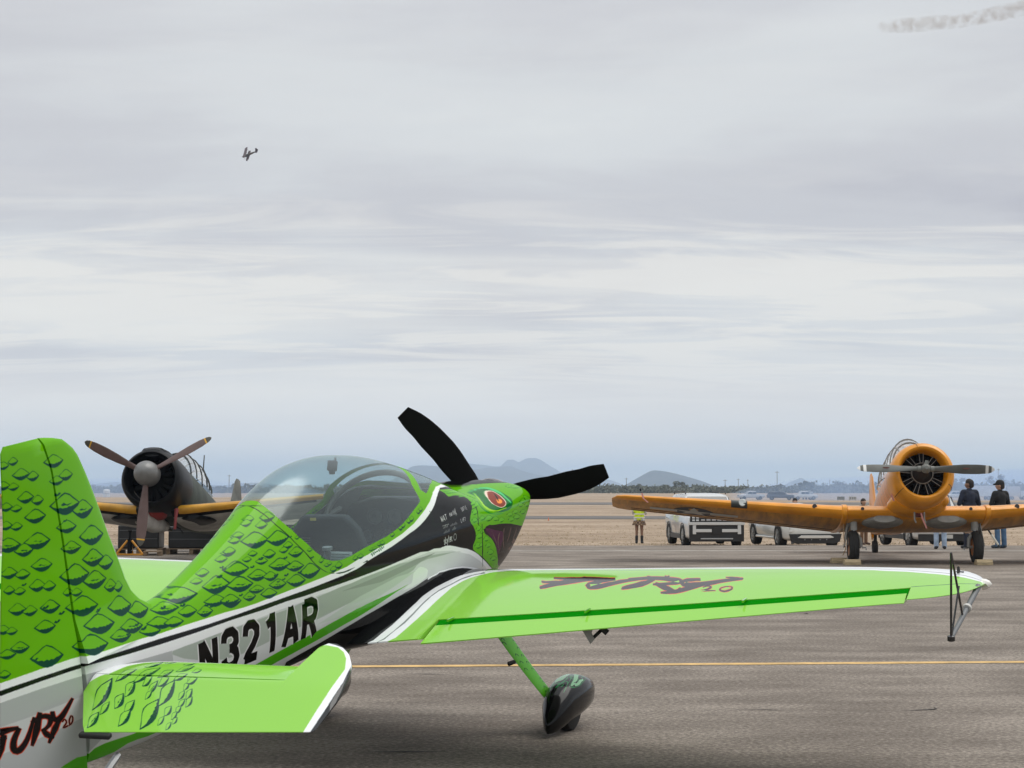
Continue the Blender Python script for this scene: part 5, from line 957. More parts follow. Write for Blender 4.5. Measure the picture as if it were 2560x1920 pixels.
    for k in range(4): mb.box((2.354, -.19, .08 - k * .016), (.003, .12, .003))
    part(mb, 'placard_print', mat('placard ink', (.15, .2, .2), .6), plq)
    hoop = [(3.24, .33, .05)] + [(3.26 + .24 * math.sin(a), .318 * math.cos(a), .15 + .215 * math.sin(a)) for a in np.linspace(.0, PI, 19)] + [(3.24, -.33, .05)]
    mb = MB(); mb.tube(hoop, .020, 8); part(mb, 'canopy_hoop', mat('grey brown tube', (.10, .095, .09), .5))
    mb = MB(); mb.tube([(1.9, .245, .13), (2.6, .335, .075), (3.2, .345, .11), (3.5, .34, .13)], .018, 8); part(mb, 'canopy_rail', mat('grey brown tube', (.10, .095, .09), .5))
    mb = MB(); mb.tube([(2.78, 0, .575), (2.77, 0, .55)], .007, 6); mb.box((2.75, .01, .53), (.035, .05, .06), roty(20)); mb.box((2.72, .0, .50), (.02, .03, .03)); part(mb, 'canopy_camera', flat, canopy)
    # fin and rudder
    FZ = [.15, .222, .261, .317, .382, .486, .608, .725, .836, .924, 1.016, 1.059, 1.10, 1.12, 1.128]; FLE = [.72, .589, .512, .45, .409, .365, .306, .256, .207, .164, .113, .074, .009, -.075, -.150]
    HZ = [-.46, -.375, -.08, .07, .32, .48, .67, .83, .98, 1.128]; HX = [-.07, -.066, -.05, -.05, -.071, -.082, -.094, -.11, -.122, -.16]
    RZ = [-.46, -.40, -.2, .17, .5, .65, .79, 1.03, 1.10, 1.125]; RX = [-.50, -.585, -.62, -.56, -.505, -.476, -.447, -.428, -.421, -.40]
    mb = MB(); rr = []
    for zz in np.concatenate([np.linspace(.10, .32, 12), np.linspace(.35, 1.05, 22), [1.08, 1.1, 1.115, 1.124, 1.128]]):
        le, hx = interp(zz, [.10] + FZ[1:], [.80] + FLE[1:]), interp(zz, HZ, HX) + .006; w = interp(zz, [.1, .3, 1.0, 1.1, 1.128], [.085, .048, .034, .024, .004]); ring = []
        for s in np.linspace(1, -1, 21):
            a = abs(s); xx = le + (hx - le) * a ** 1.7; yy = w * math.sqrt(1 - (1 - a) ** 2.0) * (1 if s > 0 else -1); ring.append((xx, yy, zz))
        rr.append(ring)
    mb.loft(rr); part(mb, 'fin', skin, smooth=50)
    mb = MB(); rr = []
    for zz in np.concatenate([[-.46, -.45, -.43], np.linspace(-.40, 1.05, 36), [1.08, 1.10, 1.115, 1.123, 1.127]]):
        hx, te = interp(zz, HZ, HX) - .006, interp(zz, RZ, RX); w = interp(zz, [-.46, -.4, .2, .3, 1.0, 1.1, 1.127], [.02, .05, .052, .044, .033, .022, .004]); ring = []
        for s in np.linspace(-1, 1, 15): ring.append((hx + .012 * (1 - s * s), w * s, zz))
        ring += [(te + (hx - te) * q, w * (q ** .8) * 1 + .004, zz) for q in (.66, .33, 0)] + [(te + (hx - te) * q, -w * (q ** .8) - .004, zz) for q in (0, .33, .66)]
        rr.append(ring)
    mb.loft(rr); part(mb, 'rudder', skin, smooth=50)
    # tailplane and drooped elevator, both sides
    for sgn in (-1, 1):
        mb = MB(); rr = []
        for yy in np.linspace(.04, 1.0, 26):
            le = interp(yy, [.04, .12, .2, .3, 1.0], [.20, .27, .31, .325, .325]); hx = .046 + .02 * yy; ring = []
            for s in np.linspace(1, -1, 25):
                a = abs(s); xx = le + (hx - le) * a ** 1.8; zz = .03 * math.sqrt(max(0, 1 - (1 - a) ** 2.4)) * (1 if s > 0 else -1); ring.append((xx, sgn * yy, zz))
            rr.append(ring)
        mb.loft(rr); part(mb, 'tailplane', tail_m, smooth=50)
        fy = [.06, .97, .998, 1.0, 1.012, 1.03, 1.06, 1.1, 1.15, 1.2, 1.24, 1.268, 1.285, 1.293]; fx = [.044, .062, .064, .06, .22, .37, .405, .40, .365, .305, .235, .13, .02, -.06]
        by = [.06, .10, .25, 1.25, 1.285, 1.293]; bx = [-.07, -.135, -.385, -.295, -.29, -.26]; mb = MB(); rr = []; cd = (math.cos(math.atan(.25)), math.sin(math.atan(.25)))
        for yy in np.concatenate([np.linspace(.06, .97, 24), [.998, 1.0, 1.012, 1.03, 1.06, 1.08, 1.1, 1.125, 1.15, 1.175, 1.2, 1.22, 1.24, 1.255, 1.268, 1.278, 1.285, 1.293]]):
            f, k = interp(yy, fy, fx), interp(yy, by, bx); edge_ = interp(yy, [1.18, 1.27, 1.293], [1, .75, .25]); ring = []
            for s in np.linspace(1, -1, 29):
                a = abs(s); xx = f + (k - f) * a ** 1.6
                tk = .028 * edge_ * min(1, math.sqrt(max(0, 1 - (1 - min(1, a * 7)) ** 2))) * interp(xx, [k, .02, .5], [.06, 1, .85]); zz = tk * (1 if s > 0 else -1)
                rx = xx - .03; ring.append((.03 + rx * cd[0] - zz * cd[1] * 0, sgn * yy, rx * cd[1] + zz))
            rr.append(ring)
        mb.loft(rr); ele = part(mb, 'elevator', tail_m, smooth=50)
        mb = MB(); mb.box((-.372, sgn * .31, -.112), (.03, .15, .022), roty(-14)); part(mb, 'trim_tab', flat, ele, bevel=.006)
    # wings with separate ailerons
    n1, n2 = 26, 12
    for sgn in (-1, 1):
        def ring_at(yy, lo, hi, drop=0.0):
            le, te = interp(yy, WY, WLE), interp(yy, WY, WTE); le, te = float(hermite(WY, WLE, yy)), float(hermite(WY, WTE, yy)); h = interp(yy, WHINGE_Y, WHINGE_X); out = []
            for up in (1, -1):
                q = np.linspace(lo, hi, (n1 if lo == 0 else n2) + 1)
                for u in (q[::-1] if up > 0 else q[1 if lo == 0 else 0:]):
                    s = (le - h) / (le - te) * u ** 1.5 if lo == 0 else u
                    xx, _, zz = wing_point(up * float(s) ** (1 / 1.6), yy); out.append((float(xx), yy, float(zz)))
            return out
        def flip(r): return [(p[0], sgn * p[1], p[2]) for p in r]
        ye = np.concatenate([np.linspace(.30, .70, 8), [.715], np.linspace(.8, 3.25, 30), [3.30, 3.332], np.linspace(3.36, 3.6, 8), [3.64, 3.67, 3.69, 3.705, 3.717, 3.726]])
        mb = MB(); mb.loft([flip(ring_at(v, 0, 1)) for v in ye]); wg = part(mb, 'wing', wing_m, smooth=40)
        for (a0, a1) in ((.30, .708), (3.338, 3.726)):        # fixed trailing edge inboard and at the tip
            mb = MB(); rr = []
            for v in np.linspace(a0, a1, 10):
                le, te = float(hermite(WY, WLE, v)), float(hermite(WY, WTE, v)); h = interp(v, WHINGE_Y, WHINGE_X); rr.append(flip(ring_at(v, (le - h) / (le - te) + .0005, .999)))
            mb.loft(rr); part(mb, 'trailing_edge', wing_m, wg, smooth=40)
        mb = MB(); rr = []
        for v in np.linspace(.722, 3.325, 36):
            le, te = float(hermite(WY, WLE, v)), float(hermite(WY, WTE, v)); h = interp(v, WHINGE_Y, WHINGE_X); r = ring_at(v, (le - h + .085) / (le - te), .999); hx, hz = h, min(q[2] for q in r); ca, sa = math.cos(R(5)), math.sin(R(5))
            rr.append(flip([(hx + (q[0] - hx) * ca - (q[2] - hz) * sa * 0, q[1], hz + (q[2] - hz) + (q[0] - hx) * sa) for q in r]))
        mb.loft(rr); ail = part(mb, 'aileron', wing_m, smooth=40)
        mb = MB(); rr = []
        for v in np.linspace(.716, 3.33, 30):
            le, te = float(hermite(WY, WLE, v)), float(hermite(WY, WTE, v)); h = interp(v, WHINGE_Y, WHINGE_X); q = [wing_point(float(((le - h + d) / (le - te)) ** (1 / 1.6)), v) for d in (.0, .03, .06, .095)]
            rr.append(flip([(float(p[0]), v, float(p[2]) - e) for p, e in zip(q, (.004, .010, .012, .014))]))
        mb.loft(rr, cap=False, closed=False); part(mb, 'gap_shade', mat('dark green gap shade', (.004, .20, .004), .8, spec=.0), wg)  # shade of the aileron gap painted as a dark green strip
        for v in (.80, 1.59, 2.46):
            h = interp(v, WHINGE_Y, WHINGE_X); zz = float(wing_point(float(((float(hermite(WY, WLE, v)) - h + .05) / (float(hermite(WY, WLE, v)) - float(hermite(WY, WTE, v)))) ** (1 / 1.6)), v)[2]); mb = MB(); mb.box((h - .05, sgn * v, zz + .012), (.10, .010, .012), roty(5)); part(mb, 'hinge_lug', plain, ail)
        # sight gauge at the tip
        mb = MB(); mb.tube([(2.95, sgn * 3.689, -.178), (2.35, sgn * 3.592, -.31)], [.017, .012], 10); gp = part(mb, 'sight_gauge', mat('dark grey tube', (.13, .135, .14), .45))
        mb = MB(); mb.tube([(2.35, sgn * 3.592, -.31), (2.35, sgn * 3.605, .134)], .006, 6); mb.tube([(2.35, sgn * 3.605, .134), (2.6, sgn * 3.632, -.262)], .006, 6); mb.tube([(2.36, sgn * 3.594, -.3), (2.45, sgn * 3.63, -.06)], .005, 6); mb.lathe([(-.02, .001), (-.012, .02), (.012, .02), (.02, .001)], (2.35, sgn * 3.592, -.31), (0, 0, 1), 10); part(mb, 'gauge_frame', blk, gp)
        mb = MB(); mb.tube([(2.68, sgn * 3.645, -.237), (2.70, sgn * 3.648, -.233)], .025, 10); part(mb, 'gauge_band', alu, gp)
        mb = MB(); mb.lathe([(0, .032), (.02, .03), (.04, .02), (.052, .003)], (3.16, sgn * 3.695, -.215), (-.1, sgn * 1, .05), 14); part(mb, 'tip_light', mat('clear lamp lens', (.75, .72, .66), .15, coat=.8), wg)
        mb = MB(); mb.box((3.25, sgn * 3.56, -.185), (.14, .05, .012)); mb.tube([(3.24, sgn * 3.56, -.18), (3.26, sgn * 3.56, -.145), (3.30, sgn * 3.56, -.18)], .008, 6); part(mb, 'tie_ring', flat, wg)
        # aileron spade under the trailing edge
        mb = MB(); mb.prism([(1.60, -.338), (1.645, -.42), (1.668, -.395), (1.652, -.36), (1.66, -.338)], lambda u, v, d: (d, sgn * u, v), 2.42, 2.434); part(mb, 'spade', mat('spade grey', (.24, .235, .225), .5), ail)
        mb = MB(); mb.tube([(2.43, sgn * 1.64, -.405), (2.5, sgn * 1.70, -.35)], .010, 6); mb.tube([(2.46, sgn * 1.70, -.335), (2.46, sgn * 1.735, -.365)], .018, 8); part(mb, 'spade_rod', flat, ail)
        # undercarriage leg, fairing, tyre
        mb = MB(); rr = []
        for q in np.linspace(0, 1, 10):
            yy, zz, xx = -.40 - .43 * q, -.60 - .66 * q - .02 * math.sin(q * PI), 4.02 + .06 * q; ch = .105 - .03 * q; rr.append([(xx + ch * math.cos(a), -sgn * yy * -1 if False else sgn * -yy, zz + .018 * math.sin(a)) for a in np.linspace(0, 2 * PI, 15)[:-1]])
        mb.loft(rr); lg = part(mb, 'gear_leg', leg_m, smooth=60)
        mb = MB(); mb.tube([(3.97, sgn * .63, -.985), (3.93, sgn * .60, -.99)], [.014, .016], 8); part(mb, 'leg_bolt', flat, lg)
        mb = MB(); rr = []; cy = sgn * .915
        for xx in (3.735, 3.75, 3.78, 3.83, 3.90, 4.0, 4.1, 4.2, 4.3, 4.4, 4.48, 4.54, 4.575, 4.59):
            hw = interp(xx, [3.735, 3.78, 3.9, 4.15, 4.35, 4.5, 4.575, 4.59], [.012, .045, .09, .128, .13, .095, .05, .01]); zt = interp(xx, [3.735, 3.78, 3.9, 4.0, 4.15, 4.3, 4.45, 4.55, 4.59], [-1.325, -1.27, -1.185, -1.15, -1.135, -1.15, -1.20, -1.25, -1.30]); zb = interp(xx, [3.735, 3.8, 4.0, 4.4, 4.55, 4.59], [-1.39, -1.405, -1.405, -1.42, -1.36, -1.32])
            zc = (zt + zb) / 2; rr.append([(xx, cy + hw * np.sign(math.cos(a)) * abs(math.cos(a)) ** .85, zc + (zt - zb) / 2 * np.sign(math.sin(a)) * abs(math.sin(a)) ** .8) for a in np.linspace(0, 2 * PI, 29)[:-1]])
        mb.loft(rr); part(mb, 'wheel_fairing', fairing_mat(), smooth=50)
        mb = MB(); prof = [(-.055, .08), (-.06, .14), (-.045, .168), (0, .178), (.045, .168), (.06, .14), (.055, .08)]; mb.lathe(prof, (4.16, cy, -1.317), (0, 1, 0), 28); part(mb, 'tyre', rubber)
    # propeller: three broad black blades on a spinner
    hub = Vector((5.36, 0, -.167)); mb = MB(); mb.lathe([(-.02, .17), (.02, .172), (.1, .155), (.2, .115), (.28, .06), (.315, .004)], hub, (1, 0, 0), 32); part(mb, 'spinner', blk, smooth=50)
    for (dy, dz) in ((.650, .673), (-.908, .226), (.258, -.899)):
        er = Vector((0, dy, dz)).normalized(); et = Vector((0, -er.z, er.y)); ex = Vector((1, 0, 0)); mb = MB(); rr = []
        for r in np.linspace(.12, .945, 24):
            q = r / .945; ch = interp(q, [.12, .25, .45, .7, .9, 1], [.12, .175, .205, .20, .165, .115]); off = interp(q, [0, .3, .55, .8, 1], [-.03, -.012, .018, .02, .0]); pit = R(interp(q, [.1, .4, .7, 1], [42, 30, 22, 16])); tk = interp(q, [.1, .3, 1], [.03, .018, .005])
            cdir = et * math.cos(pit) - ex * math.sin(pit) * -1; nrm = er.cross(cdir); c = hub + er * r + et * off
            rr.append([c + cdir * (ch / 2 * math.cos(a)) + nrm * (tk * math.sin(a)) for a in np.linspace(0, 2 * PI, 19)[:-1]])
        mb.loft(rr); part(mb, 'propeller_blade', flat if False else mat('black composite blade', (.006, .006, .006), .85, spec=.08), smooth=50)
    # tailwheel and exhaust
    mb = MB(); mb.tube([(.25, 0, -.42), (-.05, 0, -.55), (-.2, 0, -.62)], .018, 6); mb.tube([(-.2, .03, -.6), (-.2, .03, -.66)], .015, 6); mb.tube([(-.2, -.03, -.6), (-.2, -.03, -.66)], .015, 6); tw = part(mb, 'tailwheel', steel)
    mb = MB(); mb.lathe([(-.022, .02), (-.025, .05), (0, .06), (.025, .05), (.022, .02)], (-.2, 0, -.655), (0, 1, 0), 18); part(mb, 'tyre', rubber, tw)
    for s in (-1, 1): mb = MB(); mb.tube([(4.6, s * .2, -.62), (4.3, s * .2, -.72)], .035, 10); part(mb, 'exhaust_pipe', steel)
    return root
def fairing_mat():
    if 'fairing' in MATS: return MATS['fairing']
    m = bpy.data.materials.new('wheel fairing paint'); m.use_nodes = True; nt = m.node_tree; N = nt.nodes; L = nt.links; b = N['Principled BSDF']
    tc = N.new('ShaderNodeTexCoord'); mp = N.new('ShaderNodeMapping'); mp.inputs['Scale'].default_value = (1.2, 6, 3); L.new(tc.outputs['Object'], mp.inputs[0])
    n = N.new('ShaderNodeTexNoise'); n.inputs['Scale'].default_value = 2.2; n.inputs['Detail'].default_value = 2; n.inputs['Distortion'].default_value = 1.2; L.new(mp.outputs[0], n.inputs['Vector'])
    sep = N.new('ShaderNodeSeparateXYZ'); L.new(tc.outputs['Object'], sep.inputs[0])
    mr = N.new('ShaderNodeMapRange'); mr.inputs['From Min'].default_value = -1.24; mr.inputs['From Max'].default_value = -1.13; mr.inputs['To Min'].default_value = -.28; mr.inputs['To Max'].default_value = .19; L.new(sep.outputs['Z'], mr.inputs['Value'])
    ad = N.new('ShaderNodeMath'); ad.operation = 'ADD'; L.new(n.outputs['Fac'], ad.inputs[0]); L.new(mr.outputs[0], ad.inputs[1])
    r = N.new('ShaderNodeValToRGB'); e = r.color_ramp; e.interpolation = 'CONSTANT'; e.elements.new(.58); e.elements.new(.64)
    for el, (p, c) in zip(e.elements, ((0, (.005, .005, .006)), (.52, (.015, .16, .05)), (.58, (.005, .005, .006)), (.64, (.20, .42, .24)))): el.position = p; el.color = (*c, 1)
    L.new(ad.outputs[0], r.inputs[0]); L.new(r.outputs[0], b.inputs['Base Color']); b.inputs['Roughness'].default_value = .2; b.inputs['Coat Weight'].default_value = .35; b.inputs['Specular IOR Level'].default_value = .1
    MATS['fairing'] = m; return m
green_plane()

# ---------------------------------------------------------------- warbirds on the far side of the apron
def foil(s, t):
    return 5 * t * (.2969 * math.sqrt(s) - .126 * s - .3516 * s * s + .2843 * s ** 3 - .1015 * s ** 4)
def foil_pt(sec, s, up, off=0.0):
    y, le, te, z, t = sec; c = le - te
    return (le - c * s, y, z + up * (foil(s, t) * c + off) - .02 * s * c)
def sec_at(secs, y):
    ys = [q[0] for q in secs]; return (y,) + tuple(interp(y, ys, [q[k] for q in secs]) for k in (1, 2, 3, 4))
def foil_wing(secs, ys, sgn, mfn=None, n=16, s1=1.0):
    mb = MB(); S = [(1, s1 * (i / n) ** 1.7) for i in range(n, 0, -1)] + [(1, 0)] + [(-1, s1 * (i / n) ** 1.7) for i in range(1, n + 1)]
    rings = []
    for y in ys:
        sc = sec_at(secs, y); rings.append([(p[0], sgn * p[1], p[2]) for p in (foil_pt(sc, s, u) for u, s in S)])
    k = len(S); vs = [v for r in rings for v in r]; fs, ms = [], []
    for i in range(len(rings) - 1):
        for j in range(k):
            j2 = (j + 1) % k; fs.append((i * k + j, i * k + j2, (i + 1) * k + j2, (i + 1) * k + j))
            u, s = S[j] if S[j][1] > S[j2][1] else S[j2]
            ms.append(mfn(s, S[j][0] if S[j][1] else S[j2][0], (ys[i] + ys[i + 1]) / 2) if mfn else 0)
    fs += [tuple(range(k)), tuple(range((len(rings) - 1) * k, len(rings) * k))]; ms += [0, 0]
    mb.v, mb.f, mb.m = vs, fs, ms; return mb
def oval_loft(secs, n=28):                # (x, half width, z bottom, z top, exponent)
    mb = MB(); rr = []
    for x, w, zb, zt, e in secs:
        zc, h = (zb + zt) / 2, (zt - zb) / 2
        rr.append([(x, w * np.sign(math.cos(a)) * abs(math.cos(a)) ** (2 / e), zc + h * np.sign(math.sin(a)) * abs(math.sin(a)) ** (2 / e)) for a in np.linspace(0, 2 * PI, n + 1)[:-1]])
    return mb.loft(rr)
def dense(secs, k=5):
    xs = [s[0] for s in secs]; o = -1 if xs[0] > xs[-1] else 1; X = np.linspace(xs[0], xs[-1], len(secs) * k)
    return [(x,) + tuple(float(hermite([o * q for q in xs], [s[j] for s in secs], o * x)) for j in range(1, 5)) for x in X]
def blade(mb, hub, er, ax, prof, pitch, twist, mfn, n=22, sweep=1):
    et = ax.cross(er).normalized() * sweep; rr = []; R1 = prof[-1][0]
    rs = np.linspace(prof[0][0], R1, n)
    for r in rs:
        q = r / R1; ch = interp(r, [p[0] for p in prof], [p[1] for p in prof]); a0 = R(pitch + twist * (1 - q)); tk = interp(q, [.1, .35, 1], [.045, .022, .004])
        cd = et * math.cos(a0) + ax * math.sin(a0); nn = er.cross(cd); c = hub + er * r
        rr.append([c + cd * (ch / 2 * math.cos(a)) + nn * (tk * math.sin(a)) for a in np.linspace(0, 2 * PI, 15)[:-1]])
    k = 14; o = len(mb.v); mb.loft(rr); nf = (n - 1) * k
    for i in range(n - 1):
        for j in range(k): mb.m[len(mb.f) - nf - 2 + i * k + j] = mfn((rs[i] + rs[i + 1]) / 2)
    mb.m[-1] = mfn(R1)
orange = mat('aged orange paint', (.76, .295, .009), .34, coat=.25, vary=.22, scale=1.6)
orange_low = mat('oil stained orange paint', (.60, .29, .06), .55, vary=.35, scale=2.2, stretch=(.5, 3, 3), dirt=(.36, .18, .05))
rubber = mat('tyre rubber', (.018, .017, .016), .85); steel = mat('grey metal', (.34, .35, .36), .4); dark_eng = mat('engine black', (.004, .004, .0045), .75, spec=.2)
zinc = mat('grey primer', (.30, .30, .28), .55, vary=.25, scale=6); oleo = mat('bright oleo steel', (.55, .55, .55), .25, metal=.7); pale_metal = mat('pale grey rods', (.30, .30, .285), .5); hub_m = mat('grey green hub', (.16, .165, .15), .5)
pink = mat('faded red ribbon', (.62, .28, .25), .8); clear = glass_mat('clear perspex', (.90, .93, .93))
def trainer():
    Mx = body_rot(184.6, 11); root = thing('trainer_aircraft', 'orange radial engine trainer aircraft facing the camera with a two blade grey propeller', 'airplane'); root.matrix_world = Matrix.Translation((8.52, 36.0, 0)) @ Mx.to_4x4()
    P = lambda mb, n, m, par=None, sm=45, bev=0: mb.build(n, m, par or root, sm, bev)
    hub = Vector((1.95, 0, 1.65)); ax = Vector((1, 0, 0))
    mb = MB(); mb.lathe([(1.40, .44), (1.58, .465), (1.68, .478), (1.725, .505), (1.735, .535), (1.71, .58), (1.62, .625), (1.42, .657), (1.1, .66), (.80, .635), (.80, .60), (1.3, .60)], (0, 0, 1.63), ax, 56, cap=False); cowl = P(mb, 'cowling', orange)
    for a in (12, -118, 128):
        mb = MB(); ca, sa = math.cos(R(90 + a)), math.sin(R(90 + a)); mb.tube([(x, r * ca, 1.63 + r * sa) for x, r in ((1.735, .537), (1.71, .583), (1.62, .628), (1.42, .66), (1.1, .663))], .006, 5); P(mb, 'cowling_joint', mat('dark joint', (.06, .03, .01), .7), cowl)
    mb = MB(); mb.lathe([(1.28, .0), (1.28, .60)], (0, 0, 1.63), ax, 40, cap=False); eng = P(mb, 'engine', dark_eng)
    mb = MB(); mb.lathe([(1.28, .22), (1.42, .20), (1.48, .16), (1.58, .12), (1.72, .09), (1.78, .07), (1.78, .0)], (0, 0, 1.65), ax, 24, cap=False); P(mb, 'gear_case', mat('dark grey casing', (.03, .03, .032), .5), eng)
    mb = MB(); mb.lathe([(1.50, .225), (1.515, .215), (1.50, .205)], (0, 0, 1.65), ax, 36, cap=False); P(mb, 'ignition_ring', pale_metal, eng)
    for k in range(9):
        a = 2 * PI * k / 9 + PI / 2; d = Vector((0, math.cos(a), math.sin(a))); mb = MB(); mb.lathe([(.24, .09), (.27, .09), (.27, .075), (.30, .09), (.30, .075), (.33, .09), (.36, .09), (.40, .08), (.52, .07)], Vector((1.36, 0, 1.64)), d, 12); P(mb, 'cylinder', dark_eng, eng)
        for o in (-.13, .13):
            d2 = Vector((0, math.cos(a + o), math.sin(a + o))); mb = MB(); mb.tube([Vector((1.47, 0, 1.65)) + d2 * .22, Vector((1.455, 0, 1.65)) + Vector((0, math.cos(a + o * .82), math.sin(a + o * .82))) * .45], .006, 6); P(mb, 'pushrod', pale_metal, eng)
    # propeller
    grey = mat('propeller grey', (.105, .108, .098), .5, vary=.15, scale=6); tipw = mat('propeller tip white', (.70, .70, .68), .5); pr = None
    mb = MB(); mb.lathe([(-.15, .06), (.0, .09), (.03, .10), (.06, .085), (.10, .06), (.14, .05), (.16, .035), (.16, .0)], hub, ax, 18, cap=False); mb.tube([hub + Vector((.0, 0, .04)), hub + Vector((.02, .03, .17))], [.05, .035], 8); hubo = P(mb, 'propeller_hub', hub_m)
    for s in (-1, 1):
        er = Vector((0, s, -.012 * s)).normalized(); mb = MB(); blade(mb, hub, er, ax, [(.10, .10), (.2, .11), (.40, .15), (.75, .205), (1.05, .20), (1.25, .165), (1.34, .11), (1.37, .03)], 24, 14, lambda r: 1 if 1.20 < r < 1.26 or r > 1.32 else 0); P(mb, 'propeller_blade', [grey, tipw])
        mb = MB(); c = hub + er * .80; mb.add([c + er * (.07 * math.cos(q)) + Vector((.055, 0, .018 * math.sin(q) + .004)) for q in np.linspace(0, 2 * PI, 17)[:-1]], [tuple(range(16))]); P(mb, 'blade_emblem', mat('dark red emblem', (.10, .03, .02), .5))
        mb = MB(); mb.lathe([(-.035, .06), (.035, .06)], hub + er * .13, er, 14); P(mb, 'blade_clamp', hub_m, hubo)
    # body
    secs = [(.80, .60, 1.02, 2.24, 2.0), (.3, .58, 1.0, 2.28, 2.1), (-.6, .54, .98, 2.24, 2.3), (-1.8, .50, 1.0, 2.22, 2.3), (-3.0, .42, 1.12, 2.20, 2.2), (-4.5, .27, 1.38, 2.12, 2.0), (-5.8, .15, 1.58, 2.04, 2.0), (-6.5, .06, 1.72, 1.98, 2.0)]
    m = bpy.data.materials.new('striped fuselage paint'); m.use_nodes = True; nt = m.node_tree; N = nt.nodes; L = nt.links; bs = N['Principled BSDF']; bs.inputs['Roughness'].default_value = .35
    tc = N.new('ShaderNodeTexCoord'); wv = N.new('ShaderNodeTexWave'); wv.wave_type = 'BANDS'; wv.bands_direction = 'DIAGONAL'; wv.inputs['Scale'].default_value = 1.5; wv.inputs['Distortion'].default_value = 3.0; L.new(tc.outputs['Object'], wv.inputs[0])
    rp = N.new('ShaderNodeValToRGB'); rp.color_ramp.interpolation = 'CONSTANT'; e = rp.color_ramp.elements; e.new(.5); e.new(.72)
    for el, (p, c) in zip(e, ((0, (.55, .21, .012)), (.35, (.60, .60, .58)), (.5, (.02, .02, .02)), (.72, (.55, .21, .012)))): el.position = p; el.color = (*c, 1)
    sp = N.new('ShaderNodeSeparateXYZ'); L.new(tc.outputs['Object'], sp.inputs[0]); gt = N.new('ShaderNodeMath'); gt.operation = 'GREATER_THAN'; gt.inputs[1].default_value = -3.4; L.new(sp.outputs['X'], gt.inputs[0])
    mx = N.new('ShaderNodeMix'); mx.data_type = 'RGBA'; L.new(gt.outputs[0], mx.inputs[0]); mx.inputs[6].default_value = (.55, .21, .012, 1); L.new(wv.outputs[0], rp.inputs[0]); L.new(rp.outputs[0], mx.inputs[7]); L.new(mx.outputs[2], bs.inputs['Base Color'])
    P(oval_loft(dense(secs)), 'fuselage', m)
    mb = oval_loft([(1.0, .50, .98, 1.5, 2), (.85, .56, .92, 1.5, 2), (.55, .62, .90, 1.4, 2), (.2, .60, .92, 1.3, 2)]); P(mb, 'chin_fairing', orange)
    mb = MB(); mb.lathe([(0, .0), (.02, .07), (.10, .12), (.3, .13)], (.98, .52, 1.22), (-1, -.1, -.1), 14); P(mb, 'air_intake', orange)
    # wing: centre section and outer panels
    SEC = [(0, .58, -1.92, 1.04, .15), (1.48, .56, -1.92, 1.05, .15), (6.1, -.42, -1.92, 1.535, .108), (6.3, -.56, -1.90, 1.56, .098), (6.42, -.85, -1.75, 1.57, .05)]
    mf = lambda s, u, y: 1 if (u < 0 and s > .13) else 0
    for sgn in (-1, 1):
        mb = foil_wing(SEC, np.linspace(0, 1.46, 12), sgn, mf); P(mb, 'centre_wing', [orange, orange_low])
        mb = foil_wing(SEC, np.concatenate([np.linspace(1.50, 6.1, 24), [6.2, 6.3, 6.36, 6.40, 6.42]]), sgn, mf); wg = P(mb, 'outer_wing', [orange, orange_low])
        mb = MB(); rr = []
        for y in (1.42, 1.44, 1.52, 1.54):
            sc = sec_at(SEC, y); e = .002 if y in (1.42, 1.54) else .022; rr.append([(p[0] + (e if s < .1 else 0), sgn * p[1], p[2]) for p, s in [(foil_pt(sc, s, u, e), s) for u, s in [(1, (i / 14) ** 1.7) for i in range(14, 0, -1)] + [(1, 0)] + [(-1, (i / 14) ** 1.7) for i in range(1, 15)]]])
        mb.loft(rr); P(mb, 'wing_joint_band', orange)
        for s in (.62, .82):             # control surface gap and flap lines underneath
            mb = MB(); mb.tube([(lambda p: (p[0], sgn * p[1], p[2]))(foil_pt(sec_at(SEC, y), s, -1, .004)) for y in np.linspace(1.6, 6.0, 10)], .008, 4); P(mb, 'panel_joint', mat('dark joint', (.06, .03, .01), .7), wg)
        def low(y, s, off=.006): p = foil_pt(sec_at(SEC, y), s, -1, off); return (p[0], sgn * p[1], p[2])
        if sgn < 0 or sgn > 0:
            yc, sc_, hw = 4.62, .40, .46; mb = MB()
            def mp(u, v, off): 
                y = yc + u; c = sec_at(SEC, y); return low(y, min(.95, max(.12, sc_ + v / (c[1] - c[2]))), off)
            def fan(pts, off, mi):
                cx = sum(p[0] for p in pts) / len(pts); cy = sum(p[1] for p in pts) / len(pts); vs = [mp(cx, cy, off)] + [mp(u, v, off) for u, v in pts]; k = len(pts); mb.add(vs, [(0, 1 + i, 1 + (i + 1) % k) for i in range(k)], mi)
            fan([(hw * math.cos(a), hw * math.sin(a)) for a in np.linspace(0, 2 * PI, 33)[:-1]], .006, 0)
            for d in (-1, 1): fan([(d * .36, -.14), (d * .96, -.14), (d * .96, .14), (d * .36, .14)], .008, 1)
            st = [((hw * .97 if i % 2 == 0 else hw * .38) * math.sin(i * PI / 5), -(hw * .97 if i % 2 == 0 else hw * .38) * math.cos(i * PI / 5)) for i in range(10)]; fan(st, .011, 1)
            o = P(mb, 'star_insignia', [mat('insignia blue', (.045, .05, .06), .6), mat('insignia white', (.52, .50, .46), .6)], wg, None)
        mb = MB(); yl = 3.70; sc = sec_at(SEC, yl); rr = []
        for y in np.linspace(yl - .20, yl + .14, 6): c = sec_at(SEC, y); rr.append([(p[0] + .008, sgn * p[1], p[2]) for p in (foil_pt(c, s, u, .006) for u, s in ((1, .05), (1, .02), (1, .006), (1, 0), (-1, .006), (-1, .02), (-1, .05)))])
        mb.loft(rr, cap=False, closed=False); ll = P(mb, 'landing_light', mat('lamp recess', (.04, .045, .042), .35), wg)
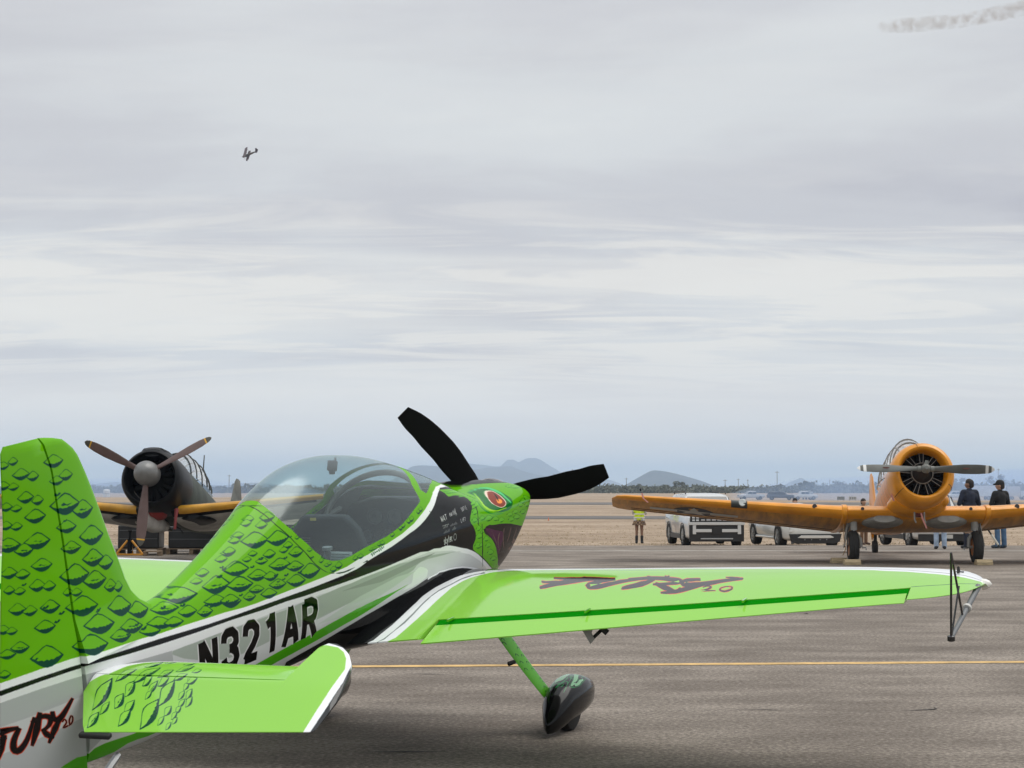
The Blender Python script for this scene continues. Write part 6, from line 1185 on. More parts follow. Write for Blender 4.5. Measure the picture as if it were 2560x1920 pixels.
        mb = MB(); q = foil_pt(sc, .0, 1); mb.lathe([(-.03, .085), (.02, .085), (.035, .07), (.03, .0)], (q[0], sgn * (yl - .10), q[2] + .01), (1, 0, 0), 18, cap=False); P(mb, 'lamp_lens', mat('lamp reflector', (.55, .56, .54), .15, metal=.7), ll)
        for y, s, r in ((2.1, .008, .05), (1.12, .004, .035)):
            q = foil_pt(sec_at(SEC, y), s, 1); mb = MB(); mb.lathe([(-.02, r), (.012, r), (.012, 0)], (q[0], sgn * y, q[2]), (1, 0, .1), 12, cap=False); P(mb, 'port_cover', mat('dark port', (.03, .02, .015), .6), wg)
        # wheel well, leg, wheel
        mb = MB(); rr = []
        for x in np.linspace(.48, -.35, 9):
            w = .44 * math.sqrt(max(0, 1 - ((x - .08) / .46) ** 2)) + .01; rr.append([(x, sgn * .66 + w * math.cos(a), .885 + .11 * math.sin(a) * math.sqrt(w / .45)) for a in np.linspace(0, 2 * PI, 19)[:-1]])
        mb.loft(rr); P(mb, 'wheel_well', zinc)
        mb = MB(); mb.tube([(.12, sgn * 1.26, .98), (.10, sgn * 1.26, .70)], .075, 14); lg = P(mb, 'gear_leg', zinc)
        mb = MB(); mb.tube([(.10, sgn * 1.26, .72), (.085, sgn * 1.255, .52)], .042, 12); P(mb, 'oleo', oleo, lg)
        mb = MB(); mb.tube([(.085, sgn * 1.27, .58), (.085, sgn * 1.19, .60), (.075, sgn * 1.135, .52), (.07, sgn * 1.12, .35)], [.05, .05, .045, .04], 8); mb.tube([(.07, sgn * 1.12, .35), (.07, sgn * 1.30, .35)], .03, 8); P(mb, 'fork', zinc, lg)
        mb = MB(); mb.tube([(.10, sgn * 1.30, .92), (-.05, sgn * 1.40, .72), (.03, sgn * 1.38, .40)], [.03, .04, .02], 6); mb.box((-.06, sgn * 1.42, .62), (.26, .02, .5), rotx(sgn * 8)); P(mb, 'gear_door', zinc, lg)
        mb = MB(); mb.tube([(.07, sgn * 1.10, .33), (.10, sgn * 1.02, .33), (.10, sgn * 1.02, .28)], .014, 6); P(mb, 'tie_hook', steel, lg)
        mb = MB(); W, r = .105, .345; prof = [(-W * .9, .19), (-W, .27), (-W * .8, .32), (-W * .35, .343), (-W * .28, .338), (-W * .05, .345), (W * .05, .338), (W * .35, .343), (W * .8, .32), (W, .27), (W * .9, .19)]; mb.lathe(prof, (.07, sgn * 1.285, .353), (0, 1, 0), 40, cap=False); ty = P(mb, 'tyre', rubber)
        mb = MB(); mb.lathe([(-.085, .195), (-.06, .18), (-.05, .06), (-.08, .05), (-.08, 0)], (.07, sgn * 1.285, .353), (0, sgn, 0), 24, cap=False); mb.lathe([(-.095, .195), (-.085, .17), (-.06, .05), (-.06, 0)], (.07, sgn * 1.285, .353), (0, -sgn, 0), 24, cap=False); P(mb, 'wheel_rim', mat('orange wheel hub', (.42, .17, .06), .5), ty)
        # tailplane
        TS = [(0, -5.55, -6.6, 1.93, .09), (1.9, -5.85, -6.55, 1.93, .08), (2.0, -6.1, -6.4, 1.93, .04)]; P(foil_wing(TS, np.linspace(.05, 2.0, 14), sgn), 'tailplane', orange)
    # fin and rudder
    mb = MB(); rr = []
    for z, le, te, w in ((1.85, -5.25, -6.35, .07), (2.3, -5.7, -6.35, .06), (2.8, -5.95, -6.35, .05), (3.1, -6.12, -6.35, .035), (3.2, -6.25, -6.35, .01)): rr.append([(le + (te - le) * q, s * w * math.sqrt(max(0, 1 - (1 - q) ** 2)), z) for s, q in [(1, i / 8) for i in range(9)] + [(-1, 1 - i / 8) for i in range(8)]])
    mb.loft(rr); P(mb, 'fin', orange)
    mb = MB(); rr = []
    for z, te, w in ((1.6, -6.75, .05), (1.8, -6.92, .06), (2.3, -7.0, .055), (2.8, -6.88, .045), (3.1, -6.7, .035), (3.24, -6.45, .01)): rr.append([(-6.37, w, z), (-6.6, w * .6, z), (te, .004, z), (te, -.004, z), (-6.6, -w * .6, z), (-6.37, -w, z)])
    mb.loft(rr); P(mb, 'rudder', orange)
    # glasshouse canopy
    mb = MB(); rr = []
    for x, w, zt in ((.42, .30, 2.22), (.05, .38, 2.62), (-.25, .40, 2.76), (-1.2, .41, 2.80), (-2.2, .40, 2.72), (-2.9, .34, 2.46), (-3.2, .26, 2.20)): rr.append([(x, w * math.cos(a), 2.16 + max(.02, zt - 2.16) * math.sin(a)) for a in np.linspace(0, PI, 15)])
    mb.loft(rr, cap=False, closed=False); can = P(mb, 'canopy', clear)
    frame_m = mat('canopy frame', (.22, .22, .21), .5)
    for x, w, zt in ((.42, .30, 2.24), (.05, .38, 2.62), (-.25, .40, 2.76), (-.75, .405, 2.78), (-1.2, .41, 2.80), (-1.7, .405, 2.77), (-2.2, .40, 2.72), (-2.9, .34, 2.46)):
        mb = MB(); mb.tube([(x, w * math.cos(a), 2.16 + (zt - 2.16) * math.sin(a)) for a in np.linspace(0, PI, 15)], .013, 6); P(mb, 'canopy_arch', frame_m, can)
    for s in (-1, 1):
        mb = MB(); mb.tube([(x, s * w * .72, 2.16 + (zt - 2.16) * .7) for x, w, zt in ((.42, .30, 2.24), (.05, .38, 2.62), (-.25, .40, 2.76), (-1.2, .41, 2.80), (-2.2, .40, 2.72), (-2.9, .34, 2.46))], .013, 5); P(mb, 'canopy_rail', frame_m, can)
    for x in (-.75, -1.9):
        mb = MB(); mb.box((x, 0, 2.2), (.12, .42, .5)); mb.box((x - .02, 0, 2.5), (.10, .24, .16)); P(mb, 'seat', mat('dark seat', (.05, .045, .04), .8), bev=.03)
    # underside clutter, ribbons, tail wheel
    mb = MB(); mb.box((.80, 0, .94), (.14, .17, .14)); P(mb, 'oil_cooler', mat('dark red cooler', (.12, .02, .015), .6), bev=.015)
    for y in (-.10, .10): mb = MB(); mb.tube([(.90, y, .98), (.88, y, .80), (.84, y + .03, .74)], .018, 6); P(mb, 'drain_pipe', pale_metal)
    for pts in ([(.98, .02, .92), (1.0, .04, .80), (.97, .10, .66), (.93, .13, .60)], [(1.02, -.56, 1.36), (1.04, -.57, 1.26), (1.02, -.53, 1.16)], [(.05, -5.75, 1.51), (.04, -5.72, 1.40), (.03, -5.62, 1.31)]):
        mb = MB(); d = [Vector(p) for p in pts]; vs = []
        for p in d: vs += [p + Vector((0, -.018, 0)), p + Vector((0, .018, 0)), p + Vector((.006, .018, 0)), p + Vector((.006, -.018, 0))]
        mb.loft([vs[i * 4:i * 4 + 4] for i in range(len(d))]); P(mb, 'ribbon', pink)
    mb = MB(); mb.tube([(-.30, -5.78, 1.68), (.06, -5.78, 1.57), (.12, -5.78, 1.57)], .02, 6); P(mb, 'pitot_tube', dark_eng)
    mb = MB(); mb.tube([(.05, -1.46, 1.0), (.04, -1.47, .55), (.02, -1.44, .30), (.0, -1.50, .18)], .010, 5); P(mb, 'tie_strap', mat('tan strap', (.38, .25, .13), .8))
    mb = MB(); mb.tube([(-6.0, 0, 1.62), (-6.15, 0, 1.38)], .04, 8); mb.lathe([(-.05, .10), (-.06, .15), (0, .17), (.06, .15), (.05, .10)], (-6.2, 0, 1.345), (0, 1, 0), 20); P(mb, 'tailwheel', rubber)
    return root
trainer()
chock_m = mat('pale chock wood', (.42, .33, .20), .85, vary=.3, scale=9, stretch=(1, 6, 6))
for i, (x, y, lb) in enumerate(((7.10, 35.55, 'wooden chock in front of the orange plane\'s wheel nearer the white sedan'), (6.98, 36.35, 'wooden chock behind the orange plane\'s wheel nearer the white sedan'), (9.82, 35.45, 'wooden chock in front of the orange plane\'s wheel nearer the man in a cap'))):
    mb = MB(); mb.prism([(-.10, 0), (.10, 0), (.10, .05), (.03, .115), (-.06, .115), (-.10, .06)], lambda u, v, d: (d, u, v), -.17, .17); o = mb.build('wheel_chock', chock_m, None, None, .006); o.location = (x, y, .002); o.rotation_euler = (0, 0, R(4)); tag(o, lb, 'wheel chock', 'wooden wheel chocks')

def fighter():
    Mx = body_rot(183.4, 11); root = thing('fighter_aircraft', 'dark warbird with black cowling, grey spinner and three brown propeller blades facing the camera', 'airplane'); root.matrix_world = Matrix.Translation((-7.45, 36.4, 0)) @ Mx.to_4x4()
    P = lambda mb, n, m, par=None, sm=45, bev=0: mb.build(n, m, par or root, sm, bev)
    hub = Vector((1.74, 0, 1.60)); ax = Vector((1, 0, 0))
    black = mat('satin black cowling', (.006, .0065, .008), .42, coat=.0, spec=.22, vary=.3, scale=3); green = mat('faded dark green', (.060, .072, .060), .6, vary=.4, spec=.25, scale=2.5); grey = mat('sky grey underside', (.62, .61, .57), .6, vary=.25, scale=2.0, dirt=(.42, .41, .38)); yel = mat('yellow leading edge', (.60, .30, .025), .42, vary=.25, scale=3)
    mb = MB(); mb.lathe([(1.15, .46), (1.40, .49), (1.50, .515), (1.53, .545), (1.51, .58), (1.42, .62), (1.2, .645), (.8, .65), (.45, .635), (.30, .62), (.30, .56)], (0, 0, 1.56), ax, 52, cap=False); cw = P(mb, 'cowling', black)
    mb = oval_loft([(1.46, .20, 2.02, 2.17, 2.4), (1.35, .26, 2.0, 2.24, 2.4), (1.0, .28, 2.0, 2.27, 2.4), (.5, .30, 2.0, 2.25, 2.4)]); P(mb, 'top_fairing', black, cw)
    for s in (-1, 1): mb = MB(); mb.lathe([(-.05, .05), (.012, .052), (.012, .035), (-.05, .03)], (1.38, s * .17, 2.16), (1, 0, .25), 14, cap=False); P(mb, 'gun_port', mat('port black', (.003, .003, .003), .9), cw)
    mb = MB(); mb.lathe([(.9, .0), (.9, .6)], (0, 0, 1.56), ax, 36, cap=False); eng = P(mb, 'engine', dark_eng)
    for k in range(14):
        a = 2 * PI * k / 14; d = Vector((0, math.cos(a), math.sin(a))); mb = MB(); mb.lathe([(.2, .075), (.3, .08), (.46, .07)], Vector((1.08, 0, 1.57)), d, 8); P(mb, 'cylinder', dark_eng, eng)
    mb = MB(); mb.tube([Vector((1.2, .46 * math.cos(a), 1.56 + .46 * math.sin(a))) for a in np.linspace(-2.6, -.2, 18)], .012, 5); P(mb, 'collector_ring', mat('dull pipe', (.12, .11, .10), .5), eng)
    sp = mat('worn grey spinner', (.20, .20, .195), .38, metal=.3, vary=.2, scale=4)
    mb = MB(); mb.lathe([(-.17, .25), (-.02, .262), (.08, .255), (.18, .225), (.27, .17), (.33, .10), (.355, .04), (.36, .002)], hub, ax, 32); P(mb, 'spinner', sp)
    brown = mat('maroon brown blade', (.115, .070, .062), .5, vary=.2, scale=4); yt = mat('yellow tip line', (.62, .33, .02), .5); dk = mat('dark tip', (.06, .055, .04), .5)
    for dy, dz in ((153, 76), (-157, 91), (5, -179)):
        er = Vector((0, -dy * -1 if False else -dy, dz)).normalized(); er = Vector((0, -er.y, er.z)) if False else er
        mb = MB(); blade(mb, hub, er, ax, [(.2, .11), (.35, .13), (.7, .20), (1.0, .225), (1.25, .205), (1.42, .15), (1.49, .085), (1.51, .02)], 26, 16, lambda r: 1 if 1.345 < r < 1.375 else (2 if r >= 1.375 else 0), 44, -1); P(mb, 'propeller_blade', [brown, yt, dk])
    secs = [(.45, .60, 1.0, 2.16, 2.0), (.0, .56, .98, 2.18, 2.1), (-1.2, .52, .98, 2.12, 2.2), (-2.6, .44, 1.1, 2.08, 2.1), (-4.5, .28, 1.35, 2.02, 2.0), (-6.3, .12, 1.6, 1.98, 2.0), (-7.2, .03, 1.72, 1.92, 2.0)]; P(oval_loft(dense(secs)), 'fuselage', green)
    mb = MB(); rr = []
    for x, w, zt in ((-.1, .22, 2.12), (-.55, .34, 2.52), (-1.0, .36, 2.62), (-2.0, .36, 2.60), (-2.8, .28, 2.38), (-3.3, .2, 2.08)): rr.append([(x, w * math.cos(a), 2.04 + (zt - 2.04) * math.sin(a)) for a in np.linspace(0, PI, 13)])
    mb.loft(rr, cap=False, closed=False); can = P(mb, 'canopy', clear)
    for x, w, zt in ((-.1, .22, 2.14), (-.55, .34, 2.52), (-1.0, .36, 2.62), (-1.5, .36, 2.62), (-2.0, .36, 2.60), (-2.4, .33, 2.5), (-2.8, .28, 2.38)): mb = MB(); mb.tube([(x, w * math.cos(a), 2.04 + (zt - 2.04) * math.sin(a)) for a in np.linspace(0, PI, 13)], .016, 5); P(mb, 'canopy_arch', mat('dark frame', (.04, .045, .045), .5), can)
    mb = MB(); mb.tube([(-2.95, 0, 2.2), (-3.0, 0, 3.0)], [.02, .012], 6); P(mb, 'antenna_mast', mat('dark frame', (.04, .045, .045), .5))
    SEC = [(0, .80, -1.75, 1.02, .14), (.6, .79, -1.74, 1.04, .14), (5.3, .42, -1.05, 1.56, .095), (5.75, .28, -.9, 1.61, .08), (5.95, -.02, -.7, 1.63, .05), (6.02, -.25, -.5, 1.64, .02)]
    for sgn in (-1, 1):
        mf = lambda s, u, y: 2 if (s <= .055 and .5 < y < 3.45) else (0 if u > 0 else (3 if s < .10 and y < 3.4 else 1))
        mb = foil_wing(SEC, np.concatenate([np.linspace(.3, 5.3, 34), [5.5, 5.65, 5.75, 5.85, 5.92, 5.98, 6.02]]), sgn, mf, 20); P(mb, 'wing', [green, grey, yel, black])
        mb = MB(); rr = []
        for x in np.linspace(.62, -.25, 9):
            w = .40 * math.sqrt(max(0, 1 - ((x - .18) / .46) ** 2)) + .01; rr.append([(x, sgn * .72 + w * math.cos(a), .905 + .05 * math.sin(a)) for a in np.linspace(0, 2 * PI, 17)[:-1]])
        mb.loft(rr); P(mb, 'wheel_well', black)
        mb = MB(); mb.tube([(.32, sgn * 1.75, 1.05), (.10, sgn * 1.75, .32)], [.06, .04], 10); lg = P(mb, 'gear_leg', grey)
        mb = MB(); mb.box((.22, sgn * 1.84, .62), (.30, .02, .62), roty(16)); P(mb, 'gear_door', grey, lg)
        mb = MB(); mb.lathe([(-.08, .15), (-.09, .22), (-.05, .285), (0, .30), (.05, .285), (.09, .22), (.08, .15), (.04, .12), (.04, 0)], (.06, sgn * 1.70, .30), (0, 1, 0), 30, cap=False); mb.lathe([(.07, .15), (.05, 0)], (.06, sgn * 1.70, .30), (0, -1, 0), 20, cap=False); P(mb, 'wheel', rubber)
        TS = [(0, -5.9, -6.95, 1.88, .09), (1.9, -6.2, -6.8, 1.88, .07), (2.1, -6.45, -6.65, 1.88, .03)]; P(foil_wing(TS, np.linspace(.05, 2.1, 12), sgn), 'tailplane', green)
    fin_m = mat('weathered fin paint', (.13, .135, .12), .6, vary=.45, scale=2, dirt=(.06, .063, .055)); mb = MB(); rr = []
    for z, le, te, w in ((1.9, -5.3, -6.6, .08), (2.4, -5.95, -6.6, .065), (2.8, -6.2, -6.6, .05), (3.05, -6.35, -6.6, .03), (3.14, -6.48, -6.6, .008)): rr.append([(le + (te - le) * q, s * w * math.sqrt(max(0, 1 - (1 - q) ** 2)), z) for s, q in [(1, i / 8) for i in range(9)] + [(-1, 1 - i / 8) for i in range(8)]])
    mb.loft(rr); P(mb, 'fin', fin_m)
    mb = MB(); rr = []
    for z, te, w in ((1.7, -7.15, .05), (2.2, -7.3, .055), (2.7, -7.2, .045), (3.0, -7.02, .03), (3.15, -6.8, .008)): rr.append([(-6.62, w, z), (-6.9, w * .6, z), (te, .004, z), (te, -.004, z), (-6.9, -w * .6, z), (-6.62, -w, z)])
    mb.loft(rr); P(mb, 'rudder', fin_m)
    mb = oval_loft([(1.0, .10, .92, 1.06, 2.2), (.9, .17, .84, 1.1, 2.2), (.6, .18, .82, 1.1, 2.2), (.3, .1, .9, 1.1, 2.2)]); P(mb, 'oil_cooler', mat('dull red cowl flap', (.26, .025, .02), .5))
    mb = oval_loft([(.95, .06, .62, 1.0, 2.2), (.8, .15, .60, 1.0, 2.2), (.2, .22, .62, 1.0, 2.2), (-.6, .12, .78, 1.0, 2.2)]); mb.v = [(x, y - .20, z) for x, y, z in mb.v]; P(mb, 'belly_fairing', grey)
    for y0 in (.46,): mb = MB(); mb.tube([(.95, y0, 1.0), (.98, y0, .80), (.92, y0 - .02, .58)], [.05, .03, .028], 8); P(mb, 'strut', mat('dull red strut', (.22, .03, .03), .5))
    mb = MB(); mb.tube([(.9, .42, .66), (.94, .56, .58), (.9, .62, .50)], .014, 5); P(mb, 'hose', dark_eng)
    mb = MB(); mb.tube([(-6.6, 0, 1.62), (-6.8, 0, 1.46)], .035, 8); mb.lathe([(-.04, .06), (-.045, .10), (0, .115), (.045, .10), (.04, .06)], (-6.85, 0, 1.43), (0, 1, 0), 16); P(mb, 'tailwheel', rubber)
fighter()

# crates on pallets and a yellow stand under the dark warbird
wrap = mat('black stretch wrap', (.010, .010, .011), .38, vary=.4, scale=4, bump=.5, bscale=8); pal = mat('pallet wood', (.24, .17, .11), .9, vary=.35, scale=7)
def crate(x, y, w, h, lb, rz):
    t = thing('crate', lb, 'crate', (x, y, .15), (0, 0, R(rz)), 'black wrapped crates on pallets'); mb = MB(); mb.box((0, 0, h / 2), (w, .8, h)); mb.build('wrapping', wrap, t, None, .03)
    for k in (.42, .78): mb = MB(); mb.box((0, -.405, h * k), (w * .92, .012, .014)); mb.build('strap', mat('grey strap', (.10, .10, .10), .5), t)
    p = thing('pallet', 'wooden pallet under the ' + lb.split(',')[0], 'pallet', (x, y, 0), (0, 0, R(rz)), 'wooden pallets'); 
    for yy in (-.36, -.18, 0, .18, .36): mb = MB(); mb.box((0, yy, .136), (w + .1, .11, .022)); mb.build('board', pal, p, None)
    for xx in (-.5, 0, .5): mb = MB(); mb.box((xx * w, 0, .073), (.09, .8, .10)); mb.build('block', pal, p, None); mb = MB(); mb.box((xx * w, 0, .011), (.10, .8, .02)); mb.build('runner', pal, p, None)
crate(-8.98, 41.2, .98, .56, 'black wrapped crate behind the yellow stand, under the propeller tip', 2)
crate(-7.72, 41.4, 1.12, .52, 'black wrapped crate half hidden by the green turtledeck', -2)
jy = mat('yellow stand paint', (.62, .27, .02), .45, vary=.2, scale=6)
t = thing('jack_stand', 'yellow triangular jack stand under the dark warbird', 'jack stand', (-9.06, 40.3, 0))
for s in (-1, 1): mb = MB(); mb.tube([(s * .31, 0, .04), (s * .05, 0, .36)], .026, 8); mb.build('leg', jy, t)
mb = MB(); mb.tube([(0, .32, .04), (0, .05, .36)], .026, 8); mb.build('leg', jy, t)
mb = MB(); mb.box((0, 0, .03), (.66, .05, .045)); mb.build('base_beam', jy, t, None, .006)
mb = MB(); mb.tube([(0, .03, .05), (0, .03, .40)], .06, 12); mb.tube([(0, .03, .40), (0, .03, .56)], .03, 10); mb.lathe([(0, .02), (.02, .05), (.05, .05), (.05, 0)], (0, .03, .55), (0, 0, 1), 12, cap=False); mb.build('ram', dark_eng, t)
mb = MB(); mb.tube([(.06, -.02, .12), (.22, -.10, .22)], .012, 6); mb.build('pump_handle', steel, t)
t = thing('pallet', 'small pallet board beside the yellow jack stand', 'pallet', (-8.52, 40.4, 0), (0, 0, R(8)), 'wooden pallets')
for yy in (-.2, 0, .2): mb = MB(); mb.box((0, yy, .10), (.42, .12, .022)); mb.build('board', pal, t, None)
for xx in (-.17, .17): mb = MB(); mb.box((xx, 0, .045), (.08, .5, .085)); mb.build('block', pal, t, None)

# biplane flying over the field
def biplane():
    root = thing('biplane', 'small dark biplane banking in the sky', 'airplane', (-94.4, 600, 120.3)); root.rotation_euler = (R(-38), R(18), R(168))
    m1 = mat('biplane maroon', (.05, .022, .02), .6); m2 = mat('biplane brown', (.075, .048, .028), .6); s = 1.15
    P = lambda mb, n, m: mb.build(n, m, root)
    mb = oval_loft([(1.9 * s, .2, -.25, .25, 2), (1.6 * s, .42, -.42, .42, 2), (.6 * s, .42, -.5, .45, 2), (-1.2 * s, .3, -.3, .42, 2), (-3.2 * s, .06, -.02, .2, 2)]); P(mb, 'fuselage', m2)
    for nm, z, x in (('upper_wing', 1.05 * s, .5 * s), ('lower_wing', -.35 * s, .1 * s)):
        for sg in (-1, 1): P(foil_wing([(0, x + .55, x - .65, z, .1), (3.3 * s, x + .5, x - .6, z + .12, .1), (3.55 * s, x + .1, x - .4, z + .14, .04)], np.linspace(0, 3.55 * s, 9), sg, None, 8), nm, m1)
    for sg in (-1, 1):
        for xx in (.75 * s, -.05 * s): mb = MB(); mb.tube([(xx, sg * 2.3 * s, -.3 * s), (xx + .2, sg * 2.3 * s, 1.08 * s)], .04, 5); P(mb, 'wing_strut', m2)
        P(foil_wing([(0, -2.5 * s, -3.4 * s, .15, .08), (1.3 * s, -2.75 * s, -3.3 * s, .15, .06)], np.linspace(0, 1.3 * s, 6), sg, None, 6), 'tailplane', m1)
        mb = MB(); mb.tube([(.9 * s, sg * .3, -.4), (.95 * s, sg * .75, -1.25 * s)], .05, 5); mb.lathe([(-.1, .1), (-.1, .28), (.1, .28), (.1, .1)], (.95 * s, sg * .8, -1.25 * s), (0, 1, 0), 12); P(mb, 'landing_gear', m2)
    mb = MB(); mb.prism([(-2.5 * s, .15), (-3.3 * s, .1), (-3.55 * s, .7), (-3.3 * s, 1.2 * s), (-3.0 * s, 1.15 * s)], lambda u, v, d: (u, d, v), -.04, .04); P(mb, 'fin', m1)
    mb = MB(); hub = Vector((2.0 * s, 0, 0))
    for sg in (-1, 1): blade(mb, hub, Vector((0, .8 * sg, .6 * sg)), Vector((1, 0, 0)), [(.05, .12), (.6, .2), (1.25, .06)], 25, 10, lambda r: 0, 8)
    P(mb, 'propeller', m2)
biplane()

# ---------------------------------------------------------------- cars and trucks
white_car = mat('white car paint', (.56, .57, .57), .25, coat=.8); pearl = mat('pearl white car paint', (.58, .58, .55), .25, coat=.8); trim_blk = mat('black car trim', (.012, .012, .013), .45); win_m = mat('dark car glass', (.012, .015, .017), .06, coat=.5)
grey_win = mat('reflecting windscreen', (.16, .16, .165), .12, coat=.8); silver = mat('silver trim', (.42, .43, .44), .35, metal=.4); lamp = mat('headlamp lens', (.55, .57, .58), .12, coat=.8); alloy = mat('alloy wheel', (.36, .37, .37), .3, metal=.7)
def wheel(parent, x, y, r=.36, w=.24, spokes=10):
    s = 1 if y > 0 else -1; mb = MB(); mb.lathe([(-w / 2, r * .66), (-w / 2, r * .93), (-w * .32, r), (w * .32, r), (w / 2, r * .93), (w / 2, r * .66)], (x, y, r), (0, 1, 0), 32, cap=False); ty = mb.build('tyre', rubber, parent)
    mb = MB(); f = y + s * w * .42; mb.lathe([(s * (w * .42), r * .67), (s * w * .47, r * .64), (s * w * .3, r * .58)], (x, y, r), (0, 1, 0), 28, cap=False)
    mb.lathe([(s * w * .2, r * .6), (s * w * .2, 0)], (x, y, r), (0, 1, 0), 20, cap=False)
    for k in range(spokes):
        a = 2 * PI * k / spokes; d = Vector((math.cos(a), 0, math.sin(a))); mb.tube([Vector((x, f, r)) + d * r * .12, Vector((x, f, r)) + d * r * .63], [.028, .02], 4)
    mb.lathe([(s * w * .30, r * .16), (s * w * .46, r * .13), (s * w * .46, 0)], (x, y, r), (0, 1, 0), 12, cap=False); mb.build('rim', [alloy], ty)
    return ty
def quad(parent, name, m, pts, d=.012):
    p = [Vector(q) for q in pts]; n = (p[1] - p[0]).cross(p[2] - p[0]).normalized() * d; mb = MB(); k = len(p); mb.add(p + [q + n for q in p], [tuple(range(k - 1, -1, -1)), tuple(range(k, 2 * k))] + [(i, (i + 1) % k, k + (i + 1) % k, k + i) for i in range(k)]); return mb.build(name, m, parent, None)
def arch(parent, x, y, r, m):
    mb = MB(); mb.lathe([(-.02, r), (.02, r), (.02, 0)], (x, y, .36), (0, 1, 0), 28, cap=False); mb.v = [(a, b, max(c, .22)) for a, b, c in mb.v]; return mb.build('wheel_arch', m, parent)
def suv(label, loc, heading, paint, roof_m, glass_m, face):
    t = thing('suv', label, 'car', loc, (0, 0, R(90 - heading)), 'cars parked beyond the apron edge'); B = lambda mb, n, m, sm=40, bev=0: mb.build(n, m, t, sm, bev)
    B(oval_loft([(2.40, .86, .30, .98, 7), (2.36, .91, .26, 1.04, 7), (2.1, .945, .24, 1.08, 7), (1.3, .955, .24, 1.14, 7), (-2.1, .955, .25, 1.16, 7), (-2.34, .93, .32, 1.14, 7), (-2.40, .88, .4, 1.05, 7)], 36), 'body', paint, 30)
    B(oval_loft([(1.34, .80, 1.04, 1.10, 5), (.62, .75, 1.05, 1.68, 7), (.40, .74, 1.05, 1.745, 7), (-.6, .74, 1.05, 1.765, 7), (-1.95, .73, 1.05, 1.735, 7), (-2.22, .73, 1.05, 1.60, 7), (-2.36, .80, 1.05, 1.12, 6)], 36), 'roof', roof_m, 30)
    quad(t, 'windscreen', glass_m, [(1.27, -.70, 1.14), (1.27, .70, 1.14), (.66, .66, 1.63), (.66, -.66, 1.63)], .03)
    for s in (-1, 1):
        for x0, x1, x2, x3 in ((1.0, .62, -.15, -.15), (-.22, -.22, -1.15, -1.15), (-1.22, -1.22, -2.1, -1.95)): quad(t, 'side_window', win_m, [(x0, s * .80, 1.17), (x1, s * .757, 1.62), (x2, s * .757, 1.64), (x3, s * .80, 1.17)][::s], .012)
        mb = MB(); mb.tube([(.45, s * .68, 1.74), (.36, s * .68, 1.815), (-1.75, s * .67, 1.815), (-1.9, s * .67, 1.735)], .022, 6); B(mb, 'roof_rail', trim_blk)
        mb = MB(); mb.box((.82, s * 1.03, 1.18), (.13, .20, .15)); B(mb, 'mirror', paint, None, .03)
        for x in (1.42, -1.42): arch(t, x, s * .955, .43, trim_blk); wheel(t, x, s * .84, .37, .25)
        mb = MB(); mb.box((0, s * .958, .34), (2.1, .025, .16)); B(mb, 'sill_cladding', trim_blk, None)
        mb = MB(); mb.box((.1, s * .975, .98), (.18, .02, .03)); mb.build('door_handle', paint, t)
    f = 2.40; F = lambda n, m, y, z, w, h, d=.03: (lambda mb: B(mb, n, m, None, .006))(MB().box((f + d / 2 - .015, y, z), (d, w, h)))
    if face == 'lights':
        F('front_panel', trim_blk, 0, .465, 1.80, .53, .05); F('bonnet_lip', paint, 0, .785, 1.84, .09, .10)
        F('grille', trim_blk, 0, .93, 1.74, .19, .04)
        for s in (-1, 1):
            F('bumper_bar', paint, s * .47, .555, .60, .10, .09); F('bumper_upright', paint, s * .74, .585, .11, .29, .10); F('fog_lamp', trim_blk, s * .85, .565, .09, .26, .09)
            for k in range(2):
                for q in range(2): F('headlamp_cell', lamp, s * (.72 - q * .13 + .04), .975 - k * .085, .09, .055, .065)
            for q in range(3): F('grille_bar', silver, s * (.09 + q * .18), .985, .13, .035, .065); F('grille_bar', silver, s * (.09 + q * .18), .90, .13, .05, .065)
        F('skid_plate', silver, 0, .292, 1.06, .04, .08); F('badge_panel', trim_blk, 0, .55, .30, .22, .07)
    else:
        F('front_panel', trim_blk, 0, .34, 1.86, .22, .06); F('bumper', paint, 0, .50, 1.86, .05, .10); F('grille', trim_blk, 0, .72, 1.2, .34, .05); F('number_plate', mat('number plate', (.5, .5, .48), .5), 0, .38, .34, .12, .08)
        for s in (-1, 1): F('headlamp', lamp, s * .76, .80, .26, .14, .06)
    return t
suv('white boxy suv with an H shaped front, parked under the orange wing tip', (6.50, 57.75, -.345), 176.2, white_car, white_car, win_m, 'lights')
suv('white suv with a black roof, parked behind the orange plane\'s undercarriage', (13.52, 55.9, -.31), 176, white_car, trim_blk, grey_win, 'plain')
